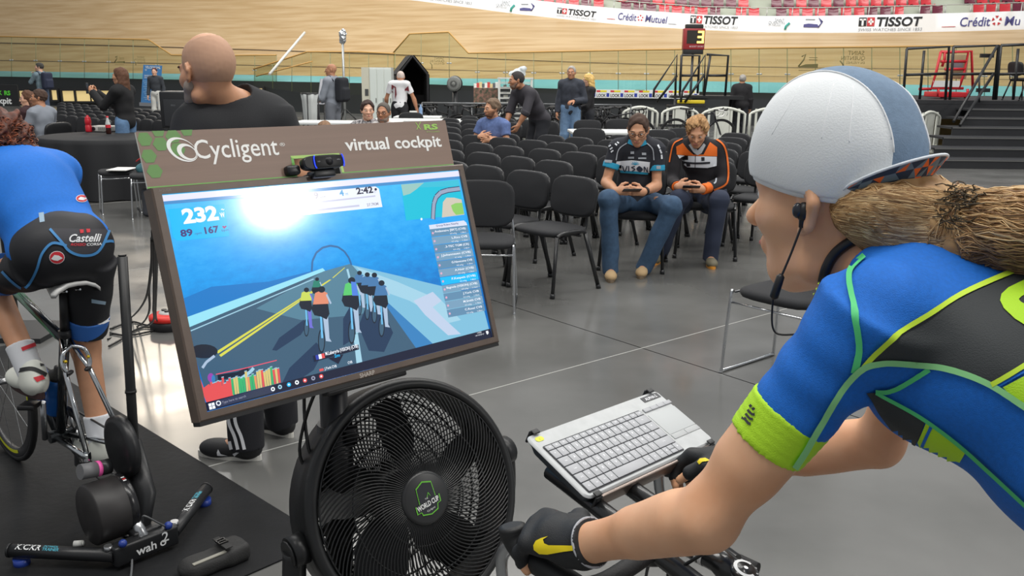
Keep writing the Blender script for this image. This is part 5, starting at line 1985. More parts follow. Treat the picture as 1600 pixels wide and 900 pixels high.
 st = wob(0.0016, 160, 12)
 base = blob('hair', pr + xf([Bx((0, 0.07, -0.05), (0.3, 0.16, 0.2), 0.01, k=0.01, sub=True)], HT), 0.004, hair, root, k=0.03, disp=st)
 hbv = bvh_of(base)
 SM_ = {m: MB() for m in hairs}
 rnd = random.Random(21)
 up = V((0, 0, 1))
 cen = catmull(tail, 8)
 n = len(cen)
 for q in range(2600):
  i0 = rnd.randint(0, n - 14)
  ln_ = rnd.randint(10, 20)
  a0 = rnd.uniform(0, 2 * PI)
  wv = rnd.uniform(-0.35, 0.35)
  pts = []
  ph = rnd.uniform(0, 6.28)
  lift = rnd.uniform(0.98, 1.10)
  for i in range(i0, min(n - 1, i0 + ln_)):
   t = (cen[i + 1] - cen[i]).normalized()
   sx = t.cross(up).normalized()
   sy = sx.cross(t)
   f = i / (n - 1) * 5
   rr_ = (rad[int(f)] + (rad[min(5, int(f) + 1)] - rad[int(f)]) * (f - int(f))) * lift
   a = a0 + wv * (i - i0) / ln_ + 0.10 * math.sin((i - i0) * 0.55 + ph)
   p_ = cen[i] + sx * (math.cos(a) * rr_) + sy * (math.sin(a) * rr_)
   nr = hbv.find_nearest(p_)
   pts.append(nr[0] + nr[1] * (lift - 0.975) * 0.03 if nr[0] else p_)
  if len(pts) > 4:
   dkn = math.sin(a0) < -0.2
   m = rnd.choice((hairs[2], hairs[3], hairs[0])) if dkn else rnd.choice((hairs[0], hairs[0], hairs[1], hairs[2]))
   w0 = rnd.uniform(0.0004, 0.0010)
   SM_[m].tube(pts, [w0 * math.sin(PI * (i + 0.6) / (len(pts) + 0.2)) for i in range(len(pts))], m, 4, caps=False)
 for q in range(1100):   # from the hairline under the cap back to the band
  sgn = -1 if rnd.random() < 0.8 else 1
  w_ = rnd.uniform(-1.2, 1)
  s0 = V((sgn * 0.078, 0.012 - 0.05 * rnd.random(), -0.012 - 0.006 * rnd.random() - 0.028 * w_))
  s1 = V((sgn * (0.072 - 0.01 * w_), -0.072, -0.018 - 0.055 * w_))
  s2 = V((sgn * (0.042 - 0.012 * w_), -0.112, -0.026 - 0.055 * w_))
  s3 = V((0.004 + sgn * 0.02 * rnd.random(), -0.146, -0.030 - 0.042 * w_))
  pts = [HT @ p for p in catmull([s0, s1, s2, s3], 6)]
  o2 = []
  for p in pts:
   r = hbv.find_nearest(p)
   o2.append(r[0] + r[1] * rnd.uniform(0.0003, 0.0010) if r[0] else p)
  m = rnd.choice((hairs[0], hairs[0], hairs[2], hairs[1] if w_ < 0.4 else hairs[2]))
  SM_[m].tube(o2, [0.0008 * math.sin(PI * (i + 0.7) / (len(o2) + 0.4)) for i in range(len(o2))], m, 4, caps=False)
 S2 = MB()
 for m, b in SM_.items():
  S2.add(b.v, b.f, m, True)
 S2.build('hair_strands', base)
 T_ = MB()
 fz = mat('hair_tie_brown', (74, 64, 48), 0.9)
 for q in range(520):
  a, b = rnd.uniform(0, 2 * PI), rnd.uniform(0, 2 * PI)
  c0 = tie + V((0, 0, 0.036)) + (HR * math.cos(a) + up * math.sin(a)) * rnd.uniform(0.010, 0.030) + HF * rnd.uniform(-0.024, 0.024)
  d = V((rnd.gauss(0, 1), rnd.gauss(0, 1), rnd.gauss(0, 1))).normalized()
  e2 = d.cross(up).normalized()
  r = rnd.uniform(0.005, 0.013)
  T_.tube([c0 + d * (r * math.cos(x)) + e2 * (r * math.sin(x)) for x in np.linspace(0, 5.0, 9)], 0.0007, fz, 4, caps=False)
 T_.build('hair_tie', root)
 # loose wisps at the ear
 # ---- earphones with neckband: worn, a thing of their own
 bk_ = mat('earphone_black', (24, 25, 28), 0.45)
 ep = thing('earphones', 'black neckband earphones hanging from the ear of the rider in the white cap', 'earphones', HT @ V((-0.08, 0.0, -0.03)))
 ear = HT @ V((-0.085, -0.010, -0.010))
 b = MB()
 b.ell(ear, (0.0085, 0.0085, 0.0115), bk_)
 b.ell(ear + (HT.to_3x3() @ V((-0.006, 0.004, 0.002))), (0.006, 0.006, 0.009), mat('earphone_gloss', (40, 44, 52), 0.25))
 b.tube([ear, ear + V((0, 0, -0.018)) - HR * 0.002], [0.005, 0.003], bk_, 10)
 b.build('earbud', ep)
 box = onpt(1214, 448, ear.y - 0.004)
 k1 = onpt(1236, 396, ear.y - 0.002)
 low = onpt(1207, 476, ear.y + 0.004)
 c = MB()
 c.tube(catmull([ear + V((0, 0, -0.016)) - HR * 0.002, k1, box.lerp(k1, 0.25)], 8), 0.0014, bk_, 8)
 c.tube(catmull([box, low, onpt(1212, 520, ear.y + 0.0), onpt(1262, 520, shL.y + 0.1)], 8), 0.0012, bk_, 8)
 c.build('cable', ep)
 r = MB()
 t0, t1 = onpt(1221, 428, ear.y - 0.003), onpt(1208, 468, ear.y - 0.003)
 r.tube([t0, t0.lerp(t1, 0.1), t0.lerp(t1, 0.9), t1], [0.002, 0.0048, 0.0052, 0.002], bk_, 12)
 r.build('remote', ep)
 nb = MB()
 nm = (nk1 - nk0).normalized()
 q = nm.to_track_quat('Z', 'Y').to_matrix()
 pts = []
 c0 = nk0 + (nk1 - nk0) * 0.50
 jb = bvh_of(body)
 for px, py in ((1286, 440), (1291, 420), (1302, 400), (1318, 385), (1338, 374), (1362, 368), (1385, 364)):
  h = jb.ray_cast(V((0, 0, CAMH)), V(ray(px, py)).normalized())
  near = onpt(px, py, c0.y - 0.045)
  pts.append(h[0] - V(ray(px, py)).normalized() * 0.004 if h[0] is not None else near)
 if len(pts) > 2:
  nb.tube(catmull(pts, 5), 0.0062, bk_, 12)
  nb.build('neckband', ep)


def onpt(px, py, y):
 return aty(px, py, y)


build_rider()
# ================================================================ people
def stand(base, yaw, h=1.75, **over):
 """world joints of a standing figure; overrides are local (x right, y forward, z up, for 1.75 m)"""
 J = dict(pel=(0, 0, 0.98), neck=(0, 0.0, 1.50), head=(0, 0.025, 1.635), shl=(-0.175, 0, 1.425), shr=(0.175, 0, 1.425), ell=(-0.235, -0.02, 1.14), elr=(0.235, -0.02, 1.14), wrl=(-0.245, 0.06, 0.90), wrr=(0.245, 0.06, 0.90), hil=(-0.09, 0, 0.93), hir=(0.09, 0, 0.93), knl=(-0.105, 0.02, 0.50), knr=(0.105, 0.02, 0.50), anl=(-0.11, -0.03, 0.085), anr=(0.11, -0.03, 0.085))
 J.update(over)
 s = h / 1.75
 T = Matrix.Translation(V((base[0], base[1], base[2] if len(base) > 2 else 0))) @ Matrix.Rotation(yaw, 4, 'Z')
 out = {k: T @ (V(v) * s) for k, v in J.items()}
 out['s'] = s
 out['fwd'] = T.to_3x3() @ V((0, 1, 0))
 return out


SIT = dict(pel=(0, 0, 0.56), neck=(0, 0.02, 1.06), head=(0, 0.05, 1.195), shl=(-0.175, 0.02, 0.99), shr=(0.175, 0.02, 0.99), ell=(-0.22, 0.10, 0.74), elr=(0.22, 0.10, 0.74), wrl=(-0.14, 0.30, 0.66), wrr=(0.14, 0.30, 0.66), hil=(-0.09, 0.02, 0.53), hir=(0.09, 0.02, 0.53), knl=(-0.13, 0.44, 0.52), knr=(0.13, 0.44, 0.52), anl=(-0.13, 0.42, 0.085), anr=(0.13, 0.42, 0.085))


def figure(label, J, base, look, skin, top, pants, shoes, hair, res=0.009, sleeve=0.55, feet=None, face=True, glasses=None, beard=None, hem=None, curl=0.5, thumbs=None, loose=0.012, legcut=1.0, slim=1.0, open_hands=True, dirs=None, collar=None, brow=(70, 50, 38), long_hair=None, name='person', bust=0.0, hs=1.0):
 s = J['s']
 root = thing(name, label, 'person', base)
 fwd = V(J['fwd']).normalized()
 up = (J['neck'] - J['pel']).normalized()
 right = fwd.cross(V((0, 0, 1))).normalized()
 TR = frame((0, 0, 0), right, up.cross(right) if up.cross(right).dot(fwd) > 0 else -up.cross(right))
 lk = V(look).normalized()
 hr = lk.cross(V((0, 0, 1))).normalized()
 HT = frame(J['head'], hr, lk) @ Matrix.Scale(s * hs, 4)
 HTR = frame(J['head'], hr, lk)

 def hp(prims):
  o = []
  R = np.array(HTR.to_3x3())
  for p in prims:
   if p[0] == 'c':
    o.append(('c', np.array(HT @ V(p[1])), np.array(HT @ V(p[2])), p[3] * s * hs, p[4] * s * hs, None if p[5] is None else p[5] * s, p[6]))
   else:
    o.append((p[0], np.array(HT @ V(p[1])), p[2] * s * hs, R if p[3] is None else R @ p[3], p[4] * s, None if p[5] is None else p[5] * s, p[6]))
  return o
 pel, neck = J['pel'], J['neck']
 sp_ = lambda t, f=0.0: pel.lerp(neck, t) + fwd * f * s
 w = slim
 trunk = lambda g=0.0: [E_(sp_(0.02), ((0.160 * w) * s + g, 0.118 * s + g, 0.125 * s + g), R=TR), E_(sp_(0.36, 0.004), (0.148 * w * s + g, 0.112 * s + g, 0.165 * s + g), R=TR),
         E_(sp_(0.68, 0.004), (0.162 * w * s + g, 0.118 * s + g, 0.155 * s + g), R=TR), C(J['shl'] + (J['shr'] - J['shl']) * 0.06, J['shr'] - (J['shr'] - J['shl']) * 0.06, 0.056 * s + g, k=0.06),
         C(neck.lerp(J['shl'], 0.2), J['shl'], 0.045 * s + g, 0.045 * s + g, k=0.05), C(neck.lerp(J['shr'], 0.2), J['shr'], 0.045 * s + g, 0.045 * s + g, k=0.05)] + ([E_(sp_(0.62, 0.075), (0.12 * s + g, bust * s + g, 0.07 * s + g), R=TR)] if bust else [])
 nk = [C(neck - up * 0.03 * s, HT @ V((0, -0.02, -0.05)), 0.055 * s, 0.052 * s, k=0.04)]
 B_, SL, PA = [], [], []
 for q in 'lr':
  sh, el, wr, hi, kn, an = (J[a + q] for a in ('sh', 'el', 'wr', 'hi', 'kn', 'an'))
  sg = -1 if q == 'l' else 1
  B_ += [C(sh, el, 0.047 * s, 0.038 * s), C(el, wr, 0.040 * s, 0.027 * s), C(el.lerp(wr, 0.15), el.lerp(wr, 0.5), 0.043 * s, 0.036 * s)]
  d = (wr - el).normalized() if not (dirs and q in dirs) else V(dirs[q]).normalized()
  th = V(thumbs[q]) if thumbs and q in thumbs else fwd - up * 0.2
  pal = -right * sg
  if abs(d.dot(th.normalized())) > 0.95:
   th = up
  if open_hands:
   B_ += hand_prims(wr, d, pal, th, curl, s * 0.98)
  B_ += [C(hi, kn, 0.068 * s, 0.050 * s), C(kn, an, 0.050 * s, 0.036 * s)]
  f = V(feet[q]) if feet and q in feet else fwd
  f = V((f.x, f.y, 0)).normalized()
  B_.append(C(an + V((0, 0, -0.03 * s)), an + f * 0.15 * s + V((0, 0, -0.045 * s)), 0.036 * s, 0.028 * s))
  if sleeve > 0.5 and sleeve < 1.01 or sleeve <= 0.5:
   if sleeve <= 0.62:
    SL.append(Kp(sh, sh.lerp(el, min(1.0, sleeve / 0.62 * 0.72)), 0.060 * s, 0.058 * s, k=0.03))
   else:
    e2 = el.lerp(wr, (sleeve - 0.62) / 0.38 * 0.98)
    SL += [C(sh, el, 0.058 * s, 0.049 * s), Kp(el, e2, 0.050 * s, 0.040 * s if sleeve > 0.9 else 0.046 * s, k=0.02)]
  if legcut < 0:
   PA.append(Kp(hi, hi.lerp(kn, -legcut), 0.086 * s, 0.064 * s))
  else:
   PA += [C(hi, kn, 0.094 * s, 0.074 * s), Kp(kn, kn.lerp(an + V((0, 0, -0.045 * s)), legcut), 0.072 * s, 0.062 * s, k=0.03), C(kn, kn + V((0, 0, 0.001)), 0.072 * s)]
  # shoe
  a0 = V((an.x, an.y, an.z - 0.085 * s))
  Q = frame((0, 0, 0), f.cross(V((0, 0, 1))), f)
  um, so = shoes
  g_ = f * s
  sh_ = [E_(a0 + g_ * -0.015 + V((0, 0, 0.055 * s)), (0.040 * s, 0.055 * s, 0.050 * s), R=Q), E_(a0 + g_ * 0.085 + V((0, 0, 0.040 * s)), (0.043 * s, 0.105 * s, 0.036 * s), R=Q), E_(a0 + g_ * 0.14 + V((0, 0, 0.036 * s)), (0.044 * s, 0.065 * s, 0.032 * s), R=Q), C(a0 + V((0, 0, 0.06 * s)), a0 + V((0, 0, 0.095 * s)), 0.042 * s)]
  so_ob = blob('shoe', sh_ + [Bx(a0 + V((0, 0, -0.20)), (0.8, 0.8, 0.402), 0.0, sub=True, k=0.004)], max(0.005, res * 0.7), um, root, k=0.03 * s)
  sm = MB()
  ol = []
  for i in range(28):
   t = 2 * PI * i / 28
   y = 0.075 + 0.142 * math.cos(t)
   x = 0.043 * math.sin(t) * (0.86 + 0.18 * math.cos(t - 0.4))
   p = a0 + f * y * s + f.cross(V((0, 0, 1))) * x * s
   ol.append((p.x, p.y, a0.z + 0.024 * s))
  sm.poly(ol, so, depth=0.0235 * s)
  sm.build('sole', so_ob)
 ears = EAR(-1) + EAR(1)
 blob('body', trunk(-0.010) + nk + B_ + hp(HEAD + ears), res, skin, root, k=0.022)
 cut = [] if hem is None else [Bx(sp_(0) + up * (hem - 0.5) * s, (1.2, 1.2, 1.0 * s), 0.0, R=TR, k=0.004, sub=True)]
 nc = [C(neck + up * 0.02 * s, HT @ V((0, -0.015, -0.04)), 0.060 * s, 0.075 * s, k=0.01, sub=True)]
 if collar:
  nc = [C(neck + up * 0.06 * s, HT @ V((0, -0.01, -0.02)), 0.058 * s, 0.07 * s, k=0.006, sub=True)]
 seed = int(abs(J['head'].x * 1000)) % 97
 shirt = blob('shirt', trunk(0.004) + ([C(neck - up * 0.02 * s, neck + up * 0.055 * s, 0.075 * s, 0.066 * s, k=0.04)] if collar else []) + SL + cut + nc, res, top, root, k=0.035, infl=loose * 0.5, disp=wob(0.0028, 26, seed))
 pm = blob('trousers', [E_(sp_(0.02), (0.168 * w * s, 0.128 * s, 0.130 * s), R=TR)] + PA + [Bx(sp_(0.18) + up * 0.5 * s, (0.9, 0.46, 1.0 * s), 0, R=TR, sub=True, k=0.004)], res, pants, root, k=0.03, infl=loose * 0.3, disp=wob(0.0035, 22, seed + 5))
 hm = hair[1] if hair else None
 if hair:
  st = hair[0]
  vol = {'short': 0.007, 'curly': 0.015, 'long': 0.012, 'bun': 0.012, 'crop': 0.004}[st]
  pr = [E_((0, -0.018, 0.030), (0.078 + vol, 0.100 + vol, 0.092 + vol))]
  sub = [E_((0, 0.094, -0.006), (0.078, 0.080, 0.098), k=0.015, sub=True), Bx((0, 0.06, -0.13), (0.3, 0.16, 0.22), 0.0, k=0.02, sub=True), Bx((0, 0, -0.20), (0.4, 0.4, 0.26), 0.0, k=0.01, sub=True)]
  if st in ('long',):
   sub = sub[:1]
   pr += [C((0.062, -0.03, 0.0), (0.085, -0.04, -0.17), 0.035, 0.03), C((-0.062, -0.03, 0.0), (-0.085, -0.04, -0.17), 0.035, 0.03), C((0, -0.08, 0.0), (0, -0.085, -0.20), 0.06, 0.05), C((0.04, -0.07, 0.0), (0.055, -0.07, -0.2), 0.05, 0.035), C((-0.04, -0.07, 0.0), (-0.055, -0.07, -0.2), 0.05, 0.035)]
  amp, fr_ = {'curly': (0.010, 95), 'short': (0.004, 80), 'long': (0.004, 60), 'bun': (0.003, 60), 'crop': (0.001, 80)}[st]
  blob('hair', hp(pr) + hp(sub), min(res, 0.007), hm, root, k=0.02, disp=wob(amp * s, fr_ / s, seed + 2))
 if beard is not None:
  blob('beard', hp([E_((0, 0.045, -0.075), (0.052, 0.056, 0.042)), C((-0.055, 0.02, -0.045), (-0.04, 0.05, -0.085), 0.022), C((0.055, 0.02, -0.045), (0.04, 0.05, -0.085), 0.022), E_((0, 0.06, -0.005), (0.05, 0.055, 0.052), k=0.015, sub=True), C((-0.014, 0.105, -0.064), (0.014, 0.105, -0.064), 0.007, k=0.005, sub=True)]), min(res, 0.005), beard, root, k=0.015, disp=wob(0.0015, 120, 3))
 if face:
  for sg in (-1, 1):
   e = MB()
   e.ell(HT @ V((0.031 * sg, 0.083, 0.004)), (0.012 * s, 0.012 * s, 0.010 * s), mat('eye_white', (230, 228, 224), 0.3), n=12)
   e.ell(HT @ V((0.031 * sg, 0.0925, 0.003)), (0.0058 * s,) * 3, mat('iris_dark', (60, 50, 44), 0.2), n=10)
   e.build('eye', root)
   b = MB()
   b.tube([HT @ V((0.016 * sg, 0.094, 0.024)), HT @ V((0.034 * sg, 0.091, 0.029)), HT @ V((0.050 * sg, 0.079, 0.022))], 0.0036 * s, mat('brow_%d_%d_%d' % brow, brow, 0.8), 6)
   b.build('eyebrow', root)
  m = MB()
  m.ell(HT @ V((0, 0.0945, -0.0625)), (0.022 * s, 0.008 * s, 0.008 * s), mat('lip_pink', (196, 120, 110), 0.5), n=12)
  m.build('mouth', root)
 if glasses:
  g = MB()
  for sg in (-1, 1):
   o = [HT @ V((0.033 * sg + 0.024 * math.cos(t), 0.104 - 0.004 * abs(math.cos(t)), 0.002 + 0.017 * math.sin(t))) for t in np.linspace(0, 2 * PI, 20, endpoint=False)]
   g.tube(o, 0.0021 * s, glasses, 6, closed=True)
   g.tube([HT @ V((0.056 * sg, 0.100, 0.006)), HT @ V((0.079 * sg, 0.04, 0.008)), HT @ V((0.083 * sg, -0.015, 0.002))], 0.002 * s, glasses, 6)
  g.tube([HT @ V((-0.010, 0.107, 0.004)), HT @ V((0.010, 0.107, 0.004))], 0.002 * s, glasses, 6)
  g.build('glasses', root)
 return root, shirt, pm, HT


def gx(px, py, y):
 return aty(px, py, y)


SK = lambda i: (mat('skin_tan', (206, 152, 118), 0.5, var=0.05, vscale=20, sss=0.06), mat('skin_olive', (186, 132, 100), 0.5, var=0.05, vscale=20, sss=0.06), mat('skin_pale', (228, 178, 150), 0.5, var=0.05, vscale=20, sss=0.06))[i]
CL = lambda n, c, **k: mat('cloth_' + n, c, 0.85, bump=0.15, bscale=300, **k)
SHO = lambda n, c: (mat('shoe_' + n, c, 0.6), mat('sole_white', (220, 218, 210), 0.6))


def smart_phone(label, at, rot, parent=None):
 p = thing('smartphone', label, 'phone', at)
 T = Matrix.Translation(at) @ rot.to_4x4()
 MB().box((0, 0, 0), (0.072, 0.145, 0.008), mat('phone_black', (24, 24, 26), 0.3), T, bev=0.003).build('case', p)
 MB().box((0, 0, 0.0043), (0.064, 0.130, 0.0008), mat('phone_glass', (60, 66, 76), 0.12), T).build('display', p)
 return p


def bald_man():
 base = V((-1.12, 3.55, 0))
 yaw = math.radians(40)
 sc = 1.80
 J = stand(base, yaw, sc, head=(-0.045, 0.09, 1.59), neck=(-0.01, 0.02, 1.465), shl=(-0.205, 0.02, 1.40), shr=(0.205, -0.01, 1.40), ell=(-0.27, 0.14, 1.13), elr=(0.27, 0.12, 1.13), wrl=(-0.20, 0.36, 1.06), wrr=(0.18, 0.36, 1.06))
 J.update(neck=gx(366, 152, 3.50), head=gx(323, 111, 3.42), shl=gx(304, 194, 3.44), shr=gx(432, 184, 3.62), ell=gx(296, 280, 3.32), elr=gx(470, 270, 3.62), wrl=gx(320, 330, 3.15), wrr=V((-1.25, 3.75, 1.05)))
 J['anl'] = V((-1.115, 3.46, 0.085))
 J['anr'] = V((-1.03, 3.72, 0.085))
 J['knl'] = V((-1.11, 3.48, 0.49))
 J['knr'] = V((-1.04, 3.66, 0.49))
 blk = CL('black_tee', (36, 37, 40))
 trk = CL('track_black', (27, 28, 34))
 look = V((-0.78, 0.58, -0.14))
 root, sh, tr, HT = figure('bald man in black t-shirt and striped black track trousers behind the sign', J, base, look, SK(0), blk, trk, SHO('black_knit', (30, 31, 33)), None, res=0.0075, sleeve=0.55, feet={'l': (-0.93, 0.18, 0), 'r': (-0.75, 0.5, 0)}, hem=-0.10, slim=1.2, loose=0.03, legcut=0.95, hs=1.12, beard=mat('beard_grey', (150, 138, 128), 0.9))
 bl = mat('beard_grey', (150, 138, 128), 0.9)
 # three white stripes down the outer left trouser leg, and the tick on the shoe
 bv = bvh_of(tr)
 st = MB()
 wh = mat('stripe_white', (226, 228, 232), 0.7)
 for k in range(3):
  x = 349 + 10 * k
  patch(bv, ribbon([(x - 3, 640), (x, 662), (x + 8, 682), (x + 13, 702)], 5), wh, st, 0.003, 5)
 if st.f:
  st.build('leg_stripes', tr)
 for c in COL.objects:
  if c.parent == root and c.name.startswith('shoe'):
   b = bvh_of(c)
   t = MB()
   patch(b, [(339, 707), (341, 702), (345, 709), (356, 712), (379, 703), (360, 718), (347, 720), (340, 716)], wh, t, 0.002, 4)
   if len(t.f) > 6:
    t.build('tick_print', c)
 sx = lambda c, r, sub=False: ('e', np.array(HT @ V(c)), np.array(r) * HT.median_scale, np.array(HT.to_3x3().normalized()), 0, 0.006, sub)
 blob('hair', [sx((0, -0.018, 0.025), (0.0765, 0.0985, 0.0935)), sx((0, 0.012, 0.125), (0.060, 0.085, 0.052), True), sx((0, 0.075, -0.01), (0.085, 0.075, 0.11), True), sx((0, -0.03, -0.14), (0.12, 0.14, 0.10), True)], 0.005, mat('stubble_shaved', (188, 148, 122), 0.75), root, disp=wob(0.0004, 200, 3))


def seated_men():
 # man with glasses, cycling jersey, jeans
 y0 = 7.35
 J = dict(s=1.0, fwd=V((-0.22, -0.97, 0)))
 J.update(pel=V((1.03, 7.42, 0.55)), neck=gx(996, 219, 7.28), head=gx(997, 203, 7.20), shl=gx(1026, 232, 7.25), shr=gx(963, 230, 7.28), ell=gx(1026, 290, 7.22), elr=gx(947, 285, 7.25), wrl=gx(1005, 300, 6.98), wrr=gx(964, 299, 6.98))
 J.update(hil=gx(1018, 318, 7.36), hir=gx(972, 318, 7.38), knl=gx(1050, 322, 6.98), knr=gx(951, 312, 6.96), anl=gx(1006, 405, 7.10), anr=gx(955, 405, 6.96))
 J['anl'].z = J['anr'].z = 0.085
 jer = CL('vision_jersey', (40, 42, 50))
 jean = CL('jeans', (58, 84, 112), var=0.12, vscale=30)
 fr_ = mat('glasses_dark', (48, 34, 32), 0.4)
 hb = mat('hair_dark_brown', (74, 54, 44), 0.8, var=0.2, vscale=60)
 root, sh, tr, HT = figure('seated young man with glasses, dark cycling jersey with pale chest band, looking at phone', J, V((1.0, 7.2, 0)), (-0.20, -0.88, -0.36), SK(0), jer, jean, (mat('shoe_tan', (186, 158, 118), 0.85), mat('sole_tan', (120, 104, 84), 0.7)), ('short', hb), res=0.0075, sleeve=0.50, feet={'l': (-0.25, -0.95, 0), 'r': (-0.1, -1, 0)}, glasses=fr_, hem=-0.06, curl=0.8, thumbs={'l': (0, 0, 1), 'r': (0, 0, 1)}, dirs={'l': (-0.9, -0.25, 0.1), 'r': (0.9, -0.25, 0.1)}, slim=1.0, collar=True)
 bv = bvh_of(sh)
 P = lambda q: [(900 + x / 3.2133, 160 + y / 3.2133) for x, y in q]
 wh, cy, lt, dk = mat('jersey_print_white', (226, 230, 236), 0.7), mat('jersey_cyan', (40, 160, 200), 0.7), mat('jersey_grey_print', (170, 176, 184), 0.7), mat('jersey_dark_print', (40, 50, 70), 0.7)
 m = MB()
 patch(bv, P([(203, 296), (280, 290), (372, 300), (368, 352), (290, 345), (190, 338)]), wh, m, 0.004, 5)
 patch(bv, P([(188, 338), (290, 344), (362, 352), (360, 362), (280, 356), (186, 350)]), cy, m, 0.0044, 5)
 patch(bv, P(ribbon([(262, 196), (310, 212), (352, 200)], 22)), cy, m, 0.006, 5)
 for x, a, b in ((172, 255, 195), (182, 240, 205)):
  pass
 patch(bv, P(ribbon([(255, 205), (215, 235), (200, 290)], 5)), lt, m, 0.005, 4)
 patch(bv, P(ribbon([(355, 205), (385, 235), (392, 290)], 5)), lt, m, 0.005, 4)
 for q in ([(274, 246), (292, 246), (292, 258), (274, 258)], [(330, 252), (352, 252), (352, 264), (330, 264)], [(262, 272), (292, 272), (292, 282), (262, 282)], [(312, 276), (352, 276), (352, 284), (312, 284)], [(146, 288), (182, 290), (180, 304), (146, 302)], [(404, 318), (424, 318), (424, 334), (404, 334)]):
  patch(bv, P(q), lt, m, 0.005, 4)
 for k in range(6):
  a = PI * (0.1 + 0.16 * k)
  patch(bv, P(ribbon([(298, 312), (298 + 20 * math.cos(a), 312 - 16 * math.sin(a))], 3)), cy, m, 0.006, 4)
 for q in ([(235, 318), (246, 345), (258, 318)], [(266, 318), (266, 345)], [(296, 320), (280, 326), (296, 334), (282, 344)], [(318, 320), (306, 332), (320, 346), (332, 334), (318, 320)], [(342, 346), (342, 322), (358, 348), (358, 324)]):
  patch(bv, P(ribbon(q, 5)), dk, m, 0.006, 3)
 for q in ([(166, 222), (176, 214)], [(172, 236), (184, 226)], [(176, 250), (188, 240)], [(206, 200), (216, 206)], [(196, 208), (206, 216)]):
  patch(bv, P(ribbon(q, 7)), wh, m, 0.005, 3)
 for q in ([(410, 214), (420, 232)], [(420, 236), (428, 256)], [(428, 262), (430, 284)]):
  patch(bv, P(ribbon(q, 8)), wh, m, 0.005, 3)
 m.build('jersey_print', sh)
 for e_, s_ in ((J['ell'], J['shl']), (J['elr'], J['shr'])):
  d = e_ - s_
  blob('sleeve_band', [Kp(s_ + d * 0.44, s_ + d * 0.60, 0.068, 0.067)], 0.006, cy, sh)
 ct = J['wrl'].lerp(J['wrr'], 0.48) + V((0.0, -0.07, 0.02))
 smart_phone('smartphone held in both hands by the seated man with glasses', ct, (Euler((math.radians(-22), 0, 0.1)).to_matrix() @ Euler((0, 0, PI / 2)).to_matrix()))
 w = MB()
 d = (J['wrl'] - J['ell']).normalized()
 w.cyl(J['wrl'] - d * 0.05, J['wrl'] - d * 0.02, 0.035, mat('watch_black', (24, 24, 26), 0.4), 20)
 w.build('watch', root)
 # man with fair hair, orange and black jacket
 J = dict(s=1.02, fwd=V((-0.22, -0.97, 0)))
 J.update(pel=V((1.76, 7.95, 0.55)), neck=gx(1091, 226, 7.80), head=gx(1089, 206, 7.72), shl=gx(1124, 232, 7.80), shr=gx(1056, 230, 7.80), ell=gx(1130, 285, 7.74), elr=gx(1050, 282, 7.74), wrl=gx(1098, 296, 7.48), wrr=gx(1058, 292, 7.48))
 J.update(hil=gx(1108, 318, 7.86), hir=gx(1066, 318, 7.88), knl=gx(1124, 312, 7.46), knr=gx(1062, 310, 7.46), anl=gx(1110, 400, 7.50), anr=gx(1030, 398, 7.62))
 J['anl'].z = J['anr'].z = 0.085
 jk = CL('orange_jacket_black', (38, 36, 40))
 hb2 = mat('hair_fair', (176, 136, 92), 0.8, var=0.25, vscale=60)
 root, sh, tr, HT = figure('seated fair-haired man in black, orange and white zip jacket looking down at phone', J, V((1.72, 7.75, 0)), (-0.20, -0.85, -0.46), SK(0), jk, CL('navy_jeans', (44, 52, 72)), (mat('shoe_olive', (110, 104, 84), 0.7), mat('sole_orange', (224, 150, 50), 0.6)), ('curly', hb2), res=0.0075, sleeve=0.98, feet={'l': (-0.1, -1, 0), 'r': (-0.4, -0.9, 0)}, hem=-0.06, curl=0.8, thumbs={'l': (0, 0, 1), 'r': (0, 0, 1)}, dirs={'l': (-0.9, -0.25, 0.1), 'r': (0.9, -0.25, 0.1)}, collar=True, brow=(150, 116, 80))
 bv = bvh_of(sh)
 orr, dk = mat('jacket_orange', (236, 112, 30), 0.75), mat('jacket_dark_print', (36, 36, 44), 0.7)
 m = MB()
 patch(bv, P([(503, 222), (535, 205), (560, 235), (590, 262), (640, 262), (672, 200), (708, 225), (708, 270), (600, 268), (505, 262)]), orr, m, 0.004, 5)
 patch(bv, P([(508, 264), (600, 270), (706, 272), (706, 318), (660, 328), (560, 325), (528, 300)]), wh, m, 0.0044, 5)
 patch(bv, P([(565, 215), (590, 250), (610, 265), (630, 255), (650, 215), (640, 205), (612, 240), (580, 205)]), mat('inner_grey_shirt', (176, 180, 184), 0.8), m, 0.006, 5)
 patch(bv, P(ribbon([(535, 300), (600, 305), (672, 302)], 9)), dk, m, 0.006, 3)
 patch(bv, P([(555, 305), (575, 305), (575, 320), (558, 320)]), dk, m, 0.0065, 3)
 patch(bv, P([(628, 275), (645, 275), (645, 292), (630, 294)]), dk, m, 0.0065, 3)
 patch(bv, P(ribbon([(600, 265), (598, 340)], 3)), dk, m, 0.007, 4)
 patch(bv, P(ribbon([(660, 172), (710, 190), (745, 225), (760, 300), (762, 380), (745, 415), (690, 440)], 8)), orr, m, 0.005, 4)
 patch(bv, P(ribbon([(560, 176), (520, 190), (488, 215), (470, 300)], 6)), orr, m, 0.005, 4)
 patch(bv, P(ribbon([(705, 378), (700, 400), (690, 408)], 7)), lt, m, 0.005, 3)
 m.build('jacket_print', sh)
 for q in 'lr':
  d = J['wr' + q] - J['el' + q]
  blob('orange_cuff', [Kp(J['el' + q] + d * 0.74, J['el' + q] + d * 1.0, 0.050, 0.046)], 0.006, orr, sh)
 ct = J['wrl'].lerp(J['wrr'], 0.52) + V((0.0, -0.08, 0.02))
 smart_phone('smartphone held by the fair-haired man in the orange and black jacket', ct, (Euler((math.radians(-22), 0, -0.1)).to_matrix() @ Euler((0, 0, PI / 2)).to_matrix()))


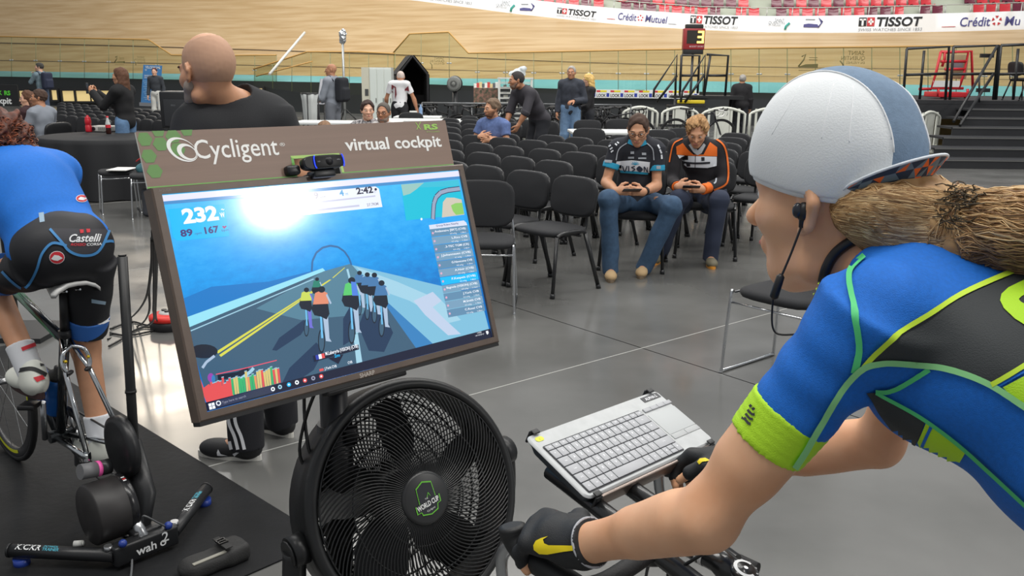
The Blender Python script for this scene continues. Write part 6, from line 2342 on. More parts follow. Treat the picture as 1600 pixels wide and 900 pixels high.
def crowd():
 st = lambda px, y: V((aty(px, 200, y).x, y, 0))
 jn = CL('jeans_light', (96, 128, 164), var=0.1, vscale=30)
 dkp = CL('dark_trousers', (36, 38, 44))
 blk = CL('black_knit', (28, 28, 30))
 gsh = SHO('grey', (90, 90, 92))
 bsh = SHO('black', (34, 34, 36))
 br = mat('hair_brown_far', (96, 64, 46), 0.8, var=0.2, vscale=60)
 gy = mat('hair_grey', (168, 164, 158), 0.85, var=0.15, vscale=60)
 # woman filming, in profile to the left
 b = st(197, 12.3)
 J = stand(b, math.radians(82), 1.60, wrl=(-0.05, 0.46, 1.40), wrr=(0.06, 0.47, 1.40), ell=(-0.17, 0.22, 1.20), elr=(0.17, 0.24, 1.20))
 figure('woman with brown hair and black cardigan filming with a phone', J, b, (-0.99, 0.12, -0.02), SK(0), blk, jn, bsh, ('long', br), sleeve=0.98, hem=-0.22, slim=0.92, loose=0.03, curl=0.8, thumbs={'l': (0, 0, 1), 'r': (0, 0, 1)}, bust=0.07)
 smart_phone('smartphone held up by the woman in the black cardigan', J['wrl'].lerp(J['wrr'], 0.5) + V((-0.09, 0.0, 0.05)), Euler((PI / 2, 0, PI / 2)).to_matrix())
 # seated man in grey shirt and the woman beyond him
 b = st(70, 13.0)
 J = stand(b, math.radians(70), 1.72, **SIT)
 figure('seated man in grey t-shirt looking over his shoulder near the black table', J, b, (-0.93, -0.30, 0.0), SK(1), CL('grey_tee', (140, 146, 156)), dkp, gsh, ('short', mat('hair_dark_brown', (74, 54, 44), 0.8)), hem=-0.06)
 b = st(52, 13.8)
 J = stand(b, math.radians(80), 1.66, **SIT)
 figure('seated woman in dark top next to the man in grey t-shirt', J, b, (-0.80, -0.55, -0.1), SK(2), CL('dark_red_top', (60, 36, 40)), dkp, gsh, ('long', br), hem=-0.06, slim=0.9, bust=0.06)
 # photographer with backpack
 b = st(73, 25.0)
 J = stand(b, math.radians(70), 1.72, wrl=(-0.02, 0.20, 1.42), wrr=(0.05, 0.22, 1.42), ell=(-0.22, 0.16, 1.22), elr=(0.22, 0.16, 1.22))
 root, *_ = figure('far man in grey shirt with a dark backpack, hands raised, beside lit openings', J, b, (-0.9, -0.2, 0), SK(2), CL('grey_blue_shirt', (120, 140, 150)), CL('jeans_mid', (88, 104, 130)), gsh, ('short', mat('cap_dark', (70, 68, 64), 0.8)), sleeve=0.98, hem=-0.1, res=0.012)
 backpack('dark blue backpack on the far man beside the lit openings', J, (44, 50, 72))
 # man before the blue banner
 b = st(249, 26.0)
 J = stand(b, math.radians(178), 1.62)
 figure('far man in dark vest, white scarf and cap before the blue banner', J, b, (0.1, -1, 0), SK(2), CL('vest_dark', (58, 62, 68)), CL('white_trousers', (208, 208, 202)), gsh, ('crop', mat('cap_red_dark', (80, 40, 44), 0.8)), sleeve=0.98, hem=-0.1, res=0.012)
 # bald man with backpack
 b = st(522, 17.3)
 J = stand(b, math.radians(68), 1.72, wrl=(-0.12, 0.36, 1.06), wrr=(0.10, 0.36, 1.04), ell=(-0.22, 0.10, 1.12), elr=(0.22, 0.10, 1.12))
 figure('bald man in long grey shirt carrying a black backpack by the white roller board', J, b, (-0.97, -0.05, -0.05), SK(1), CL('grey_long_shirt', (142, 148, 158)), CL('grey_trousers', (120, 124, 132)), gsh, None, sleeve=0.98, hem=-0.25, curl=0.8, loose=0.03)
 backpack('black backpack worn by the bald man in the long grey shirt', J, (34, 36, 42))
 # woman and man in glasses seated behind the sign, girl seen from behind
 b = st(577, 11.0)
 J = stand(b, math.radians(172), 1.66, **SIT)
 figure('seated woman with short dark hair beside the man in glasses, behind the sign', J, b, (0.25, -0.95, -0.05), SK(2), CL('pattern_top', (200, 196, 196), var=0.5, vscale=40, alt=(50, 50, 60)), dkp, gsh, ('bun', mat('hair_dark', (58, 40, 36), 0.8)), hem=-0.06, slim=0.9, bust=0.06)
 b = st(600, 10.4)
 J = stand(b, math.radians(185), 1.66, **SIT)
 figure('seated man in glasses and white shirt with grey stubble, behind the sign', J, b, (-0.15, -0.97, -0.05), SK(1), CL('white_shirt', (222, 220, 218)), dkp, gsh, ('crop', mat('hair_dark_grey', (96, 90, 84), 0.85)), glasses=mat('glasses_dark', (48, 34, 32), 0.4), beard=mat('stubble_grey', (142, 124, 112), 0.9), hem=-0.06)
 b = st(508, 9.6)
 J = stand(b, math.radians(30), 1.42, **SIT)
 figure('girl with long light brown hair seen from behind over the sign', J, b, (-0.55, 0.83, -0.1), SK(2), CL('girl_top', (110, 100, 110)), dkp, gsh, ('long', mat('hair_light_brown', (136, 106, 82), 0.8, var=0.2, vscale=50)), hem=-0.06, slim=0.85, face=False)
 # cyclist in white and dark red jersey, from behind
 b = st(625, 18.0)
 J = stand(b, math.radians(-10), 1.66, head=(0.0, 0.12, 1.56), neck=(0, 0.08, 1.45), ell=(-0.30, 0.05, 1.12), elr=(0.30, 0.06, 1.12), wrl=(-0.36, 0.2, 0.92), wrr=(0.34, 0.14, 0.88))
 r_, sh, *_ = figure('man in white and dark red cycling jersey bending over the far table', J, b, (-0.2, 0.9, -0.4), SK(1), CL('white_jersey', (226, 226, 228)), CL('black_bibs', (30, 30, 34)), bsh, ('crop', mat('cap_pale', (206, 190, 180), 0.8)), sleeve=0.5, face=False, legcut=0.1)
 bv = bvh_of(sh)
 m = MB()
 for pl in ([(612, 132), (619, 136), (620, 148), (617, 158), (610, 160), (611, 146)], [(638, 134), (632, 140), (634, 150), (635, 160), (640, 160), (640, 146)]):
  patch(bv, pl, mat('jersey_dark_red', (120, 40, 52), 0.8), m, 0.01, 3)
 if m.f:
  m.build('jersey_panel', sh)
 # bearded man, arms folded
 b = st(772, 11.3)
 J = stand(b, math.radians(150), 1.70, **dict(SIT, pel=(0, -0.02, 0.56), wrl=(0.06, 0.26, 0.84), wrr=(-0.10, 0.24, 0.80), ell=(-0.24, 0.08, 0.78), elr=(0.24, 0.08, 0.80)))
 figure('seated bearded man in blue t-shirt with folded arms', J, b, (-0.85, -0.5, -0.12), SK(0), CL('blue_tee', (92, 112, 160), var=0.15, vscale=30), CL('blue_shorts', (72, 84, 120)), gsh, ('short', mat('hair_brown_grey', (116, 96, 78), 0.85, var=0.2, vscale=60)), beard=mat('beard_brown', (112, 78, 58), 0.9), hem=-0.06, curl=0.3, dirs={'l': (0.95, -0.1, 0.2), 'r': (-0.9, -0.3, 0.1)}, thumbs={'l': (0, 0, 1), 'r': (0, 0, 1)})
 # man leaning on a chair back
 b = st(835, 13.0)
 J = stand(b, math.radians(125), 1.74, pel=(0, -0.10, 0.96), neck=(0, 0.22, 1.40), head=(0, 0.33, 1.50), shl=(-0.18, 0.20, 1.32), shr=(0.18, 0.20, 1.32), ell=(-0.22, 0.32, 1.06), elr=(0.20, 0.30, 1.06), wrl=(-0.16, 0.40, 0.88), wrr=(0.14, 0.40, 0.88), hil=(-0.09, -0.10, 0.92), hir=(0.09, -0.10, 0.92), anl=(-0.12, -0.06, 0.085), anr=(0.12, -0.14, 0.085))
 figure('man in dark grey sweater leaning with both hands on chair backs', J, b, (-0.96, -0.2, -0.1), SK(1), CL('dark_grey_sweater', (64, 62, 68)), dkp, bsh, ('crop', mat('hair_black_grey', (58, 54, 54), 0.85)), sleeve=0.66, hem=-0.08, slim=1.15, beard=mat('stubble_dark', (120, 96, 82), 0.9), curl=0.5, loose=0.03)
 # man in puffy jacket and blonde woman
 b = st(891, 16.6)
 J = stand(b, math.radians(165), 1.72, wrl=(-0.10, 0.26, 1.12), ell=(-0.26, 0.0, 1.14))
 figure('man in dark puffy jacket and jeans standing by the bike rack', J, b, (-0.25, -0.95, -0.02), SK(1), CL('puffy_jacket', (56, 60, 70), var=0.2, vscale=14), CL('jeans_blue', (112, 142, 176), var=0.1, vscale=30), gsh, ('crop', gy), sleeve=0.98, hem=-0.14, slim=1.1, loose=0.03)
 b = st(918, 16.9)
 J = stand(b, math.radians(110), 1.58, wrl=(-0.04, 0.36, 1.05), wrr=(0.06, 0.36, 1.02), ell=(-0.20, 0.12, 1.1), elr=(0.2, 0.12, 1.1))
 figure('woman with long blonde hair and black jacket facing the man in puffy jacket', J, b, (-0.9, 0.1, -0.15), SK(2), CL('black_jacket', (36, 35, 38)), dkp, bsh, ('long', mat('hair_blonde_far', (222, 184, 110), 0.7, var=0.2, vscale=60)), sleeve=0.98, hem=-0.2, slim=0.9, curl=0.6, bust=0.06)
 b = st(1155, 21.4)
 J = stand(b, math.radians(-8), 1.60)
 figure('grey-haired man in black coat standing beyond the white barriers', J, b, (0.1, 1, 0), SK(0), CL('black_coat', (34, 33, 36)), dkp, bsh, ('short', gy), sleeve=0.98, hem=-0.4, slim=1.15, loose=0.04, face=False)


def backpack(label, J, col):
 f = V(J['fwd'])
 c = J['neck'].lerp(J['pel'], 0.45) - f * 0.21
 R = frame((0, 0, 0), f.cross(V((0, 0, 1))), f)
 m = mat('pack_%d_%d_%d' % col, col, 0.8)
 bp = thing('backpack', label, 'backpack', c - V((0, 0, 0.24)))
 blob('main_bag', [Bx(c, (0.30, 0.17, 0.46), 0.06, R=R), Bx(c - f * 0.07 - V((0, 0, 0.08)), (0.24, 0.10, 0.24), 0.04, R=R)], 0.012, m, bp, k=0.02)
 sm = MB()
 for q in 'lr':
  p = J['sh' + q].lerp(J['neck'], 0.35)
  sm.tube(catmull([p - f * 0.10 + V((0, 0, -0.02)), p + V((0, 0, 0.075)), p + f * 0.115 + V((0, 0, -0.06)), p + f * 0.13 + V((0, 0, -0.2)), p - f * 0.05 + V((0, 0, -0.38))], 6), 0.018, m, 8, flat=0.4)
 sm.build('strap', bp)


bald_man()
seated_men()
crowd()
# ================================================================ the rider on the left, her bike on the trainer, things on the mat
S2 = 1.12


def bike_at(root, B, frame_m, acc_m, metal, rear_wheel=True, front_wheel=True, tape_m=None, saddle_m=None, wheel_accent=None, sp=20, zlift=0.0, bottles=None, crank=0.0, fa=0.98):
 """a road bike; B(lateral, along, z) gives world points, rear axle at along = 0"""
 rub = mat('tyre_black', (26, 26, 27), 0.7)
 rim = mat('rim_black', (34, 34, 36), 0.4)
 al = mat('brushed_alloy', (180, 182, 184), 0.3, 0.9)
 pl = mat('plastic_black', (28, 28, 30), 0.45)
 ax, bb, fax = B(0, 0, 0.34), B(0, 0.405, 0.275), B(0, fa, 0.34)
 st = B(0, 0.25, 0.70)
 ht, hb = B(0, fa - 0.17, 0.80), B(0, fa - 0.115, 0.64)
 f = MB()
 f.tube([st, bb], 0.017, frame_m, 14)
 f.tube([st + V((0, 0, -0.03)), ht], 0.016, frame_m, 14)
 f.tube([hb, bb], 0.021, frame_m, 14)
 f.tube([ht + V((0, 0, 0.02)), hb + V((0, 0, -0.02))], 0.021, frame_m, 14)
 f.tube([bb - (bb - B(0, 0.405, 0.275)), bb + V((0, 0, 0))], 0.02, frame_m)
 f.tube([B(-0.04, 0.405, 0.275), B(0.04, 0.405, 0.275)], 0.023, frame_m, 14)
 fr = f.build('frame', root)
 m = MB()
 for q in (-1, 1):
  m.tube([B(0.012 * q, 0.255, 0.68), B(0.040 * q, 0.17, 0.58), B(0.064 * q, 0.0, 0.345)], 0.0085, metal, 10)
 m.build('seat_stays', fr)
 m = MB()
 for q in (-1, 1):
  m.tube([B(0.025 * q, 0.38, 0.275), B(0.064 * q, 0.0, 0.335)], 0.010, metal, 10)
  m.box(B(0.064 * q, 0, 0.335), (0.02, 0.03, 0.03), metal, bev=0.006)
 m.build('chain_stays', fr)
 k = MB()
 for q in (-1, 1):
  k.tube(catmull([hb + V((0, 0, -0.01)), B(0.045 * q, fa - 0.10, 0.60), B(0.05 * q, fa - 0.05, 0.48), B(0.05 * q, fa, 0.34)], 4), 0.011, acc_m, 10)
 k.build('fork', root)
 p = MB()
 stt = B(0, 0.215, 0.86)
 p.tube([st, stt], 0.0155, pl, 14)
 p.tube([st + V((0, 0, -0.015)), st + V((0, 0, 0.012))], 0.021, pl, 14)
 p.build('seat_post', root)
 sm = saddle_m or pl
 rows = []
 for i in range(13):
  y = i / 12
  w = 0.068 * (1 - y) ** 1.3 * (1 if y > 0.08 else 0.8) + 0.018
  z = 0.90 + 0.012 * (2 * y - 1) ** 2
  rows.append([B(w * c, 0.09 + 0.27 * y, z - 0.03 * abs(c) ** 3) for c in (-1, -0.8, -0.4, 0, 0.4, 0.8, 1)])
 s = MB()
 s.sheet(rows, sm)
 s.sheet([[q + V((0, 0, -0.014)) for q in r] for r in rows], pl)
 for r0 in (rows[0], rows[-1]):
  s.sheet([r0, [q + V((0, 0, -0.014)) for q in r0]], sm)
 for c in (0, -1):
  s.sheet([[r[c] for r in rows], [r[c] + V((0, 0, -0.014)) for r in rows]], sm)
 for q in (-1, 1):
  s.tube([B(0.022 * q, 0.13, 0.875), B(0.022 * q, 0.2, 0.862), B(0.015 * q, 0.33, 0.885)], 0.0035, metal, 6)
 s.build('saddle', root)
 # bars
 bar = MB()
 c = ht + RF_ * 0 + V((0, 0, 0.06))
 c2 = c + (B(0, 1, 0) - B(0, 0, 0)).normalized() * 0.10
 h = MB()
 h.tube([ht, c, c2], 0.015, pl, 12)
 h.build('stem', root)
 L, Fd = (B(1, 0, 0) - B(0, 0, 0)).normalized(), (B(0, 1, 0) - B(0, 0, 0)).normalized()
 tm = tape_m or pl
 for q in (-1, 1):
  pts = [c2, c2 + L * 0.10 * q, c2 + L * 0.19 * q + Fd * 0.01, c2 + L * 0.205 * q + Fd * 0.07 + V((0, 0, -0.01)), c2 + L * 0.205 * q + Fd * 0.085 + V((0, 0, -0.06)), c2 + L * 0.205 * q + Fd * 0.04 + V((0, 0, -0.12)), c2 + L * 0.205 * q - Fd * 0.04 + V((0, 0, -0.13))]
  bar.tube(catmull(pts, 5), 0.0145, tm, 10)
  bar.tube([c2 + L * 0.205 * q + Fd * 0.06, c2 + L * 0.205 * q + Fd * 0.13 + V((0, 0, 0.015)), c2 + L * 0.205 * q + Fd * 0.145 + V((0, 0, 0.05))], [0.016, 0.018, 0.013], pl, 10)
  bar.tube([c2 + L * 0.205 * q + Fd * 0.13, c2 + L * 0.205 * q + Fd * 0.15 + V((0, 0, -0.05)), c2 + L * 0.205 * q + Fd * 0.13 + V((0, 0, -0.11))], 0.006, al, 8)
 bar.build('handlebar', root)
 wl = ([fax] if front_wheel else []) + ([ax] if rear_wheel else [])
 for wc in wl:
  w = MB()
  T = frame(wc, Fd, V((0, 0, 1)))
  n = 44
  ring = lambda r: [T @ V((r * math.cos(2 * PI * i / n), r * math.sin(2 * PI * i / n), 0)) for i in range(n)]
  w.tube(ring(0.327), 0.0125, rub, 8, closed=True)
  for z in (-0.010, 0.010):
   w.lathe([(0.284, z), (0.318, z)], rim, T, n)
  w.lathe([(0.284, -0.010), (0.284, 0.010)], rim, T, n)
  if wheel_accent:
   for a0 in (0.15, 2.25, 4.35):
    for z in (-0.0112, 0.0112):
     w.lathe([(0.288, z), (0.302, z)], wheel_accent, T @ Matrix.Rotation(a0, 4, 'Z'), 16, arc=0.9)
  w.tube([wc - L * 0.045, wc + L * 0.045], 0.013, al, 10)
  for i in range(sp):
   q = 2 * PI * i / sp
   w.tube([wc + L * 0.02 * (-1) ** i, T @ V((0.287 * math.cos(q), 0.287 * math.sin(q), 0))], 0.0011, al, 4, caps=False)
  w.build('wheel', root)
 dt = MB()
 T = frame(bb + L * 0.045, Fd, V((0, 0, 1)))
 dt.lathe([(0.060, -0.003), (0.098, -0.003), (0.098, 0.003), (0.060, 0.003)], pl, T, 40)
 for i in range(5):
  q = 2 * PI * i / 5
  dt.tube([T @ V((0, 0, 0.004)), T @ V((0.085 * math.cos(q), 0.085 * math.sin(q), 0.003))], 0.007, al, 8)
 cr = []
 for q in (-1, 1):
  a = crank + (PI if q > 0 else 0)
  e = bb + L * 0.065 * q + Fd * 0.17 * math.cos(a) + V((0, 0, 0.17 * math.sin(a)))
  dt.tube([bb + L * 0.055 * q, e], 0.010, al, 8)
  cr.append(e)
 for q, e in zip((-1, 1), cr):
  dt.box(e + L * 0.045 * q, (0.06, 0.06, 0.018), pl, bev=0.005)
 dt.tube([bb + L * 0.045 + V((0, 0, 0.095)), ax + L * 0.045 + V((0, 0, 0.04))], 0.004, mat('chain_steel', (90, 90, 90), 0.4, 0.8), 6)
 dt.tube([bb + L * 0.045 + V((0, 0, -0.095)), ax + L * 0.045 + V((0, 0, -0.12))], 0.004, mat('chain_steel', (90, 90, 90), 0.4, 0.8), 6)
 dt.build('crankset', root)
 if bottles:
  for i, (a, b, bm) in enumerate(bottles):
   bo = MB()
   d = (b - a)
   T = frame(a, d.cross(L) if d.cross(L).length > 0.01 else Fd, L)
   T = Matrix.Translation(a) @ d.to_track_quat('Z', 'Y').to_matrix().to_4x4()
   bo.lathe([(0, 0), (0.034, 0.002), (0.037, 0.01), (0.037, 0.07), (0.033, 0.08), (0.033, 0.092), (0.037, 0.10), (0.037, 0.145), (0.030, 0.158)], bm, T, 24)
   bo.lathe([(0.031, 0.156), (0.032, 0.175), (0.014, 0.186), (0.012, 0.205), (0, 0.206)], pl, T, 24)
   tg = bo.build('water_bottle')
   tag(tg, ('blue water bottle in the cage on the sloping tube of the left bike', 'blue water bottle in the lower cage behind the left pedal foot')[i], 'bottle')
 return ht, c2


def build_left_bike():
 B = lambda l, a, z: bk(S2 + l, 2.893 + a, z)
 fm = mat('frame_graphite', (40, 44, 46), 0.25, 0.2, coat=0.5)
 gm = mat('frame_green', (86, 150, 116), 0.3, 0.1, coat=0.5)
 chrome = mat('chrome', (205, 208, 210), 0.12, 1.0)
 root = thing('road_bike', 'dark road bike with chrome seat stays on the trainer, ridden on the left', 'bicycle', B(0, 0.4, 0))
 blu = mat('bottle_blue', (24, 96, 176), 0.25, coat=0.3)
 bb = B(0, 0.405, 0.275)
 ht, hb = B(0, 0.81, 0.80), B(0, 0.865, 0.64)
 st = B(0, 0.25, 0.70)
 a1 = bb.lerp(hb, 0.22) + V((0, 0, 0.04)) - RF_ * 0.03
 a2 = bb.lerp(st, 0.20) + RF_ * 0.05
 bike_at(root, B, fm, gm, chrome, rear_wheel=False, saddle_m=mat('saddle_white', (206, 206, 204), 0.4), wheel_accent=mat('rim_yellow', (204, 206, 40), 0.5), crank=1.9, bottles=[(a1, a1 + (hb - bb).normalized() * 0.2, blu), (a2, a2 + (st - bb).normalized() * 0.2, blu)], sp=12)
 g = MB()
 for (p, q, o) in ((B(0, 0.25, 0.70), B(0, 0.81, 0.80), 0.0168),):
  g.tube([p.lerp(q, 0.1) + V((0, 0, -0.03)), p.lerp(q, 0.92) + V((0, 0, -0.002))], o, gm, 12)
 g.build('top_tube_sleeve', root)
 br = MB()
 for q in (-1, 1):
  br.tube(catmull([B(0.0, 0.205, 0.665), B(0.035 * q, 0.185, 0.65), B(0.045 * q, 0.175, 0.605), B(0.028 * q, 0.165, 0.575)], 4), 0.0075, chrome, 8)
  br.ell(B(0.030 * q, 0.16, 0.585), (0.01, 0.02, 0.008), mat('plastic_black', (28, 28, 30), 0.45), n=10)
  br.ell(B(0.038 * q, 0.165, 0.625), (0.006, 0.006, 0.006), mat('brake_gold', (206, 176, 40), 0.35, 0.5), n=10)
 br.build('rear_brake', root)
 dr = MB()
 al = mat('brushed_alloy', (180, 182, 184), 0.3, 0.9)
 pl = mat('plastic_black', (28, 28, 30), 0.45)
 dr.box(B(0.10, 0.01, 0.28), (0.03, 0.05, 0.10), al, R=Euler((0.2, 0, 0.8)), bev=0.008)
 for z in (0.31, 0.23):
  TD = frame(B(0.10, 0.02, z - 0.03), RF_, V((0, 0, 1)))
  dr.lathe([(0, -0.006), (0.030, -0.005), (0.032, 0), (0.030, 0.005), (0, 0.006)], pl, TD, 20)
 dr.build('rear_derailleur', root)
 cb = MB()
 cb.tube(catmull([B(0.02, 0.40, 0.25), B(0.04, 0.30, 0.16), B(0.06, 0.12, 0.14), B(0.08, 0.02, 0.22), B(0.06, -0.02, 0.32)], 5), 0.0025, pl, 6)
 cb.build('gear_cable', root)


def build_trainer():
 bk_m = mat('trainer_black', (30, 31, 33), 0.4, bump=0.03, bscale=200)
 dk = mat('trainer_drum', (44, 42, 42), 0.5, var=0.1, vscale=4)
 wh = mat('trainer_white_print', (230, 232, 232), 0.5)
 te = mat('trainer_teal_print', (70, 160, 180), 0.5)
 blu = mat('trainer_blue_knob', (36, 60, 140), 0.35)
 al = mat('brushed_alloy', (180, 182, 184), 0.3, 0.9)
 root = thing('bike_trainer', 'black direct-drive bike trainer with folding legs and large flywheel on the mat', 'trainer', atz(225, 850, 0))
 z = 0.055
 a, b = atz(180, 868, z), atz(270, 833, z)
 L, R_ = atz(18, 860, z), atz(322, 764, z)
 m = MB()
 d = (b - a).normalized()
 T = frame((a + b) / 2, d, V((0, 0, 1)))
 w = (b - a).length
 m.box((0, 0, 0), (w + 0.02, 0.07, 0.05), bk_m, T, bev=0.008)
 m.box((0.02, 0.02, -0.03), (w * 0.5, 0.05, 0.05), bk_m, T, bev=0.008)
 ba = m.build('base_bar', root)
 pr = MB()
 pr.text('wah', wh, T @ Matrix.Translation((-w * 0.20, -0.016, 0.0262)), 0.042, 0.02)
 pr.text('o', wh, T @ Matrix.Translation((w * 0.20, -0.016, 0.0262)), 0.042, 0.02)
 pr.text('2', wh, T @ Matrix.Translation((w * 0.24, -0.004, 0.0265)), 0.05, 0.01)
 pr.build('base_print', ba)
 for (p, q, fl) in ((a, L, 1), (b, R_, 0)):
  g = MB()
  g.tube([p, q], 0.022, bk_m, 18)
  g.tube([q + (q - p).normalized() * 0.001, q + (q - p).normalized() * 0.008], 0.0235, bk_m, 18)
  lg = g.build('leg', root)
  dd = (q - p).normalized()
  t = MB()
  x = dd if fl == 0 else -dd
  up = V((-0.05, -0.35, 0.93))
  up = (up - x * up.dot(x)).normalized()
  side = up.cross(x).normalized()
  st_ = (p.lerp(q, 0.36) if fl == 0 else p.lerp(q, 0.94))
  TT_ = frame(st_ + up * 0.0228 - side * 0.012, x, side)
  # lettering wraps over the tube: lay it on the upper side
  for mm, s_, off, sz in ((wh, 'KICKR', 0, 0.030),):
   vs, fs = text_mesh(s_, 0.02)
   o = []
   for v in vs:
    yy = v[1] * sz - 0.010
    an = yy / 0.0226
    c = st_ + x * (v[0] * sz) + up * (math.cos(an) * 0.0226) + side * (math.sin(an) * 0.0226)
    o.append(c)
   t.add(o, fs, wh)
   wd = max(v[0] for v in vs) * sz
   for li, tx in enumerate(('POWER', 'TRAINER')):
    vs2, fs2 = text_mesh(tx, 0.03)
    o = []
    for v in vs2:
     yy = v[1] * 0.014 + (0.002 if li == 0 else -0.010)
     an = yy / 0.0226
     o.append(st_ + x * (wd + 0.006 + v[0] * 0.014) + up * (math.cos(an) * 0.0226) + side * (math.sin(an) * 0.0226))
    t.add(o, fs2, te)
  t.build('leg_print', lg)
  k = MB()
  k.cyl(V((q.x, q.y, 0.0)) + (p - q).normalized() * 0.03, V((q.x, q.y, 0.03)) + (p - q).normalized() * 0.03, 0.026, blu, 16)
  k.build('foot', lg)
  kn = MB()
  kn.cyl(p + V((0, 0, 0.015)) + dd * 0.02, p + V((0, 0, 0.035)) + dd * 0.02, 0.014, al, 14)
  kn.ell(p + V((0, 0, 0.045)) - dd * 0.03, (0.014, 0.014, 0.014), blu, n=12)
  kn.build('lock_knob', lg)
 # tower from the base up to the axle, belt wheel, flywheel drum
 axp = bk(S2, 2.893, 0.34)
 foot = (a + b) / 2 + V((0, 0, 0.02))
 t = MB()
 c0 = bk(S2 + 0.085, 2.893, 0.34)
 t.tube([foot + RF_ * 0.06, bk(S2 + 0.075, 2.80, 0.18), c0], [0.045, 0.042, 0.04], bk_m, 14, flat=0.6)
 t.tube([foot + V((0, 0, 0.0)), bk(S2 + 0.02, 2.80, 0.14)], [0.02, 0.018], al, 12)
 t.build('tower', root)
 w = MB()
 TW = frame(bk(S2 + 0.055, 2.893, 0.335), RF_, V((0, 0, 1)))
 w.lathe([(0, -0.022), (0.090, -0.022), (0.108, -0.016), (0.110, 0.0), (0.108, 0.016), (0.085, 0.022), (0, 0.022)], bk_m, TW, 48)
 w.build('belt_wheel', root)
 fw = MB()
 TF = frame(bk(S2 - 0.035, 2.835, 0.155), RF_, V((0, 0, 1)))
 fw.lathe([(0, -0.07), (0.02, -0.071), (0.098, -0.068), (0.104, -0.062), (0.104, 0.055), (0.10, 0.06), (0, 0.06)], dk, TF, 56)
 fly = fw.build('flywheel', root)
 rg = MB()
 rg.lathe([(0.1045, 0.035), (0.106, 0.04), (0.106, 0.058), (0.1, 0.063)], mat('trainer_ring', (30, 30, 32), 0.25), TF, 56)
 for k_, c in ((0.55, wh), (0.62, mat('mark_red', (206, 50, 50), 0.5)), (0.72, wh)):
  rg.lathe([(0.1064, 0.043), (0.1064, 0.054)], c, TF @ Matrix.Rotation(PI - k_ - 0.7, 4, 'Z'), 6, arc=0.05)
 rg.build('flywheel_ring', fly)
 r = MB()
 r.cyl(bk(S2 - 0.10, 2.87, 0.30), bk(S2 - 0.045, 2.875, 0.29), 0.026, mat('roller_grey', (112, 112, 114), 0.5), 20)
 r.cyl(bk(S2 - 0.047, 2.875, 0.291), bk(S2 - 0.034, 2.876, 0.289), 0.0265, mat('tape_pink', (236, 92, 170), 0.5), 20)
 r.cyl(bk(S2 - 0.034, 2.876, 0.289), bk(S2 + 0.0, 2.88, 0.285), 0.026, bk_m, 20)
 r.build('axle_sleeve', root)
 c = MB()
 c.tube(catmull([foot + V((0, -0.02, 0.02)), atz(208, 850, 0.06), atz(206, 885, 0.02), atz(204, 905, 0.004)], 6), 0.004, mat('cable_grey', (90, 92, 94), 0.5), 6)
 c.tube(catmull([foot + V((0, 0, 0.06)), foot + V((0.02, -0.03, 0.10)), foot + V((0.05, 0.0, 0.06)), foot + V((0.06, 0.03, 0.03))], 5), 0.003, mat('cable_grey', (90, 92, 94), 0.5), 6)
 c.build('power_cable', root)


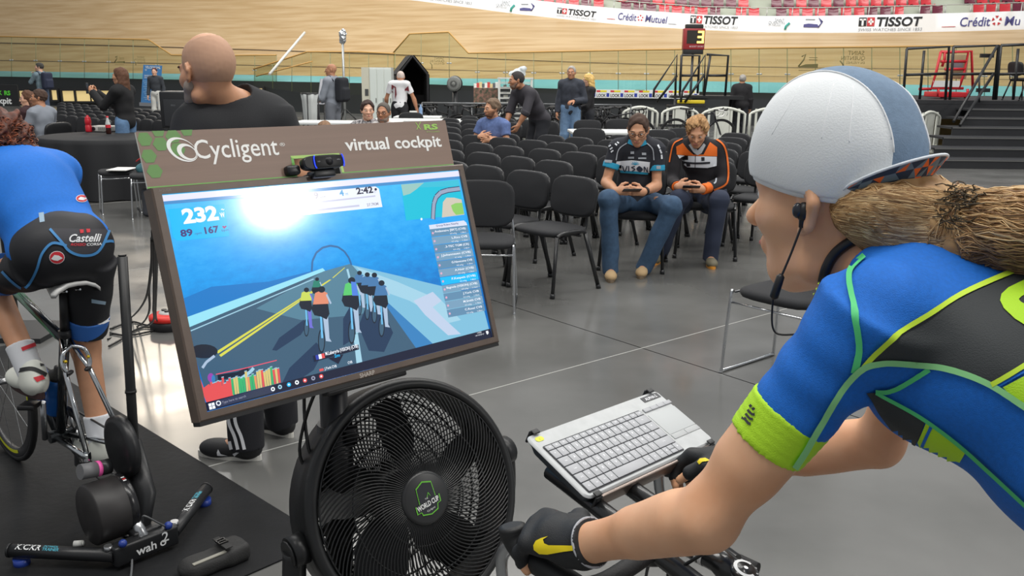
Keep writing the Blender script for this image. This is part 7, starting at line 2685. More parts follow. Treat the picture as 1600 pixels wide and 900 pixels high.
def build_left_rider():
 hb = mat('hair_auburn', (112, 58, 38), 0.65, var=0.35, vscale=40, alt=(64, 38, 30))
 blue = mat('jersey_royal_blue', (14, 110, 206), 0.75, var=0.05, vscale=120, bump=0.2, bscale=700)
 bib = mat('bib_dark', (30, 31, 36), 0.6)
 P = lambda s, t, z: bk(s, t, z)
 J = dict(s=0.97, fwd=RF_)
 J.update(pel=P(1.12, 3.075, 1.01), neck=P(1.10, 3.395, 1.275), head=P(1.09, 3.505, 1.315), shl=P(0.945, 3.385, 1.235), shr=P(1.255, 3.385, 1.235), ell=P(0.88, 3.60, 1.06), elr=P(1.30, 3.60, 1.06), wrl=P(0.915, 3.80, 0.93), wrr=P(1.325, 3.80, 0.93))
 J.update(hil=P(1.045, 3.10, 0.965), hir=P(1.205, 3.08, 0.955), knl=P(1.00, 3.46, 0.86), knr=P(1.205, 3.20, 0.62), anl=P(1.025, 3.215, 0.56), anr=P(1.195, 3.12, 0.27))
 root, sh, tr, HT = figure('rider with curly auburn hair in blue jersey and black bib shorts, seen from behind', J, P(1.12, 3.1, 0), RF_ + V((0, 0, -0.25)), SK(0), blue, bib, (mat('shoe_white', (222, 224, 214), 0.5), mat('sole_dark_red', (60, 40, 40), 0.5)), None, res=0.006, sleeve=0.5, hem=-0.02, legcut=-0.80, curl=0.9, slim=1.0, thumbs={'l': (0, 0, 1), 'r': (0, 0, 1)})
 # curls
 h = MB()
 rnd = random.Random(4)
 base = blob('hair', [E_(HT @ V((0, -0.03, 0.03)), (0.108, 0.108, 0.112)), E_(HT @ V((0.03, -0.08, -0.04)), (0.075, 0.06, 0.075)), E_(HT @ V((0.02, -0.09, -0.09)), (0.06, 0.05, 0.05))], 0.005, hb, root, k=0.03, disp=wob(0.010, 75, 8))
 c1, c2 = mat('curl_copper', (150, 80, 48), 0.55), mat('curl_dark', (70, 42, 32), 0.6)
 for q in range(420):
  d = V((rnd.gauss(0, 1), rnd.gauss(-0.5, 1), rnd.gauss(0.1, 1))).normalized()
  o = HT @ (V((0.01, -0.04, 0.01)) + V((d.x * 0.108, d.y * 0.108, d.z * 0.118)))
  ax_ = V((rnd.gauss(0, 0.4), rnd.gauss(-0.3, 0.4), rnd.gauss(-1, 0.5))).normalized()
  u = ax_.cross(V((0.3, 0.8, 0.2))).normalized()
  w = ax_.cross(u)
  r = rnd.uniform(0.006, 0.010)
  n = 12
  h.tube([o + ax_ * (0.034 * (i / n)) + u * (r * math.cos(i * 0.9)) + w * (r * math.sin(i * 0.9)) for i in range(n)], [0.0016 * math.sin(PI * (i + 1) / (n + 1)) + 0.0004 for i in range(n)], rnd.choice((c1, c2, hb)), 4, caps=False)
 h.build('curls', base)
 # prints
 bv = bvh_of(sh)
 wh, red = mat('print_white', (228, 230, 232), 0.6), mat('print_red', (204, 44, 56), 0.6)
 sky = mat('piping_sky', (70, 140, 200), 0.6)

 def disc(bvh, px, py, rx, ry, m, mb, off):
  patch(bvh, [(px + rx * math.cos(2 * PI * i / 16), py + ry * math.sin(2 * PI * i / 16)) for i in range(16)], m, mb, off, 3)
 m = MB()
 disc(bv, 127.5, 310.5, 9.5, 6, wh, m, 0.0015)
 disc(bv, 127.5, 310.5, 8.6, 5.2, red, m, 0.002)
 patch(bv, [(121, 312), (125, 308), (130, 309), (135, 311), (130, 313.5), (124, 313)], wh, m, 0.0026, 3)
 patch(bv, [(60.5, 333), (68.5, 332), (70, 346.5), (62.5, 348)], mat('reflective_tab', (150, 176, 196), 0.3), m, 0.002, 3)
 m.build('jersey_print', sh)
 bb_ = bvh_of(tr)
 m = MB()
 patch(bb_, [(80, 357), (172, 358), (166, 378), (152, 392), (136, 398), (116, 396), (98, 384)], mat('bib_panel_grey', (56, 56, 62), 0.65), m, 0.0015, 6)
 patch(bb_, ribbon([(78, 358), (96, 378), (108, 392), (126, 399), (146, 397), (158, 386), (170, 360)], 4), sky, m, 0.003, 4)
 patch(bb_, ribbon([(104, 384), (82, 380), (66, 396), (58, 420), (48, 440), (36, 450), (20, 440), (4, 424)], 4), sky, m, 0.003, 4)
 patch(bb_, ribbon([(162, 378), (178, 378), (190, 396), (194, 420)], 4), sky, m, 0.003, 4)
 disc(bb_, 89, 402, 12, 10, wh, m, 0.003)
 disc(bb_, 89, 402, 11, 9, red, m, 0.0036)
 patch(bb_, [(80, 404), (85, 398), (92, 399), (98, 403), (90, 407), (84, 406)], wh, m, 0.0042, 3)
 patch(bb_, [(143, 467), (165, 471), (164, 476), (143, 473)], mat('reflective_tab', (150, 176, 196), 0.3), m, 0.002, 3)
 for (x, y) in ((124, 359), (134, 358)):
  patch(bb_, [(x, y), (x + 6, y), (x + 6, y + 5), (x + 1, y + 6)], red, m, 0.003, 3)

 def wtext(s, x0, y0, x1, y1, cap, mm, bold, shear):
  vs, fs = text_mesh(s, bold, shear)
  tw = max(v[0] for v in vs)
  sx = math.hypot(x1 - x0, y1 - y0) / tw
  sy = cap / 0.7
  ux, uy = (x1 - x0), (y1 - y0)
  ln = math.hypot(ux, uy)
  ux, uy = ux / ln, uy / ln
  out = []
  good = True
  for v in vs:
   px, py = x0 + ux * v[0] * sx + uy * v[1] * sy, y0 + uy * v[0] * sx - ux * v[1] * sy
   d = V(ray(px, py)).normalized()
   hh = bb_.ray_cast(V((0, 0, CAMH)), d)
   if hh[0] is None:
    good = False
    out.append(V((0, 0, 0)))
   else:
    out.append(hh[0] - d * 0.006)
  if good:
   m.add(out, fs, mm)
 wtext('Castelli', 106, 378, 159, 377, 12, wh, 0.02, 0.35)
 wtext('ROSSO', 110, 384, 134, 384, 4, red, 0.02, 0.2)
 wtext('CORSA', 135, 384, 159, 383, 4, wh, 0.02, 0.2)
 m.build('bib_print', tr)
 bm = mat('leg_band_blue', (52, 112, 196), 0.6)
 for q in 'lr':
  d = J['kn' + q] - J['hi' + q]
  bd = blob('leg_band', [Kp(J['hi' + q] + d * 0.62, J['hi' + q] + d * 0.82, 0.0755, 0.0685)], 0.005, bm, tr)
  b2 = bvh_of(bd)
  mm = MB()
  if q == 'r':
   patch(b2, ribbon([(172, 489), (158, 490), (147, 498), (146, 504), (156, 506), (170, 500), (174, 490), (166, 494)], 2.6), wh, mm, 0.002, 3)
  if mm.f:
   mm.build('band_print', bd)
 for c in COL.objects:
  if c.parent == root and c.name.startswith('shoe'):
   b2 = bvh_of(c)
   mm = MB()
   blk = mat('strap_black', (34, 34, 36), 0.6)
   for pl in ([(30, 562), (58, 556), (66, 572)], [(26, 580), (50, 576), (72, 586)]):
    patch(b2, ribbon(pl, 6), blk, mm, 0.002, 4)
   patch(b2, [(52, 590), (66, 586), (70, 592), (58, 597)], red, mm, 0.002, 4)
   if len(mm.f) > 20:
    mm.build('shoe_strap', c)
 for q in 'lr':
  sc = blob('sock', [Kp(J['an' + q] + V((0, 0, -0.02)), J['an' + q].lerp(J['kn' + q], 0.30), 0.042, 0.047)], 0.005, mat('sock_white', (222, 224, 228), 0.85), root)
  if q == 'l':
   b2 = bvh_of(sc)
   mm = MB()
   patch(b2, ribbon([(34, 546), (44, 542), (55, 538)], 6), red, mm, 0.002, 3)
   if mm.f:
    mm.build('sock_print', sc)


def build_mat_things():
 m = mat('mat_black_rubber', (20, 21, 23), 0.7, spec=0.25, var=0.25, vscale=5, bump=0.25, bscale=35)
 A, Bp, Cp = atz(512, 845, 0), atz(177, 639, 0), atz(400, 897, 0)
 d1, d2 = (Bp - A).normalized(), (Cp - A).normalized()
 d2 = (d2 - d1 * d1.dot(d2)).normalized()
 T = frame((A.x, A.y, 0), d1, -d2 if d1.cross(d2).z < 0 else d2)
 s = -1 if d1.cross(d2).z < 0 else 1
 mm = MB()
 mm.box((1.6, s * 1.1, 0.004), (3.2, 2.2, 0.006), m, T, bev=0.002)
 o = mm.build('floor_mat')
 tag(o, 'black rubber mat under the left bike and trainer', 'mat')
 # upright pole
 b, t = atz(218, 828, 0.01), aty(191, 400, atz(218, 830, 0)[1])
 p = MB()
 pm = mat('pole_black', (26, 27, 28), 0.45)
 p.tube([b, t], 0.0165, pm, 14)
 p.tube([t, t + V((0, 0, 0.006))], 0.013, pm, 14)
 p.tube([b.lerp(t, 0.52), b.lerp(t, 0.53)], 0.019, pm, 14)
 p.tube([b, b + V((0, 0, 0.006))], [0.06, 0.055], pm, 20)
 o = p.build('pole')
 tag(o, 'thin black upright pole standing by the trainer on the mat', 'pole')
 # pouch with buckle
 c = atz(340, 868, 0.04)
 x = (atz(385, 850, 0.03) - atz(300, 885, 0.03)).normalized()
 T = frame(c, x, V((-x.y, x.x, 0)))
 pm = mat('pouch_black', (40, 40, 40), 0.7, bump=0.2, bscale=200)
 R = T.to_3x3().to_4x4()
 pp = thing('saddle_bag', 'small black bag with buckle and grey strip lying on the mat', 'bag', (c.x, c.y, 0))
 blob('bag_body', [Bx(c + x * -0.02 + V((0, 0, -0.008)), (0.19, 0.095, 0.052), 0.022, R=R), Bx(c + x * 0.055 + V((0, 0, -0.004)), (0.085, 0.105, 0.066), 0.02, R=R), E_(c + x * -0.09 + V((0, 0, -0.01)), (0.04, 0.046, 0.026), R=R)], 0.005, pm, pp, k=0.015, disp=wob(0.0022, 50, 2))
 q = MB()
 q.box((-0.02, -0.030, 0.0215), (0.16, 0.014, 0.003), mat('pouch_grey_strip', (146, 144, 134), 0.7), T)
 q.build('strip', pp)
 q = MB()
 q.box((0.02, 0.0, 0.038), (0.024, 0.09, 0.004), pm, T, bev=0.001)
 for dx in (-0.014, 0.014):
  q.box((0.02 + dx, 0.005, 0.042), (0.004, 0.034, 0.006), mat('buckle_black', (22, 22, 23), 0.3), T)
 for dy in (-0.014, 0.0, 0.014):
  q.box((0.02, 0.005 + dy, 0.042), (0.03, 0.004, 0.006), mat('buckle_black', (22, 22, 23), 0.3), T)
 q.build('buckle', pp)
 c = atz(122, 850, 0.012)
 w = MB()
 w.cyl(c - V((0.014, 0, 0)), c + V((0.014, 0.004, 0)), 0.011, mat('cap_plastic_white', (226, 226, 222), 0.4), 16)
 w.cyl(c + V((0.014, 0.004, 0)), c + V((0.018, 0.005, 0)), 0.009, mat('cap_plastic_white', (226, 226, 222), 0.4), 16)
 tag(w.build('bottle_cap'), 'small white plastic cap lying on the mat by the flywheel', 'cap')
 # cable reel and the cables falling behind the television
 c = atz(266, 512, 0)
 rl = thing('cable_reel', 'red and black cable reel on the floor behind the television', 'cable reel', c)
 q = MB()
 q.lathe([(0.0, 0.0), (0.115, 0.0), (0.12, 0.01), (0.12, 0.055), (0.11, 0.06), (0, 0.06)], mat('reel_black', (26, 26, 28), 0.5), Matrix.Translation(c), 36)
 q.build('drum', rl)
 q = MB()
 q.lathe([(0.11, 0.058), (0.122, 0.06), (0.122, 0.085), (0.10, 0.095), (0.06, 0.10)], mat('reel_red', (214, 44, 36), 0.4), Matrix.Translation(c), 36)
 q.build('rim', rl)
 q = MB()
 q.lathe([(0.062, 0.10), (0.055, 0.112), (0.0, 0.115)], mat('reel_grey', (190, 190, 188), 0.4), Matrix.Translation(c), 30)
 for k in range(4):
  a = k * PI / 2
  q.cyl(c + V((0.03 * math.cos(a), 0.03 * math.sin(a), 0.11)), c + V((0.03 * math.cos(a), 0.03 * math.sin(a), 0.122)), 0.016, mat('reel_black', (26, 26, 28), 0.5), 16)
 q.build('socket_plate', rl)
 cm = mat('cable_black', (18, 18, 18), 0.5)
 ends = [[(238, 372), (236, 420), (226, 470), (205, 496), (176, 512)], [(242, 372), (241, 430), (240, 480), (236, 505), (200, 520), (168, 530)], [(245, 372), (244, 440), (243, 490), (246, 502), (252, 505)], [(239, 360), (238, 410), (233, 450), (232, 490), (215, 510), (172, 523)]]
 for k, e in enumerate(ends):
  pts = []
  for i, (x, y) in enumerate(e):
   f = i / (len(e) - 1)
   yy = 2.2 + 3.2 * f
   pz = aty(x, y, yy)
   if pz.z < 0.006 or i >= len(e) - 2:
    pz = atz(x, y, 0.006)
   pts.append(pz)
  q = MB()
  q.tube(catmull(pts, 8), 0.005, cm, 6)
  tag(q.build('cable'), ('black cable curving down left of the television to the floor', 'black cable running furthest left on the floor behind the pole', 'black cable dropping straight to the red reel', 'black cable looping down behind the sign edge')[k], 'cable')
 for k, e in enumerate(([(256, 507), (230, 508), (205, 503), (172, 514)], [(258, 512), (225, 520), (196, 524), (172, 520)], [(256, 514), (220, 512), (190, 530), (170, 541)])):
  q = MB()
  q.tube(catmull([atz(x, y, 0.008) for x, y in e], 8), 0.006, cm, 6)
  tag(q.build('cable'), ('upper floor cable from the red reel towards the pole', 'middle floor cable from the red reel towards the pole', 'lowest floor cable from the red reel towards the pole')[k], 'cable')


build_mat_things()
build_trainer()
build_left_bike()
build_left_rider()
# ================================================================ chairs, tables and the far equipment
ORD = ['first', 'second', 'third', 'fourth', 'fifth', 'sixth', 'seventh', 'eighth', 'ninth', 'tenth', 'eleventh', 'twelfth', 'thirteenth', 'fourteenth', 'fifteenth', 'sixteenth', 'seventeenth', 'eighteenth', 'nineteenth', 'twentieth']
FAB = mat('chair_fabric_black', (36, 37, 40), 0.85, bump=0.15, bscale=400)
SHELL = mat('chair_shell_black', (34, 35, 37), 0.38)
TUB = mat('chair_tube_black', (28, 29, 31), 0.35)
CHR = mat('chair_chrome', (206, 208, 210), 0.15, 1.0)


def pad(name, w, d, th, T, parent, crown=0.012, m=FAB, r=0.09, n=28):
 """soft upholstered pad with rounded outline: w across, d deep"""
 out = []
 for i in range(n):
  a = 2 * PI * i / n
  c, s = math.cos(a), math.sin(a)
  p = 4.0
  k = (abs(c) ** p + abs(s) ** p) ** (-1 / p)
  out.append((c * k * w / 2, s * k * d / 2))
 mb = MB()
 rings = []
 for f, z in ((0.0, th * 0.5 + crown), (0.55, th * 0.5 + crown * 0.8), (0.85, th * 0.5 + crown * 0.2), (0.97, th * 0.32), (1.0, 0.0), (0.97, -th * 0.35), (0.9, -th * 0.5), (0.0, -th * 0.5)):
  rings.append([(p[0] * f, p[1] * f, z) for p in out])
 vs = [p for q in rings for p in q]
 fs = [(i * n + j, i * n + (j + 1) % n, (i + 1) * n + (j + 1) % n, (i + 1) * n + j) for i in range(len(rings) - 1) for j in range(n)]
 mb.add(vs, fs, m, True, T)
 return mb.build(name, parent)


def make_chair():
 c = thing('stacking_chair', None, 'chair')
 pad('seat', 0.47, 0.43, 0.045, Matrix.Translation((0, 0, 0.455)), c)
 TB = Matrix.Translation((0, -0.235, 0.685)) @ Matrix.Rotation(math.radians(100), 4, 'X')
 pad('backrest', 0.465, 0.30, 0.035, TB @ Matrix.Rotation(PI, 4, 'Y') @ Matrix.Rotation(PI, 4, 'Z') if False else TB, c, 0.008)
 sh = MB()
 pad('back_shell', 0.475, 0.31, 0.028, TB @ Matrix.Translation((0, 0, 0.016)), c, 0.010, SHELL)
 for s in (-1, 1):
  for (top, bot) in (((0.235 * s, 0.17, 0.44), (0.265 * s, 0.235, 0.0)), ((0.235 * s, -0.13, 0.44), (0.262 * s, -0.27, 0.0))):
   l = MB()
   l.tube([top, bot], 0.0135, TUB, 10, flat=1.3)
   b = V(bot)
   d = (V(top) - b).normalized()
   l.tube([b, b + d * 0.035], 0.019, SHELL, 10)
   l.build('leg', c)
 f = MB()
 for s in (-1, 1):
  f.tube(catmull([(0.235 * s, 0.17, 0.44), (0.238 * s, 0.10, 0.462), (0.238 * s, -0.08, 0.462), (0.235 * s, -0.13, 0.44)], 4), 0.0135, TUB, 8)
  f.tube(catmull([(0.12 * s, -0.05, 0.425), (0.12 * s, -0.22, 0.43), (0.12 * s, -0.262, 0.48), (0.12 * s, -0.27, 0.60)], 4), 0.012, TUB, 8)
 f.tube([(-0.235, 0.10, 0.425), (0.235, 0.10, 0.425)], 0.011, TUB, 8)
 f.tube([(-0.235, -0.08, 0.425), (0.235, -0.08, 0.425)], 0.011, TUB, 8)
 f.build('frame', c)
 return c


def make_sled_chair():
 c = thing('sled_chair', None, 'chair')
 pad('seat', 0.47, 0.45, 0.05, Matrix.Translation((0, 0, 0.46)), c)
 TB = Matrix.Translation((0, -0.235, 0.685)) @ Matrix.Rotation(math.radians(102), 4, 'X')
 pad('backrest', 0.45, 0.34, 0.03, TB, c, 0.006)
 f = MB()
 for s in (-1, 1):
  f.tube(catmull([(0.20 * s, -0.25, 0.62), (0.22 * s, -0.235, 0.46), (0.245 * s, -0.255, 0.03), (0.245 * s, -0.22, 0.012), (0.245 * s, 0.20, 0.012), (0.245 * s, 0.235, 0.03), (0.235 * s, 0.21, 0.43), (0.235 * s, 0.18, 0.45), (0.235 * s, 0.05, 0.445)], 5), 0.009, CHR, 10)
 f.tube([(-0.238, 0.205, 0.40), (0.238, 0.205, 0.40)], 0.007, CHR, 8)
 f.tube([(-0.235, -0.235, 0.40), (0.235, -0.235, 0.40)], 0.007, CHR, 8)
 f.build('chrome_frame', c)
 return c


def build_chairs():
 ch = make_chair()
 tree = treeof(ch)
 used = [0]

 taken = []

 def put(p, yaw, label, group):
  if any((p - t).length < 0.36 for t in taken):
   return None
  taken.append(p)
  o = ch if used[0] == 0 else copy_tree(ch, tree)
  used[0] += 1
  o.location = p
  o.rotation_euler = (0, 0, yaw)
  tag(o, label, 'chair', group)
  return o
 yaw = math.radians(135)
 fwd = V((-0.707, -0.707, 0))
 G = 'black chairs in the block beside the television'
 e1, e2 = V((-0.345, 0.36, 0)), V((0.262, 0.870, 0))
 A = V((0.46, 6.76, 0))
 rnd = random.Random(2)
 seat_spots = []
 for n in range(8):
  k0, k1 = [(0, 3), (0, 5), (-2, 6), (-4, 7), (-5, 8), (-6, 8), (-7, 9), (-8, 9)][n]
  cnt = 0
  for k in range(k1, k0 - 1, -1):
   p = A + e1 * k + e2 * n
   q = _proj(V((p.x, p.y, 0.82)))
   if not (672 < q[0] < 1250):
    continue
   o = p + fwd * 0.25
   # leave room for the two men and the standing leaner
   if any((V((o.x, o.y, 0)) - V(c)).length < 0.52 for c in ((1.02, 7.36, 0), (1.74, 7.9, 0), (1.30, 7.55, 0))):
    continue
   if (V((o.x, o.y, 0)) - V((aty(835, 200, 13.0).x, 13.0, 0))).length < 0.7 or (V((o.x, o.y, 0)) - V((aty(772, 200, 11.3).x, 11.3, 0))).length < 0.45:
    continue
   if p.y > 11.7 and 870 < q[0] < 1110:
    continue
   cnt += 1
   put(V((o.x + rnd.uniform(-0.02, 0.02), o.y + rnd.uniform(-0.02, 0.02), 0)), yaw + rnd.uniform(-0.06, 0.06), 'black stacking chair beside the television, %s row from the front, %s from its left end' % (ORD[n], ORD[cnt - 1]), G)
 put(V((1.03, 7.38, 0)), math.radians(167), 'black stacking chair under the seated man with glasses', G)
 put(V((1.76, 7.92, 0)), math.radians(167), 'black stacking chair under the fair-haired man in the orange and black jacket', G)
 put(V((aty(772, 200, 11.3).x, 11.32, 0)), math.radians(150), 'black chair under the bearded man with folded arms', G)
 # block beyond the round table
 G2 = 'black chairs in the block beyond the round table'
 e1 = V((0.315, -0.30, 0))
 for n in range(6):
  nn = V((-0.72, 1.42, 0)) * n if n < 2 else V((-0.72, 1.42, 0)) + V((-0.66, 1.32, 0)) * (n - 1)
  p0 = V((-6.87, 13.65, 0)) + nn
  cnt = 0
  for k in range(-6, 18):
   p = p0 + e1 * k
   q = _proj(V((p.x, p.y, 0.8)))
   if not (92 < q[0] < 262):
    continue
   o = p + fwd * 0.25
   bad = any((V((o.x, o.y, 0)) - V((aty(x, 200, y).x, y, 0))).length < 0.5 for x, y in ((197, 12.3), (70, 13.0), (52, 13.8))) or (V((o.x, o.y, 0)) - V((-5.25, 11.75, 0))).length < 1.4
   if bad:
    continue
   cnt += 1
   put(V((o.x, o.y, 0)), yaw + rnd.uniform(-0.05, 0.05), 'black chair beyond the round table, %s row from it, %s from the left end' % (ORD[n], ORD[cnt - 1]), G2)
 put(V((aty(70, 200, 13.0).x, 13.0, 0)), math.radians(70), 'black chair under the man in the grey t-shirt', G2)
 put(V((aty(52, 200, 13.8).x, 13.8, 0)), math.radians(80), 'black chair under the woman beside the man in the grey t-shirt', G2)
 # a few between, behind the sign
 G3 = 'black chairs around the far tables'
 for i, (x, y, ya, lab) in enumerate(((577, 11.0, 172, 'black chair under the seated woman with short dark hair'), (600, 10.4, 185, 'black chair under the seated man in glasses and white shirt'), (508, 9.6, 30, 'black chair under the girl with light brown hair'),
          (540, 12.8, 175, 'black chair left of the seated woman, tucked at the far table'), (648, 12.6, 180, 'black chair right of the man in glasses, behind the sign'), (676, 13.0, 170, 'black chair in front of the long white table, behind the sign corner'),
          (704, 14.6, 185, 'black chair at the white table right of the sign top'), (742, 14.9, 175, 'black chair at the white table with a yellow strap'), (470, 12.4, 160, 'black chair near the white bin bag'), (455, 11.0, 150, 'black chair nearest the bald man shoulder'),
          (640, 17.0, 180, 'black chair under the far white table'), (918, 12.6, 170, 'black chair at the left end of the table behind the seated men'), (1034, 12.4, 175, 'black chair at the table between the two seated men'), (1075, 12.9, 190, 'black chair at the table behind the fair-haired man'),
          (920, 14.9, 180, 'black chair beyond the table behind the blonde woman'), (970, 15.3, 180, 'black chair by the bike rack beyond the table'), (1146, 9.1, 160, 'black chair right of the fair-haired man'), (1172, 10.2, 150, 'black chair behind the white cap, second from the fair-haired man'),
          (1196, 8.4, 150, 'black chair between the fair-haired man and the white cap'))):
  put(V((aty(x, 200, y).x, y, 0)), math.radians(ya), lab, G3)
 sl = make_sled_chair()
 st = treeof(sl)
 sl.location = (1.50, 4.60, 0)
 sl.rotation_euler = (0, 0, math.radians(130))
 tag(sl, 'chrome sled chair with black seat standing in front of the white-capped rider face', 'chair')
 s2 = copy_tree(sl, st)
 s2.location = (-0.22, 6.05, 0)
 s2.rotation_euler = (0, 0, math.radians(178))
 tag(s2, 'chrome sled chair with rounded black back just right of the television', 'chair')


def fold_table(label, c, yaw, L=1.8, Wd=0.75):
 wh = mat('table_white', (226, 228, 226), 0.45)
 gy = mat('table_leg_grey', (120, 122, 126), 0.4, 0.5)
 t = thing('folding_table', label, 'table', c, yaw)
 R = wmat(t)
 m = MB()
 m.box((0, 0, 0.725), (L, Wd, 0.045), wh, R, bev=0.012)
 m.build('table_top', t)
 for sx in (-1, 1):
  for sy in (-1, 1):
   l = MB()
   l.tube([R @ V((sx * (L / 2 - 0.25), sy * (Wd / 2 - 0.1), 0.705)), R @ V((sx * (L / 2 - 0.15), sy * (Wd / 2 - 0.06), 0))], 0.014, gy, 8)
   l.build('leg', t)
 return t


def build_tables():
 fold_table('white folding table behind the two seated men', V((1.86, 13.75, 0)), 0.05, 2.0)
 fold_table('long white folding table just above the sign corner', V((-1.45, 16.4, 0)), 0.02, 2.2)
 fold_table('white folding table in front of the bald man with backpack', V((aty(545, 170, 15.5).x, 15.5, 0)), 0.0, 1.8)
 fold_table('far white folding table by the black tent with small things on it', V((aty(653, 165, 17.6).x, 17.6, 0)), 0.0, 0.9, 0.6)
 # round table with black cloth
 c = V((-5.25, 11.75, 0))
 bm = mat('tablecloth_black', (30, 31, 34), 0.8, bump=0.1, bscale=200)
 t = thing('round_table', 'round table under a floor-length black cloth on the left', 'table', c)
 m = MB()
 m.lathe([(0, 0.73), (0.90, 0.73), (0.91, 0.72), (0.9, 0.705), (0, 0.705)], mat('table_wood_dark', (70, 60, 50), 0.6), Matrix.Translation(c), 48)
 m.build('table_top', t)
 m = MB()
 m.cyl(c, c + V((0, 0, 0.71)), 0.05, TUB, 16)
 m.build('pedestal', t)
 n = 120
 rows = []
 for r, z, a in ((0.0, 0.744, 0), (0.88, 0.744, 0), (0.925, 0.735, 0), (0.94, 0.68, 0.006), (0.955, 0.45, 0.025), (0.975, 0.2, 0.04), (0.99, 0.012, 0.05)):
  rows.append([c + V(((r + a * math.sin(i * 2 * PI / n * 17 + math.sin(i * 0.3))) * math.cos(2 * PI * i / n), (r + a * math.sin(i * 2 * PI / n * 17 + math.sin(i * 0.3))) * math.sin(2 * PI * i / n), z)) for i in range(n + 1)])
 cl = MB().sheet(rows, bm).build('tablecloth')
 tag(cl, 'black cloth draped to the floor over the round table', 'tablecloth')
 # things on it
 z = 0.747
 p = atz(139, 206, z)
 b = thing('sports_bottle', 'red sports bottle standing on the black table', 'bottle', p)
 rd = mat('bottle_red', (208, 36, 52), 0.35)
 MB().lathe([(0, 0), (0.04, 0.0), (0.042, 0.01), (0.042, 0.08), (0.036, 0.09), (0.036, 0.10), (0.042, 0.11), (0.042, 0.165), (0.034, 0.18)], rd, Matrix.Translation(p), 24).build('body', b)
 MB().lathe([(0.036, 0.178), (0.036, 0.196), (0.018, 0.205), (0.014, 0.222), (0, 0.224)], rd, Matrix.Translation(p), 20).build('cap', b)
 p = atz(170, 209, z)
 b = thing('cola_bottle', 'cola bottle with red label standing on the black table', 'bottle', p)
 MB().lathe([(0, 0.0), (0.032, 0.0), (0.034, 0.01), (0.034, 0.06), (0.033, 0.085)], mat('cola_dark', (52, 22, 18), 0.15), Matrix.Translation(p), 24).build('cola', b)
 MB().lathe([(0.0345, 0.08), (0.0345, 0.12)], mat('label_red', (212, 48, 60), 0.4), Matrix.Translation(p), 24).build('label', b)
 MB().lathe([(0.033, 0.12), (0.032, 0.14), (0.016, 0.19), (0.013, 0.215)], mat('bottle_clear', (196, 200, 198), 0.15), Matrix.Translation(p), 24).build('neck', b)
 MB().lathe([(0.0155, 0.213), (0.0155, 0.232), (0, 0.233)], mat('label_red', (212, 48, 60), 0.4), Matrix.Translation(p), 16).build('cap', b)
 p = atz(157, 206, z)
 b = thing('projector', 'white projector box lying on the black table', 'projector', p)
 T = frame(p, (1, -0.15, 0), (0.15, 1, 0))
 MB().box((0, 0.1, 0.04), (0.30, 0.22, 0.075), mat('projector_white', (214, 214, 208), 0.4), T, bev=0.012).build('case', b)
 q = MB()
 for i in range(8):
  q.box((-0.02 + i * 0.014, -0.0115, 0.04), (0.006, 0.004, 0.045), mat('vent_grey', (110, 110, 108), 0.5), T)
 q.lathe([(0, 0.0), (0.025, 0.0), (0.026, 0.015), (0.02, 0.016), (0, 0.012)], mat('lens_dark', (40, 40, 46), 0.1), T @ Matrix.Translation((-0.09, -0.008, 0.042)) @ Matrix.Rotation(PI / 2, 4, 'X'), 20)
 q.build('front_grille', b)
 # two stools by the cloth, a bag and papers on them
 ps = thing('stool', None, 'stool')
 pad('seat', 0.40, 0.40, 0.05, Matrix.Translation((0, 0, 0.455)), ps)
 fr = MB()
 for sx in (-1, 1):
  fr.tube(catmull([(0.18 * sx, 0.17, 0.44), (0.20 * sx, 0.19, 0.03), (0.20 * sx, 0.17, 0.012), (0.20 * sx, -0.17, 0.012), (0.20 * sx, -0.19, 0.03), (0.18 * sx, -0.17, 0.44)], 4), 0.009, CHR, 8)
 fr.tube([(-0.18, 0.17, 0.40), (0.18, 0.17, 0.40)], 0.008, CHR, 8)
 fr.tube([(-0.18, -0.17, 0.40), (0.18, -0.17, 0.40)], 0.008, CHR, 8)
 fr.build('chrome_frame', ps)
 tr = treeof(ps)
 ps.location = V((-4.50, 10.05, 0))
 ps.rotation_euler = (0, 0, 0.5)
 tag(ps, 'chrome stool with black seat by the black cloth, the farther one', 'stool')
 s2 = copy_tree(ps, tr)
 s2.location = V((-4.02, 9.75, 0))
 s2.rotation_euler = (0, 0, 0.4)
 tag(s2, 'chrome stool with black seat beside the sign edge, the nearer one', 'stool')
 c = V((-4.05, 9.82, 0.565))
 blob('shoulder_bag', [Bx(c, (0.26, 0.16, 0.10), 0.04, R=Euler((0, -0.5, 0.3))), C(c + V((0.08, 0, 0.05)), c + V((0.14, 0, 0.16)), 0.035)], 0.008, mat('bag_teal', (70, 120, 130), 0.8), None, k=0.03)
 tag(COL.objects['shoulder_bag'], 'small teal bag lying on the nearer chrome stool', 'bag')
 tag(MB().tube(catmull([c + V((-0.1, -0.06, 0.04)), c + V((-0.02, -0.09, 0.085)), c + V((0.08, -0.08, 0.11)), c + V((0.13, -0.02, 0.16))], 5), 0.008, mat('strap_red', (196, 50, 50), 0.7), 6).build('strap', COL.objects['shoulder_bag']), 'red strap')
 tag(MB().box((-4.40, 9.95, 0.500), (0.22, 0.30, 0.012), mat('paper_white', (230, 230, 226), 0.7), bev=0.003).build('paper_stack'), 'white papers lying on the farther chrome stool', 'papers')
 q = thing('storage_bag', 'dark grey fabric bag on the floor under the nearer chrome stool', 'bag', (-3.95, 9.85, 0))
 blob('bag_body', [Bx((-3.95, 9.85, 0.16), (0.34, 0.3, 0.32), 0.05)], 0.012, mat('bag_grey', (66, 68, 74), 0.8), q, disp=wob(0.006, 20, 3))


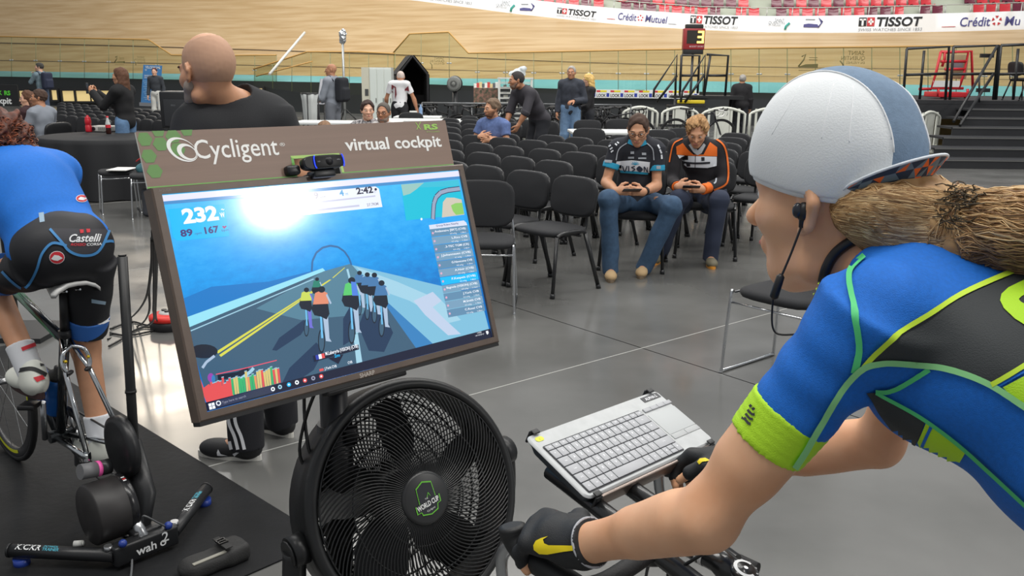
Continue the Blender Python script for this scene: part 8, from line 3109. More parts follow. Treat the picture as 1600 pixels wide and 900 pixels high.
def far_bike(label, x, y, yaw, col, proto={}):
 """rack bikes: one detailed frame copied with its parts"""
 if 'o' not in proto:
  r = thing('rack_bike', None, 'bicycle')
  B = lambda l, a, z: V((l, a - 0.49, z))
  bike_at(r, B, mat('frame_black', (34, 34, 38), 0.35), mat('frame_black', (34, 34, 38), 0.35), mat('frame_black', (34, 34, 38), 0.35), sp=10)
  proto['o'], proto['t'], proto['n'] = r, treeof(r), 0
 o = proto['o'] if proto['n'] == 0 else copy_tree(proto['o'], proto['t'])
 proto['n'] += 1
 o.location = (x, y, 0)
 o.rotation_euler = (0, 0, yaw)
 tag(o, label, 'bicycle', 'bicycles in the rack')


def build_far():
 Y = 20.0
 px = lambda x, y, yy: aty(x, y, yy)
 gx_ = lambda x, yy: aty(x, 180, yy).x
 # rack of dark bikes along the wall
 lab = 0
 for i, (x, yy) in enumerate(((672, 20.4), (690, 19.6), (735, 20.2), (752, 19.2), (768, 20.0), (790, 19.4), (806, 20.6), (846, 19.6), (858, 20.4), (870, 19.4), (935, 20.2), (944, 19.3), (955, 20.0), (966, 19.2), (976, 20.4))):
  far_bike('dark bicycle parked in the rack before the infield wall, %s from the left' % ORD[i], gx_(x, yy), yy, (0.35, -0.5, 0.6, 1.2, 0.2)[i % 5] + (PI if i % 2 else 0), None)
 st = MB()
 sm = mat('rack_steel', (120, 122, 124), 0.4, 0.6)
 for (x0, x1) in ((660, 815), (842, 985)):
  a, b = gx_(x0, 20), gx_(x1, 20)
  r = thing('bike_rack', 'steel bar rack holding dark bicycles %s the man in the puffy jacket' % ('left of' if x0 == 660 else 'right of'), 'rack', (a, 20, 0))
  q = MB()
  q.tube([(a, 20.0, 0.92), (b, 20.0, 0.92)], 0.02, sm, 8)
  q.build('top_bar', r)
  for t in (0, 0.5, 1):
   x = a + (b - a) * t
   q = MB()
   q.tube([(x, 19.7, 0), (x, 20.0, 0.92), (x, 20.3, 0)], 0.018, sm, 8)
   q.build('trestle', r)
 # bicycle with white bars leaning on the barriers
 r = thing('gravel_bike', 'black bicycle with white bar tape leaning on the white barriers', 'bicycle', (gx_(1092, 19.3), 19.3, 0))
 cx = gx_(1092, 19.3)
 B = lambda l, a, z: V((cx - 0.49 + a, 19.3 - l, z))
 bike_at(r, B, mat('frame_black', (34, 34, 38), 0.35), mat('frame_black', (34, 34, 38), 0.35), mat('frame_black', (34, 34, 38), 0.35), tape_m=mat('tape_white', (224, 224, 220), 0.6), sp=16)
 # white plastic barriers
 pm = mat('barrier_white', (214, 216, 206), 0.5)

 def barrier(label, a, b, grp='white plastic barriers'):
  a, b = V(a), V(b)
  d = (b - a)
  L = d.length
  T = frame(a, d, V((0, 0, 1)))
  o = thing('crowd_barrier', label, 'barrier', a, 0, grp)
  h = 0.88
  n = 12
  top = [(L * i / n, h * (0.86 + 0.14 * math.sin(PI * i / n))) for i in range(n + 1)]
  m = MB()
  bw = 0.07
  m.tube([T @ V((0.03, 0.08, 0)), T @ V((0.03, top[0][1], 0))] + [T @ V((p[0], p[1], 0)) for p in top[1:-1]] + [T @ V((L - 0.03, top[-1][1], 0)), T @ V((L - 0.03, 0.08, 0))], 0.032, pm, 8)
  m.box((L / 2, 0.12, 0), (L - 0.06, 0.10, 0.05), pm, T)
  m.build('frame', o)
  s = MB()
  for k in range(1, 6):
   x = L * k / 6
   s.box((x, 0.50, 0), (0.05 if k != 3 else 0.26, 0.74, 0.03), pm, T)
  s.build('slats', o)
  f = MB()
  for x in (0.12, L - 0.12):
   f.box((x, 0.035, 0), (0.06, 0.07, 0.42), pm, T, bev=0.02)
  f.build('feet', o)
  return o
 for i, (x0, x1) in enumerate(((972, 1029), (1033, 1092), (1096, 1166), (1170, 1238), (1242, 1306))):
  barrier('white plastic barrier with arched top, %s from the left in its row' % ORD[i], (gx_(x0, 20.0), 20.0, 0), (gx_(x1, 20.0), 20.0, 0))
 barrier('white plastic barrier standing end-on beside the stage, right of the cap', (gx_(1437, 18.7), 18.7, 0), (gx_(1470, 19.2), 19.2, 0))
 # LOOK strip on the wall
 wh, bk_m = mat('strip_white', (232, 234, 232), 0.5), mat('strip_black', (30, 30, 36), 0.5)
 rdm, ylm, blm = mat('strip_red', (206, 60, 60), 0.5), mat('strip_yellow', (230, 214, 50), 0.5), mat('strip_blue', (40, 60, 160), 0.5)
 yw = 30.0
 k = 0
 xs = [911, 933, 955, 977, 1000, 1023, 1046, 1069]
 o = thing('sponsor_strip', 'white sponsor strip with repeated black LOOK lettering along the dark wall', 'banner', px(1000, 150, yw))
 a, b = px(905, 152.5, ip(L0, 905)[1] - 0.3), px(1092, 154.5, ip(L0, 1092)[1] - 0.3)
 T = frame(a, b - a, (0, 0, 1))
 h = 12.5 / FOC * yw
 MB().box(((b - a).length / 2, h / 2, 0), ((b - a).length, h, 0.03), wh, T).build('panel', o)
 q = MB()
 u = (b - a).length / 187.0
 for x in xs:
  X = (x - 905) * u
  q.text('LOOK', bk_m, T @ Matrix.Translation((X, h * 0.12, 0.018)), h * 0.52, 0.03, xs=(15 * u) / (max(v[0] for v in text_mesh('LOOK', 0.03)[0]) * h * 0.52))
  q.box((X + 3 * u, h * 0.80, 0.017), (6 * u, h * 0.22, 0.004), rdm, T)
  q.box((X + 11 * u, h * 0.80, 0.017), (10 * u, h * 0.22, 0.004), ylm, T)
  q.box((X + 18 * u, h * 0.35, 0.017), (4.5 * u, h * 0.45, 0.004), blm, T)
 q.build('print', o)
 # score board on a pole
 ys = 22.0
 c = px(1085, 61, ys)
 o = thing('scoreboard', 'red lap counter with a lit 3 on a black pole', 'scoreboard', (c.x, ys, 0))
 rm, dm = mat('score_red', (150, 44, 46), 0.4), mat('score_dark', (34, 34, 34), 0.5)
 s = ys / FOC
 T = frame((c.x, ys, c.z), (1, 0.03, 0), (0, 0, 1))
 MB().box((0, 0, -0.1), (32 * s, 31 * s, 0.2), rm, T, bev=0.02).build('case', o)
 q = MB()
 q.box((0, 18 * s, -0.1), (26 * s, 7 * s, 0.18), dm, T, bev=0.015)
 q.box((0, -18 * s, -0.1), (30 * s, 8 * s, 0.18), dm, T, bev=0.015)
 q.build('hood', o)
 MB().box((1.5 * s, 3 * s, 0.004), (26 * s, 19 * s, 0.01), mat('score_screen', (48, 44, 38), 0.3), T).build('display', o)
 q = MB()
 lit = mat('score_digit', (255, 200, 90), 0.4, emit=3.0)
 for (x, y, w, hh) in ((9.5, 10.5, 9, 3), (9, 3, 9, 3), (8.5, -4.5, 9, 3), (12.7, 3, 2.8, 18)):
  q.box((x * s, y * s, 0.012), (w * s, hh * s, 0.006), lit, T)
 q.build('lit_digit', o)
 MB().text('BODET SPORT', mat('score_print', (222, 200, 200), 0.5), T @ Matrix.Translation((-7 * s, -12 * s, 0.003)), 0.055).build('maker_print', o)
 MB().tube([(c.x, ys + 0.1, 0), (c.x, ys + 0.1, c.z - 18 * s)], 0.03, mat('post_black', (30, 30, 32), 0.4), 10).build('pole', o)
 # access stairs with black handrails
 bm = mat('rail_black', (32, 33, 35), 0.4)
 yv = 20.8
 o = thing('access_stairs', 'black access stairs with handrails and a yellow edge beneath the lap counter', 'stairs', (gx_(1080, yv), yv, 0))
 Pn = lambda x, y, d=0.0: px(x, y, yv + d)
 tu = MB()
 for path in ([(1021, 152), (1022, 140), (1058, 86), (1055, 151)], [(1026, 160), (1058, 118)], [(1065, 86), (1062, 151)], [(1065, 86), (1093, 87), (1090, 146)], [(1065, 118), (1090, 118)], [(1104, 85), (1138, 87), (1133, 150)], [(1104, 118), (1134, 118)], [(1110, 86), (1100, 150)]):
  tu.tube([Pn(x, y, 0.2) for x, y in path], 0.028, bm, 8)
 tu.build('far_handrail', o)
 tu = MB()
 for path in ([(1065, 152), (1066, 143), (1102, 86), (1100, 148)], [(1070, 160), (1101, 116)], [(1065, 143), (1064, 160)]):
  tu.tube([Pn(x, y, -0.5) for x, y in path], 0.028, bm, 8)
 tu.build('near_handrail', o)
 q = MB()
 a, b = Pn(1052, 149), Pn(1100, 149)
 zt = a.z
 for i in range(4):
  z = zt - 0.20 * i
  q.box(((a.x + b.x) / 2 - 0.12 * i, yv - 0.25 * i - 0.1, z - 0.03), (0.85, 0.28, 0.05), bm)
 q.box(((a.x + b.x) / 2 + 0.65, yv + 0.3, zt - 0.04), (1.2, 0.9, 0.08), bm)
 for (x, y) in ((a.x + 0.1, yv + 0.3), (b.x + 0.7, yv + 0.3), (a.x - 0.5, yv - 0.85), (b.x - 0.5, yv - 0.85)):
  q.tube([(x, y, 0), (x, y, zt - (0.05 if y > yv else 0.68))], 0.03, bm, 8)
 q.build('treads', o)
 q = MB()
 q.box(((a.x + b.x) / 2 - 0.02, yv - 0.42, zt - 0.13), (0.62, 0.06, 0.08), mat('edge_yellow', (226, 200, 40), 0.5), bev=0.02)
 q.build('yellow_edge', o)
 # stage on the right
 ysd = 19.6
 zt = px(1420, 156, ysd).z
 xl, xr = gx_(1396, ysd), gx_(1396, ysd) + 9
 o = thing('stage', 'black stage deck with stairs on the right behind the white cap', 'stage', (xl, ysd, 0))
 dk = mat('stage_black', (38, 39, 42), 0.6, var=0.1, vscale=2)
 edge = mat('stage_edge', (120, 120, 118), 0.4, 0.5)
 q = MB()
 q.box(((xl + xr) / 2, ysd + 2.5, zt - 0.04), (xr - xl, 5.0, 0.08), dk)
 q.build('deck', o)
 q = MB()
 xs_ = gx_(1440, ysd)
 q.box(((xl + xs_) / 2, ysd + 0.02, zt / 2), (xs_ - xl, 0.03, zt), dk)
 q.box(((xs_ + xr) / 2, ysd + 0.02, zt - 0.22), (xr - xs_, 0.03, 0.36), dk)
 q.build('skirt', o)
 q = MB()
 tanm = mat('tan_panel', (188, 160, 104), 0.6)
 q.box((gx_(1494, ysd + 1.6), ysd + 1.6, zt / 2 - 0.1), (1.2, 0.03, zt - 0.25), tanm)
 q.build('back_panel', o)
 ng = 6
 sxl = gx_(1490, 15.9)
 q = MB()
 for i in range(ng):
  yy = 15.95 + (ysd - 15.95) * i / ng
  z = zt * (i + 1) / (ng + 1)
  x0 = gx_(1455 + 12 * i, yy)
  q.box((x0 + 3.0, yy + 0.34, z - 0.02), (6.0, 0.66, 0.04), dk)
  q.box((x0 + 3.0, yy + 0.02, z - zt / (ng + 1) / 2), (6.0, 0.03, zt / (ng + 1)), dk)
  q.box((x0 + 3.0, yy + 0.0, z - 0.012), (6.0, 0.012, 0.022), edge)
 q.build('steps', o)
 fr = thing('stage_railing', 'black tube railing with diagonal handrail standing along the stage edge', 'railing', (xl, ysd, zt))
 PR = lambda x, y, d=0.0: px(x, y, ysd + 0.05 + d)
 for k, paths in enumerate(([[(1417, 76), (1411, 155)], [(1417, 76), (1483, 73), (1477, 156)], [(1415, 117), (1480, 115)], [(1444, 79), (1437, 155)]], [[(1490, 73), (1484, 156)], [(1490, 73), (1560, 71), (1552, 156)], [(1487, 116), (1556, 115)]], [[(1564, 71), (1556, 156)], [(1564, 71), (1640, 68)], [(1560, 116), (1640, 114)], [(1591, 76), (1583, 156)]])):
  q = MB()
  for p in paths:
   q.tube([PR(x, y, 0.6 if (k == 0 and x in (1444, 1437)) else 0.0) for x, y in p], 0.030, bm, 8)
  q.build('rail_panel', fr)
 q = MB()
 for (x0, y0, x1, y1) in ((1558, 72, 1490, 190), (1552, 116, 1500, 196)):
  q.tube([PR(x0, y0, -0.1), px(x1, y1, 17.8)], 0.03, bm, 8)
 for (x, y0, y1) in ((1530, 118, 160),):
  q.tube([PR(x, y0, -0.3), PR(x, y1, -0.3)], 0.02, bm, 8)
 q.box(PR(1542, 87, -0.2), (0.28, 0.06, 0.08), bm)
 q.box(PR(1536, 141, -0.2), (0.28, 0.06, 0.08), bm)
 q.build('diagonal_handrail', fr)
 # red lift on the stage
 yl = ysd + 1.4
 P = lambda x, y, d=0.0: px(x, y, yl + d)
 rd = mat('lift_red', (204, 44, 52), 0.4)
 o = thing('personnel_lift', 'red personnel lift with white panel standing on the stage', 'lift', (P(1470, 150).x, yl, zt))
 q = MB()
 for path in ([(1470, 81), (1513, 81), (1506, 116), (1498, 138)], [(1470, 81), (1462, 116), (1455, 138), (1505, 138)], [(1470, 96), (1510, 96)], [(1476, 108), (1508, 108)], [(1436, 139), (1455, 139)], [(1466, 150), (1515, 150)], [(1466, 139), (1466, 150)], [(1512, 139), (1512, 150)], [(1476, 81), (1476, 92), (1472, 104)]):
  q.tube([P(x, y) for x, y in path], 0.032, rd, 8)
 for path in ([(1478, 82), (1518, 80), (1520, 138)],):
  q.tube([P(x, y, 0.7) for x, y in path], 0.032, rd, 8)
 q.build('frame', o)
 q = MB()
 c = P(1478, 131)
 q.box(c, (0.62, 0.05, 0.14), mat('lift_white', (226, 226, 224), 0.4))
 q.build('white_panel', o)
 q = MB()
 c = P(1494, 104, 0.3)
 q.box(c, (0.40, 0.30, 0.55), mat('lift_tan', (176, 156, 120), 0.6), bev=0.02)
 q.box(P(1496, 102, 0.13), (0.24, 0.02, 0.18), mat('lift_grey_print', (150, 150, 156), 0.5))
 q.build('tank', o)
 q = MB()
 q.box((P(1490, 150).x, yl + 0.35, zt + 0.09), (0.72, 0.8, 0.12), rd, bev=0.02)
 for dx in (-0.25, 0.3):
  q.cyl((P(1490, 150).x + dx, yl - 0.02, zt + 0.05), (P(1490, 150).x + dx, yl + 0.03, zt + 0.05), 0.05, bm, 14)
 q.build('base', o)
 # chair on the stage, at the frame edge
 src = [x for x in COL.objects if x.name.startswith('stacking_chair') and x.parent is None][0]
 t = treeof(src)
 for i, (x, yy, ya) in enumerate(((1592, ysd + 0.5, 100),)):
  c_ = copy_tree(src, t)
  c_.location = (gx_(x, yy), yy, zt)
  c_.rotation_euler = (0, 0, math.radians(-80))
  if 'group' in c_:
   del c_['group']
  tag(c_, 'black chair standing up on the stage at the right edge', 'chair')
 # lockers, tent, plate-shaped fan, shelf
 yl = 23.8
 P = lambda x, y, d=0.0: px(x, y, yl + d)
 a, b, e = P(564, 105), P(577, 105), P(611, 105)
 hgt = a.z
 o = thing('locker', 'tall beige and white locker cabinet beside the black tent', 'locker', (b.x, yl, 0))
 q = MB()
 lw = e.x - b.x
 q.box(((b.x + e.x) / 2, yl + 0.25, hgt / 2), (lw, 0.5, hgt), mat('locker_white', (222, 226, 220), 0.45))
 q.box(((a.x + b.x) / 2, yl + 0.30, hgt / 2), (b.x - a.x, 0.55, hgt), mat('locker_beige', (204, 202, 184), 0.5))
 q.build('cabinet', o)
 for i in range(3):
  d = MB()
  d.box((b.x + lw * (i + 0.5) / 3, yl - 0.008, hgt * 0.5), (lw / 3 - 0.02, 0.016, hgt * 0.95), mat('locker_door', (214, 222, 216), 0.4))
  dd = d.build('door', o)
  d = MB()
  d.box((b.x + lw * (i + 0.85) / 3, yl - 0.02, hgt * 0.5), (0.02, 0.012, 0.12), mat('locker_handle', (120, 122, 120), 0.4, 0.6))
  d.build('handle', dd)
 q = MB()
 q.box(((a.x + b.x) / 2 + 0.02, yl + 0.02, hgt * 0.62), (0.09, 0.012, 0.17), mat('notice_dark', (70, 72, 72), 0.6))
 q.build('notice', o)
 yt = 24.5
 P = lambda x, y, d=0.0: px(x, y, yt + d)
 bt = mat('tent_black', (34, 34, 37), 0.8, var=0.15, vscale=2)
 o = thing('house_tent', 'black house-shaped display tent open towards the tables', 'tent', (P(645, 160).x, yt, 0))
 fpts = [P(621, 118), P(645, 88), P(668, 116)]
 xl_, xr_ = fpts[0].x, fpts[2].x
 out = [V((xl_, yt, 0)), fpts[0], fpts[1], fpts[2], V((xr_, yt, 0))]
 dep = V((-0.42, 2.2, 0))
 q = MB()
 for i in range(4):
  p, r = out[i], out[i + 1]
  q.sheet([[p, r], [p + dep, r + dep]], bt, False)
  n_ = (r - p).cross(dep).normalized() * 0.05
  q.sheet([[p + n_, r + n_], [p + dep + n_, r + dep + n_]], bt, False)
 q.add([p + dep for p in out], [(0, 1, 2, 3, 4)], bt)
 q.build('shell', o)
 q = MB()
 q.tube(out, 0.035, bt, 8)
 q.build('front_edge', o)
 q = MB()
 q.box(V(((xl_ + xr_) / 2 + 0.05, yt + 1.2, 0.5)), (0.5, 0.05, 0.9), mat('tent_dark_inner', (24, 24, 26), 0.8))
 q.build('inner_panel', o)
 yp = 21.5
 c = px(709, 131, yp)
 o = thing('pedestal_fan', 'round grey disc-shaped fan on a black stand by the bike rack', 'fan', (c.x, yp, 0))
 T = frame(c, (1, -0.25, 0), (0, 0, 1))
 q = MB()
 q.lathe([(0, 0.03), (0.04, 0.03), (0.05, 0.02), (0.12, 0.03), (0.165, 0.015), (0.175, 0.0), (0.175, -0.05), (0.165, -0.06), (0, -0.06)], mat('disc_grey', (132, 134, 130), 0.5), T, 32)
 for i in range(24):
  a = 2 * PI * i / 24
  q.tube([T @ V((0.05 * math.cos(a), 0.05 * math.sin(a), 0.026)), T @ V((0.165 * math.cos(a), 0.165 * math.sin(a), 0.02))], 0.004, mat('disc_dark', (60, 60, 60), 0.5), 4)
 q.build('guard', o)
 q = MB()
 q.lathe([(0, -0.06), (0.185, -0.06), (0.19, -0.1), (0.17, -0.16), (0, -0.18)], bm, T, 32)
 q.build('housing', o)
 q = MB()
 q.tube([(c.x + 0.02, yp + 0.1, 0), (c.x + 0.02, yp + 0.1, c.z - 0.1)], [0.12, 0.05], bm, 12)
 q.box((c.x, yp + 0.1, 0.02), (0.5, 0.45, 0.04), bm, bev=0.01)
 q.build('stand', o)
 ysf = 22.5
 P = lambda x, y, d=0.0: px(x, y, ysf + d)
 o = thing('magazine_rack', 'white wire magazine rack topped with a clear bag, behind the leaning man', 'rack', (P(806, 150).x, ysf, 0))
 a, b = P(780, 122), P(831, 122)
 wm = mat('rack_white', (222, 224, 218), 0.5)
 q = MB()
 for x in (a.x, (a.x + b.x) / 2 - 0.1, b.x):
  for dy in (0, 0.35):
   q.box((x, ysf + dy, a.z / 2), (0.05, 0.04, a.z), wm)
 for i in range(10):
  z = a.z * (0.15 + 0.085 * i)
  q.box(((a.x + b.x) / 2, ysf + 0.17, z), (b.x - a.x, 0.34, 0.015), wm)
  q.box(((a.x + b.x) / 2, ysf, z + 0.03), (b.x - a.x, 0.015, 0.012), wm)
 q.box(((a.x + b.x) / 2, ysf + 0.17, a.z), (b.x - a.x + 0.08, 0.4, 0.03), wm)
 q.build('shelves', o)
 rnd = random.Random(8)
 q = MB()
 for i in range(1, 9):
  z = a.z * (0.15 + 0.085 * i)
  x = a.x + 0.1
  while x < b.x - 0.1:
   w = rnd.uniform(0.08, 0.16)
   if rnd.random() < 0.6:
    q.box((x + w / 2, ysf + 0.12, z + 0.045), (w * 0.9, 0.02, 0.08), mat('mag_%d' % rnd.randint(0, 4), [(150, 150, 146), (96, 104, 120), (170, 110, 104), (70, 72, 76), (196, 196, 188)][rnd.randint(0, 4)], 0.6))
   x += w
 q.build('magazines', o)
 blob('plastic_bag', [E_((P(811, 118).x, ysf + 0.15, a.z + 0.14), (0.16, 0.12, 0.10)), E_((P(818, 114).x, ysf + 0.15, a.z + 0.20), (0.1, 0.1, 0.1)), E_((P(803, 120).x, ysf + 0.15, a.z + 0.1), (0.1, 0.1, 0.09))], 0.02, mat('bag_clear', (206, 212, 214), 0.25), None, k=0.05, disp=wob(0.02, 18, 4))
 tag(COL.objects['plastic_bag'], 'pale clear plastic bag on top of the magazine rack', 'bag')
 yq = 23.0
 P = lambda x, y, d=0.0: px(x, y, yq + d)
 o = thing('display_table', 'table covered with small coloured items before the wall, left of the magazine rack', 'table', (P(757, 150).x, yq, 0))
 a, b = P(740, 137), P(778, 137)
 q = MB()
 q.box(((a.x + b.x) / 2, yq + 0.3, a.z - 0.02), (b.x - a.x, 0.6, 0.04), mat('table_white', (226, 228, 226), 0.45))
 q.build('table_top', o)
 q = MB()
 for x in (a.x + 0.03, b.x - 0.03):
  for dy in (0.05, 0.55):
   q.tube([(x, yq + dy, 0), (x, yq + dy, a.z)], 0.02, bm, 6)
 q.build('legs', o)
 q = MB()
 q.sheet([[(a.x, yq - 0.01, a.z - 0.5), (b.x, yq - 0.01, a.z - 0.5)], [(a.x, yq - 0.01, a.z), (b.x, yq - 0.01, a.z)]], mat('photo_print', (150, 110, 96), 0.5, var=0.6, vscale=14, alt=(60, 74, 56)), False)
 q.build('photo_front', o)
 for i in range(9):
  q = MB()
  x = a.x + (b.x - a.x) * (i + 0.5) / 9
  q.box((x, yq + 0.2, a.z + 0.05), (0.08, 0.1, 0.1 + 0.04 * (i % 3)), mat('item_%d' % (i % 4), [(220, 220, 214), (190, 70, 64), (210, 190, 140), (90, 92, 96)][i % 4], 0.5), bev=0.01)
  tag(q.build('carton'), 'small carton on the display table before the wall, %s from its left end' % ORD[i], 'carton', 'small cartons on the display table')
 # roller board, bin bag, foil lamp, white pole, banner
 yb = 17.9
 P = lambda x, y, d=0.0: px(x, y, yb + d)
 o = thing('roller_board', 'tilted white roller board in front of the bald man with backpack', 'board', (P(500, 165).x, yb, 0))
 c4 = [P(495.5, 163), P(507, 163), P(512.5, 124), P(501, 123)]
 q = MB()
 q.sheet([[c4[0], c4[1]], [c4[3], c4[2]]], mat('board_white', (232, 234, 240), 0.4), False)
 q.sheet([[p + V((0, 0.03, 0)) for p in c4[:2]], [c4[3] + V((0, 0.03, 0)), c4[2] + V((0, 0.03, 0))]], mat('board_white', (232, 234, 240), 0.4), False)
 q.build('panel', o)
 q = MB()
 q.tube([p + V((0, 0.015, 0)) for p in c4], 0.014, mat('board_frame', (150, 152, 156), 0.4, 0.5), 6, closed=True)
 q.tube([c4[0] + V((0, 0.015, 0)), V((c4[0].x, yb + 0.1, 0))], 0.014, bm, 6)
 q.tube([c4[1] + V((0, 0.015, 0)), V((c4[1].x, yb - 0.2, 0))], 0.014, bm, 6)
 q.tube([(c4[2] + c4[3]) / 2, V((c4[2].x + 0.05, yb + 0.5, 0))], 0.014, bm, 6)
 q.build('easel', o)
 ybg = 16.8
 c = px(484, 165, ybg)
 o = thing('bin_bag', 'translucent white bin bag hanging in a ring stand', 'bin', (c.x, ybg, 0))
 T = Matrix.Translation((c.x, ybg, 0))
 q = MB()
 zt_ = px(484, 147, ybg).z
 rows = []
 for r, z in ((0.135, zt_ + 0.015), (0.15, zt_), (0.13, zt_ - 0.12), (0.12, zt_ - 0.3), (0.11, zt_ - 0.5), (0.07, zt_ - 0.6), (0.0, zt_ - 0.62)):
  rows.append([(c.x + (r + 0.012 * math.sin(i * 1.3)) * math.cos(2 * PI * i / 30), ybg + (r + 0.012 * math.sin(i * 1.3)) * math.sin(2 * PI * i / 30), z) for i in range(31)])
 q.sheet(rows, mat('bin_bag_white', (206, 210, 208), 0.4))
 q.build('bag', o)
 q = MB()
 q.tube([(c.x + 0.15 * math.cos(2 * PI * i / 24), ybg + 0.15 * math.sin(2 * PI * i / 24), zt_ + 0.01) for i in range(24)], 0.012, bm, 6, closed=True)
 for a in (0.5, 2.6, 4.7):
  q.tube([(c.x + 0.16 * math.cos(a), ybg + 0.16 * math.sin(a), zt_), (c.x + 0.2 * math.cos(a), ybg + 0.2 * math.sin(a), 0)], 0.012, bm, 6)
 q.build('ring_stand', o)
 yf = 27.0
 c = px(535, 57, yf)
 o = thing('foil_lamp', 'light stand with its head wrapped in crinkled silver foil', 'lamp', (c.x, yf, 0))
 MB().tube([(c.x, yf, 0), (c.x, yf, c.z - 0.2)], 0.035, mat('stand_steel', (176, 180, 180), 0.35, 0.6), 8).build('pole', o)
 blob('foil_head', [E_(c, (0.10, 0.09, 0.22)), E_(c + V((0.03, 0, 0.08)), (0.09, 0.09, 0.12)), E_(c + V((-0.02, 0, -0.1)), (0.07, 0.07, 0.1))], 0.015, mat('foil_silver', (196, 200, 204), 0.28, 0.85), o, k=0.03, disp=wob(0.02, 40, 6))
 q = MB()
 for a in (0, 2.1, 4.2):
  q.tube([(c.x, yf, 0.5), (c.x + 0.5 * math.cos(a), yf + 0.5 * math.sin(a), 0)], 0.02, bm, 6)
 q.build('tripod', o)
 q = MB()
 q.tube([px(421, 116, 31.0), px(476, 51, 33.5)], 0.045, mat('pole_white', (224, 224, 218), 0.5), 8)
 tag(q.build('white_pole'), 'long white pole slanting over the ramp fence', 'pole')
 yn = 27.0
 P = lambda x, y, d=0.0: px(x, y, yn + d)
 o = thing('roll_up_banner', 'blue roll-up banner with white lettering behind the filming woman', 'banner', (P(234, 165).x, yn, 0))
 c4 = [P(220, 160), P(249, 161.5), P(253, 103), P(224, 101.5)]
 T = frame(c4[0], c4[1] - c4[0], c4[3] - c4[0])
 w, h = (c4[1] - c4[0]).length, (c4[3] - c4[0]).length
 sk = (T.inverted() @ c4[3]).x
 q = MB()
 q.poly([(0, 0, 0), (w, 0, 0), (w + sk, h, 0), (sk, h, 0)], mat('banner_blue', (70, 132, 190), 0.6), T, 0.012)
 q.build('sheet', o)
 q = MB()
 q.text('VELODROME', wh, T @ Matrix.Translation((sk + 0.06, h * 0.91, 0.004)), 0.10, 0.02, xs=0.75)
 for k, (t_, y) in enumerate((('SQY', 0.85), ('EN VOUS INSCRIVANT', 0.70), ('AU CLUB', 0.65))):
  q.text(t_, wh, T @ Matrix.Translation((sk * y + 0.06, h * y, 0.004)), 0.06, 0.02, xs=0.55)
 for k in range(11):
  q.box((sk * 0.3 + w * 0.45, h * (0.57 - 0.048 * k), 0.003), (w * (0.7 - 0.1 * (k % 3)), 0.012, 0.002), mat('banner_line', (170, 200, 226), 0.6), T)
 q.build('lettering', o)
 q = MB()
 q.box((w / 2, -0.05, -0.02), (w + 0.05, 0.10, 0.16), mat('board_frame', (150, 152, 156), 0.4, 0.5), T)
 q.tube([T @ V((w / 2, -0.1, -0.05)), V((c4[0].x + w / 2, yn + 0.05, 0))], 0.03, mat('board_frame', (150, 152, 156), 0.4, 0.5), 6)
 q.build('stand', o)
 # loudspeaker beside the bald man, dark sign of the next cockpit at the left edge
 yk = 6.4
 c = px(272, 172, yk)
 o = thing('loudspeaker', 'black loudspeaker cabinet on a stand beside the bald man', 'speaker', (c.x, yk, 0))
 s = yk / FOC
 T = frame(c, (1, 0.1, 0), (0, 0, 1))
 MB().box((0, 0, -0.12), (42 * s, 56 * s, 0.24), mat('speaker_black', (30, 31, 34), 0.5), T, bev=0.012).build('cabinet', o)
 MB().box((1.5 * s, -4 * s, 0.002), (33 * s, 40 * s, 0.008), mat('speaker_grille', (46, 48, 52), 0.6), T, bev=0.002).build('grille', o)
 MB().text('MACKIE' if False else 'PRO', mat('speaker_print', (120, 124, 128), 0.5), T @ Matrix.Translation((-4 * s, 6 * s, 0.007)), 0.016).build('print', o)
 q = MB()
 q.tube([(c.x, yk + 0.12, 0.06), (c.x, yk + 0.12, c.z - 28 * s)], 0.018, bm, 10)
 for a in (0.4, 2.5, 4.6):
  q.tube([(c.x, yk + 0.12, 0.5), (c.x + 0.4 * math.cos(a), yk + 0.12 + 0.4 * math.sin(a), 0.012)], 0.012, bm, 8)
 q.build('tripod', o)
 yk = 5.2
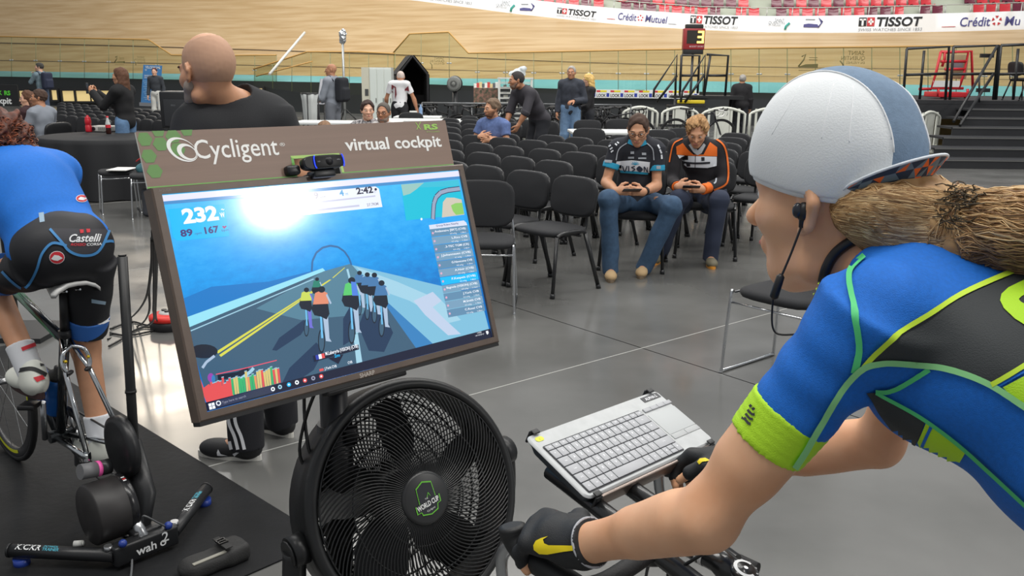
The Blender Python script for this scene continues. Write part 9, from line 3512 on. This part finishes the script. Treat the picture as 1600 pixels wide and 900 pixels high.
 a, b = px(-60, 163, yk), px(30, 165, yk)
 s = yk / FOC
 o = thing('dark_sign', 'dark sign board with green logo and white lettering at the left frame edge', 'sign', (a.x, yk, 0))
 T = frame(a, b - a, (0, 0, 1))
 w = (b - a).length
 MB().box((w / 2, 15 * s, -0.004), (w, 32 * s, 0.008), mat('sign_dark', (26, 27, 28), 0.4), T).build('panel', o)
 q = MB()
 q.text('kpit', wh, T @ Matrix.Translation((w - 31 * s, 2.5 * s, 0.001)), 13 * s, 0.03)
 q.text('virtual coc', wh, T @ Matrix.Translation((w - 101 * s, 2.5 * s, 0.001)), 13 * s, 0.03)
 q.text('RS', mat('sign_logo_green', (90, 210, 60), 0.4), T @ Matrix.Translation((w - 21 * s, 15.5 * s, 0.001)), 9 * s, 0.04)
 q.text('X', mat('sign_logo_green', (90, 210, 60), 0.4), T @ Matrix.Translation((w - 31 * s, 15.5 * s, 0.001)), 9 * s, 0.02)
 q.build('lettering', o)
 q = MB()
 q.tube([T @ V((w * 0.4, 0, -0.03)), V(((T @ V((w * 0.4, 0, -0.03))).x, yk + 0.03, 0.02))], 0.025, bm, 10)
 q.box((T @ V((w * 0.4, 0, -0.03))) * 1.0 - V((0, 0, (T @ V((w * 0.4, 0, 0))).z - 0.015)), (0.5, 0.4, 0.03), bm)
 q.build('stand', o)
 # small things on the far table
 pt = V((aty(646, 162, 17.6).x, 17.55, 0.75))
 MBx = MB()
 MBx.box(pt + V((0, 0, 0.05)), (0.14, 0.1, 0.10), mat('carton_white', (222, 222, 218), 0.5), bev=0.005)
 tag(MBx.build('white_box'), 'small white box on the far table by the tent', 'box')
 MBx = MB()
 MBx.lathe([(0, 0), (0.035, 0), (0.036, 0.12), (0.03, 0.16), (0.012, 0.19), (0.012, 0.22), (0, 0.22)], mat('bottle_bluewhite', (130, 160, 200), 0.3), Matrix.Translation(pt + V((0.14, 0.05, 0))), 18)
 tag(MBx.build('spray_bottle'), 'pale blue bottle standing on the far table by the tent', 'bottle')


build_chairs()
build_tables()
build_far()
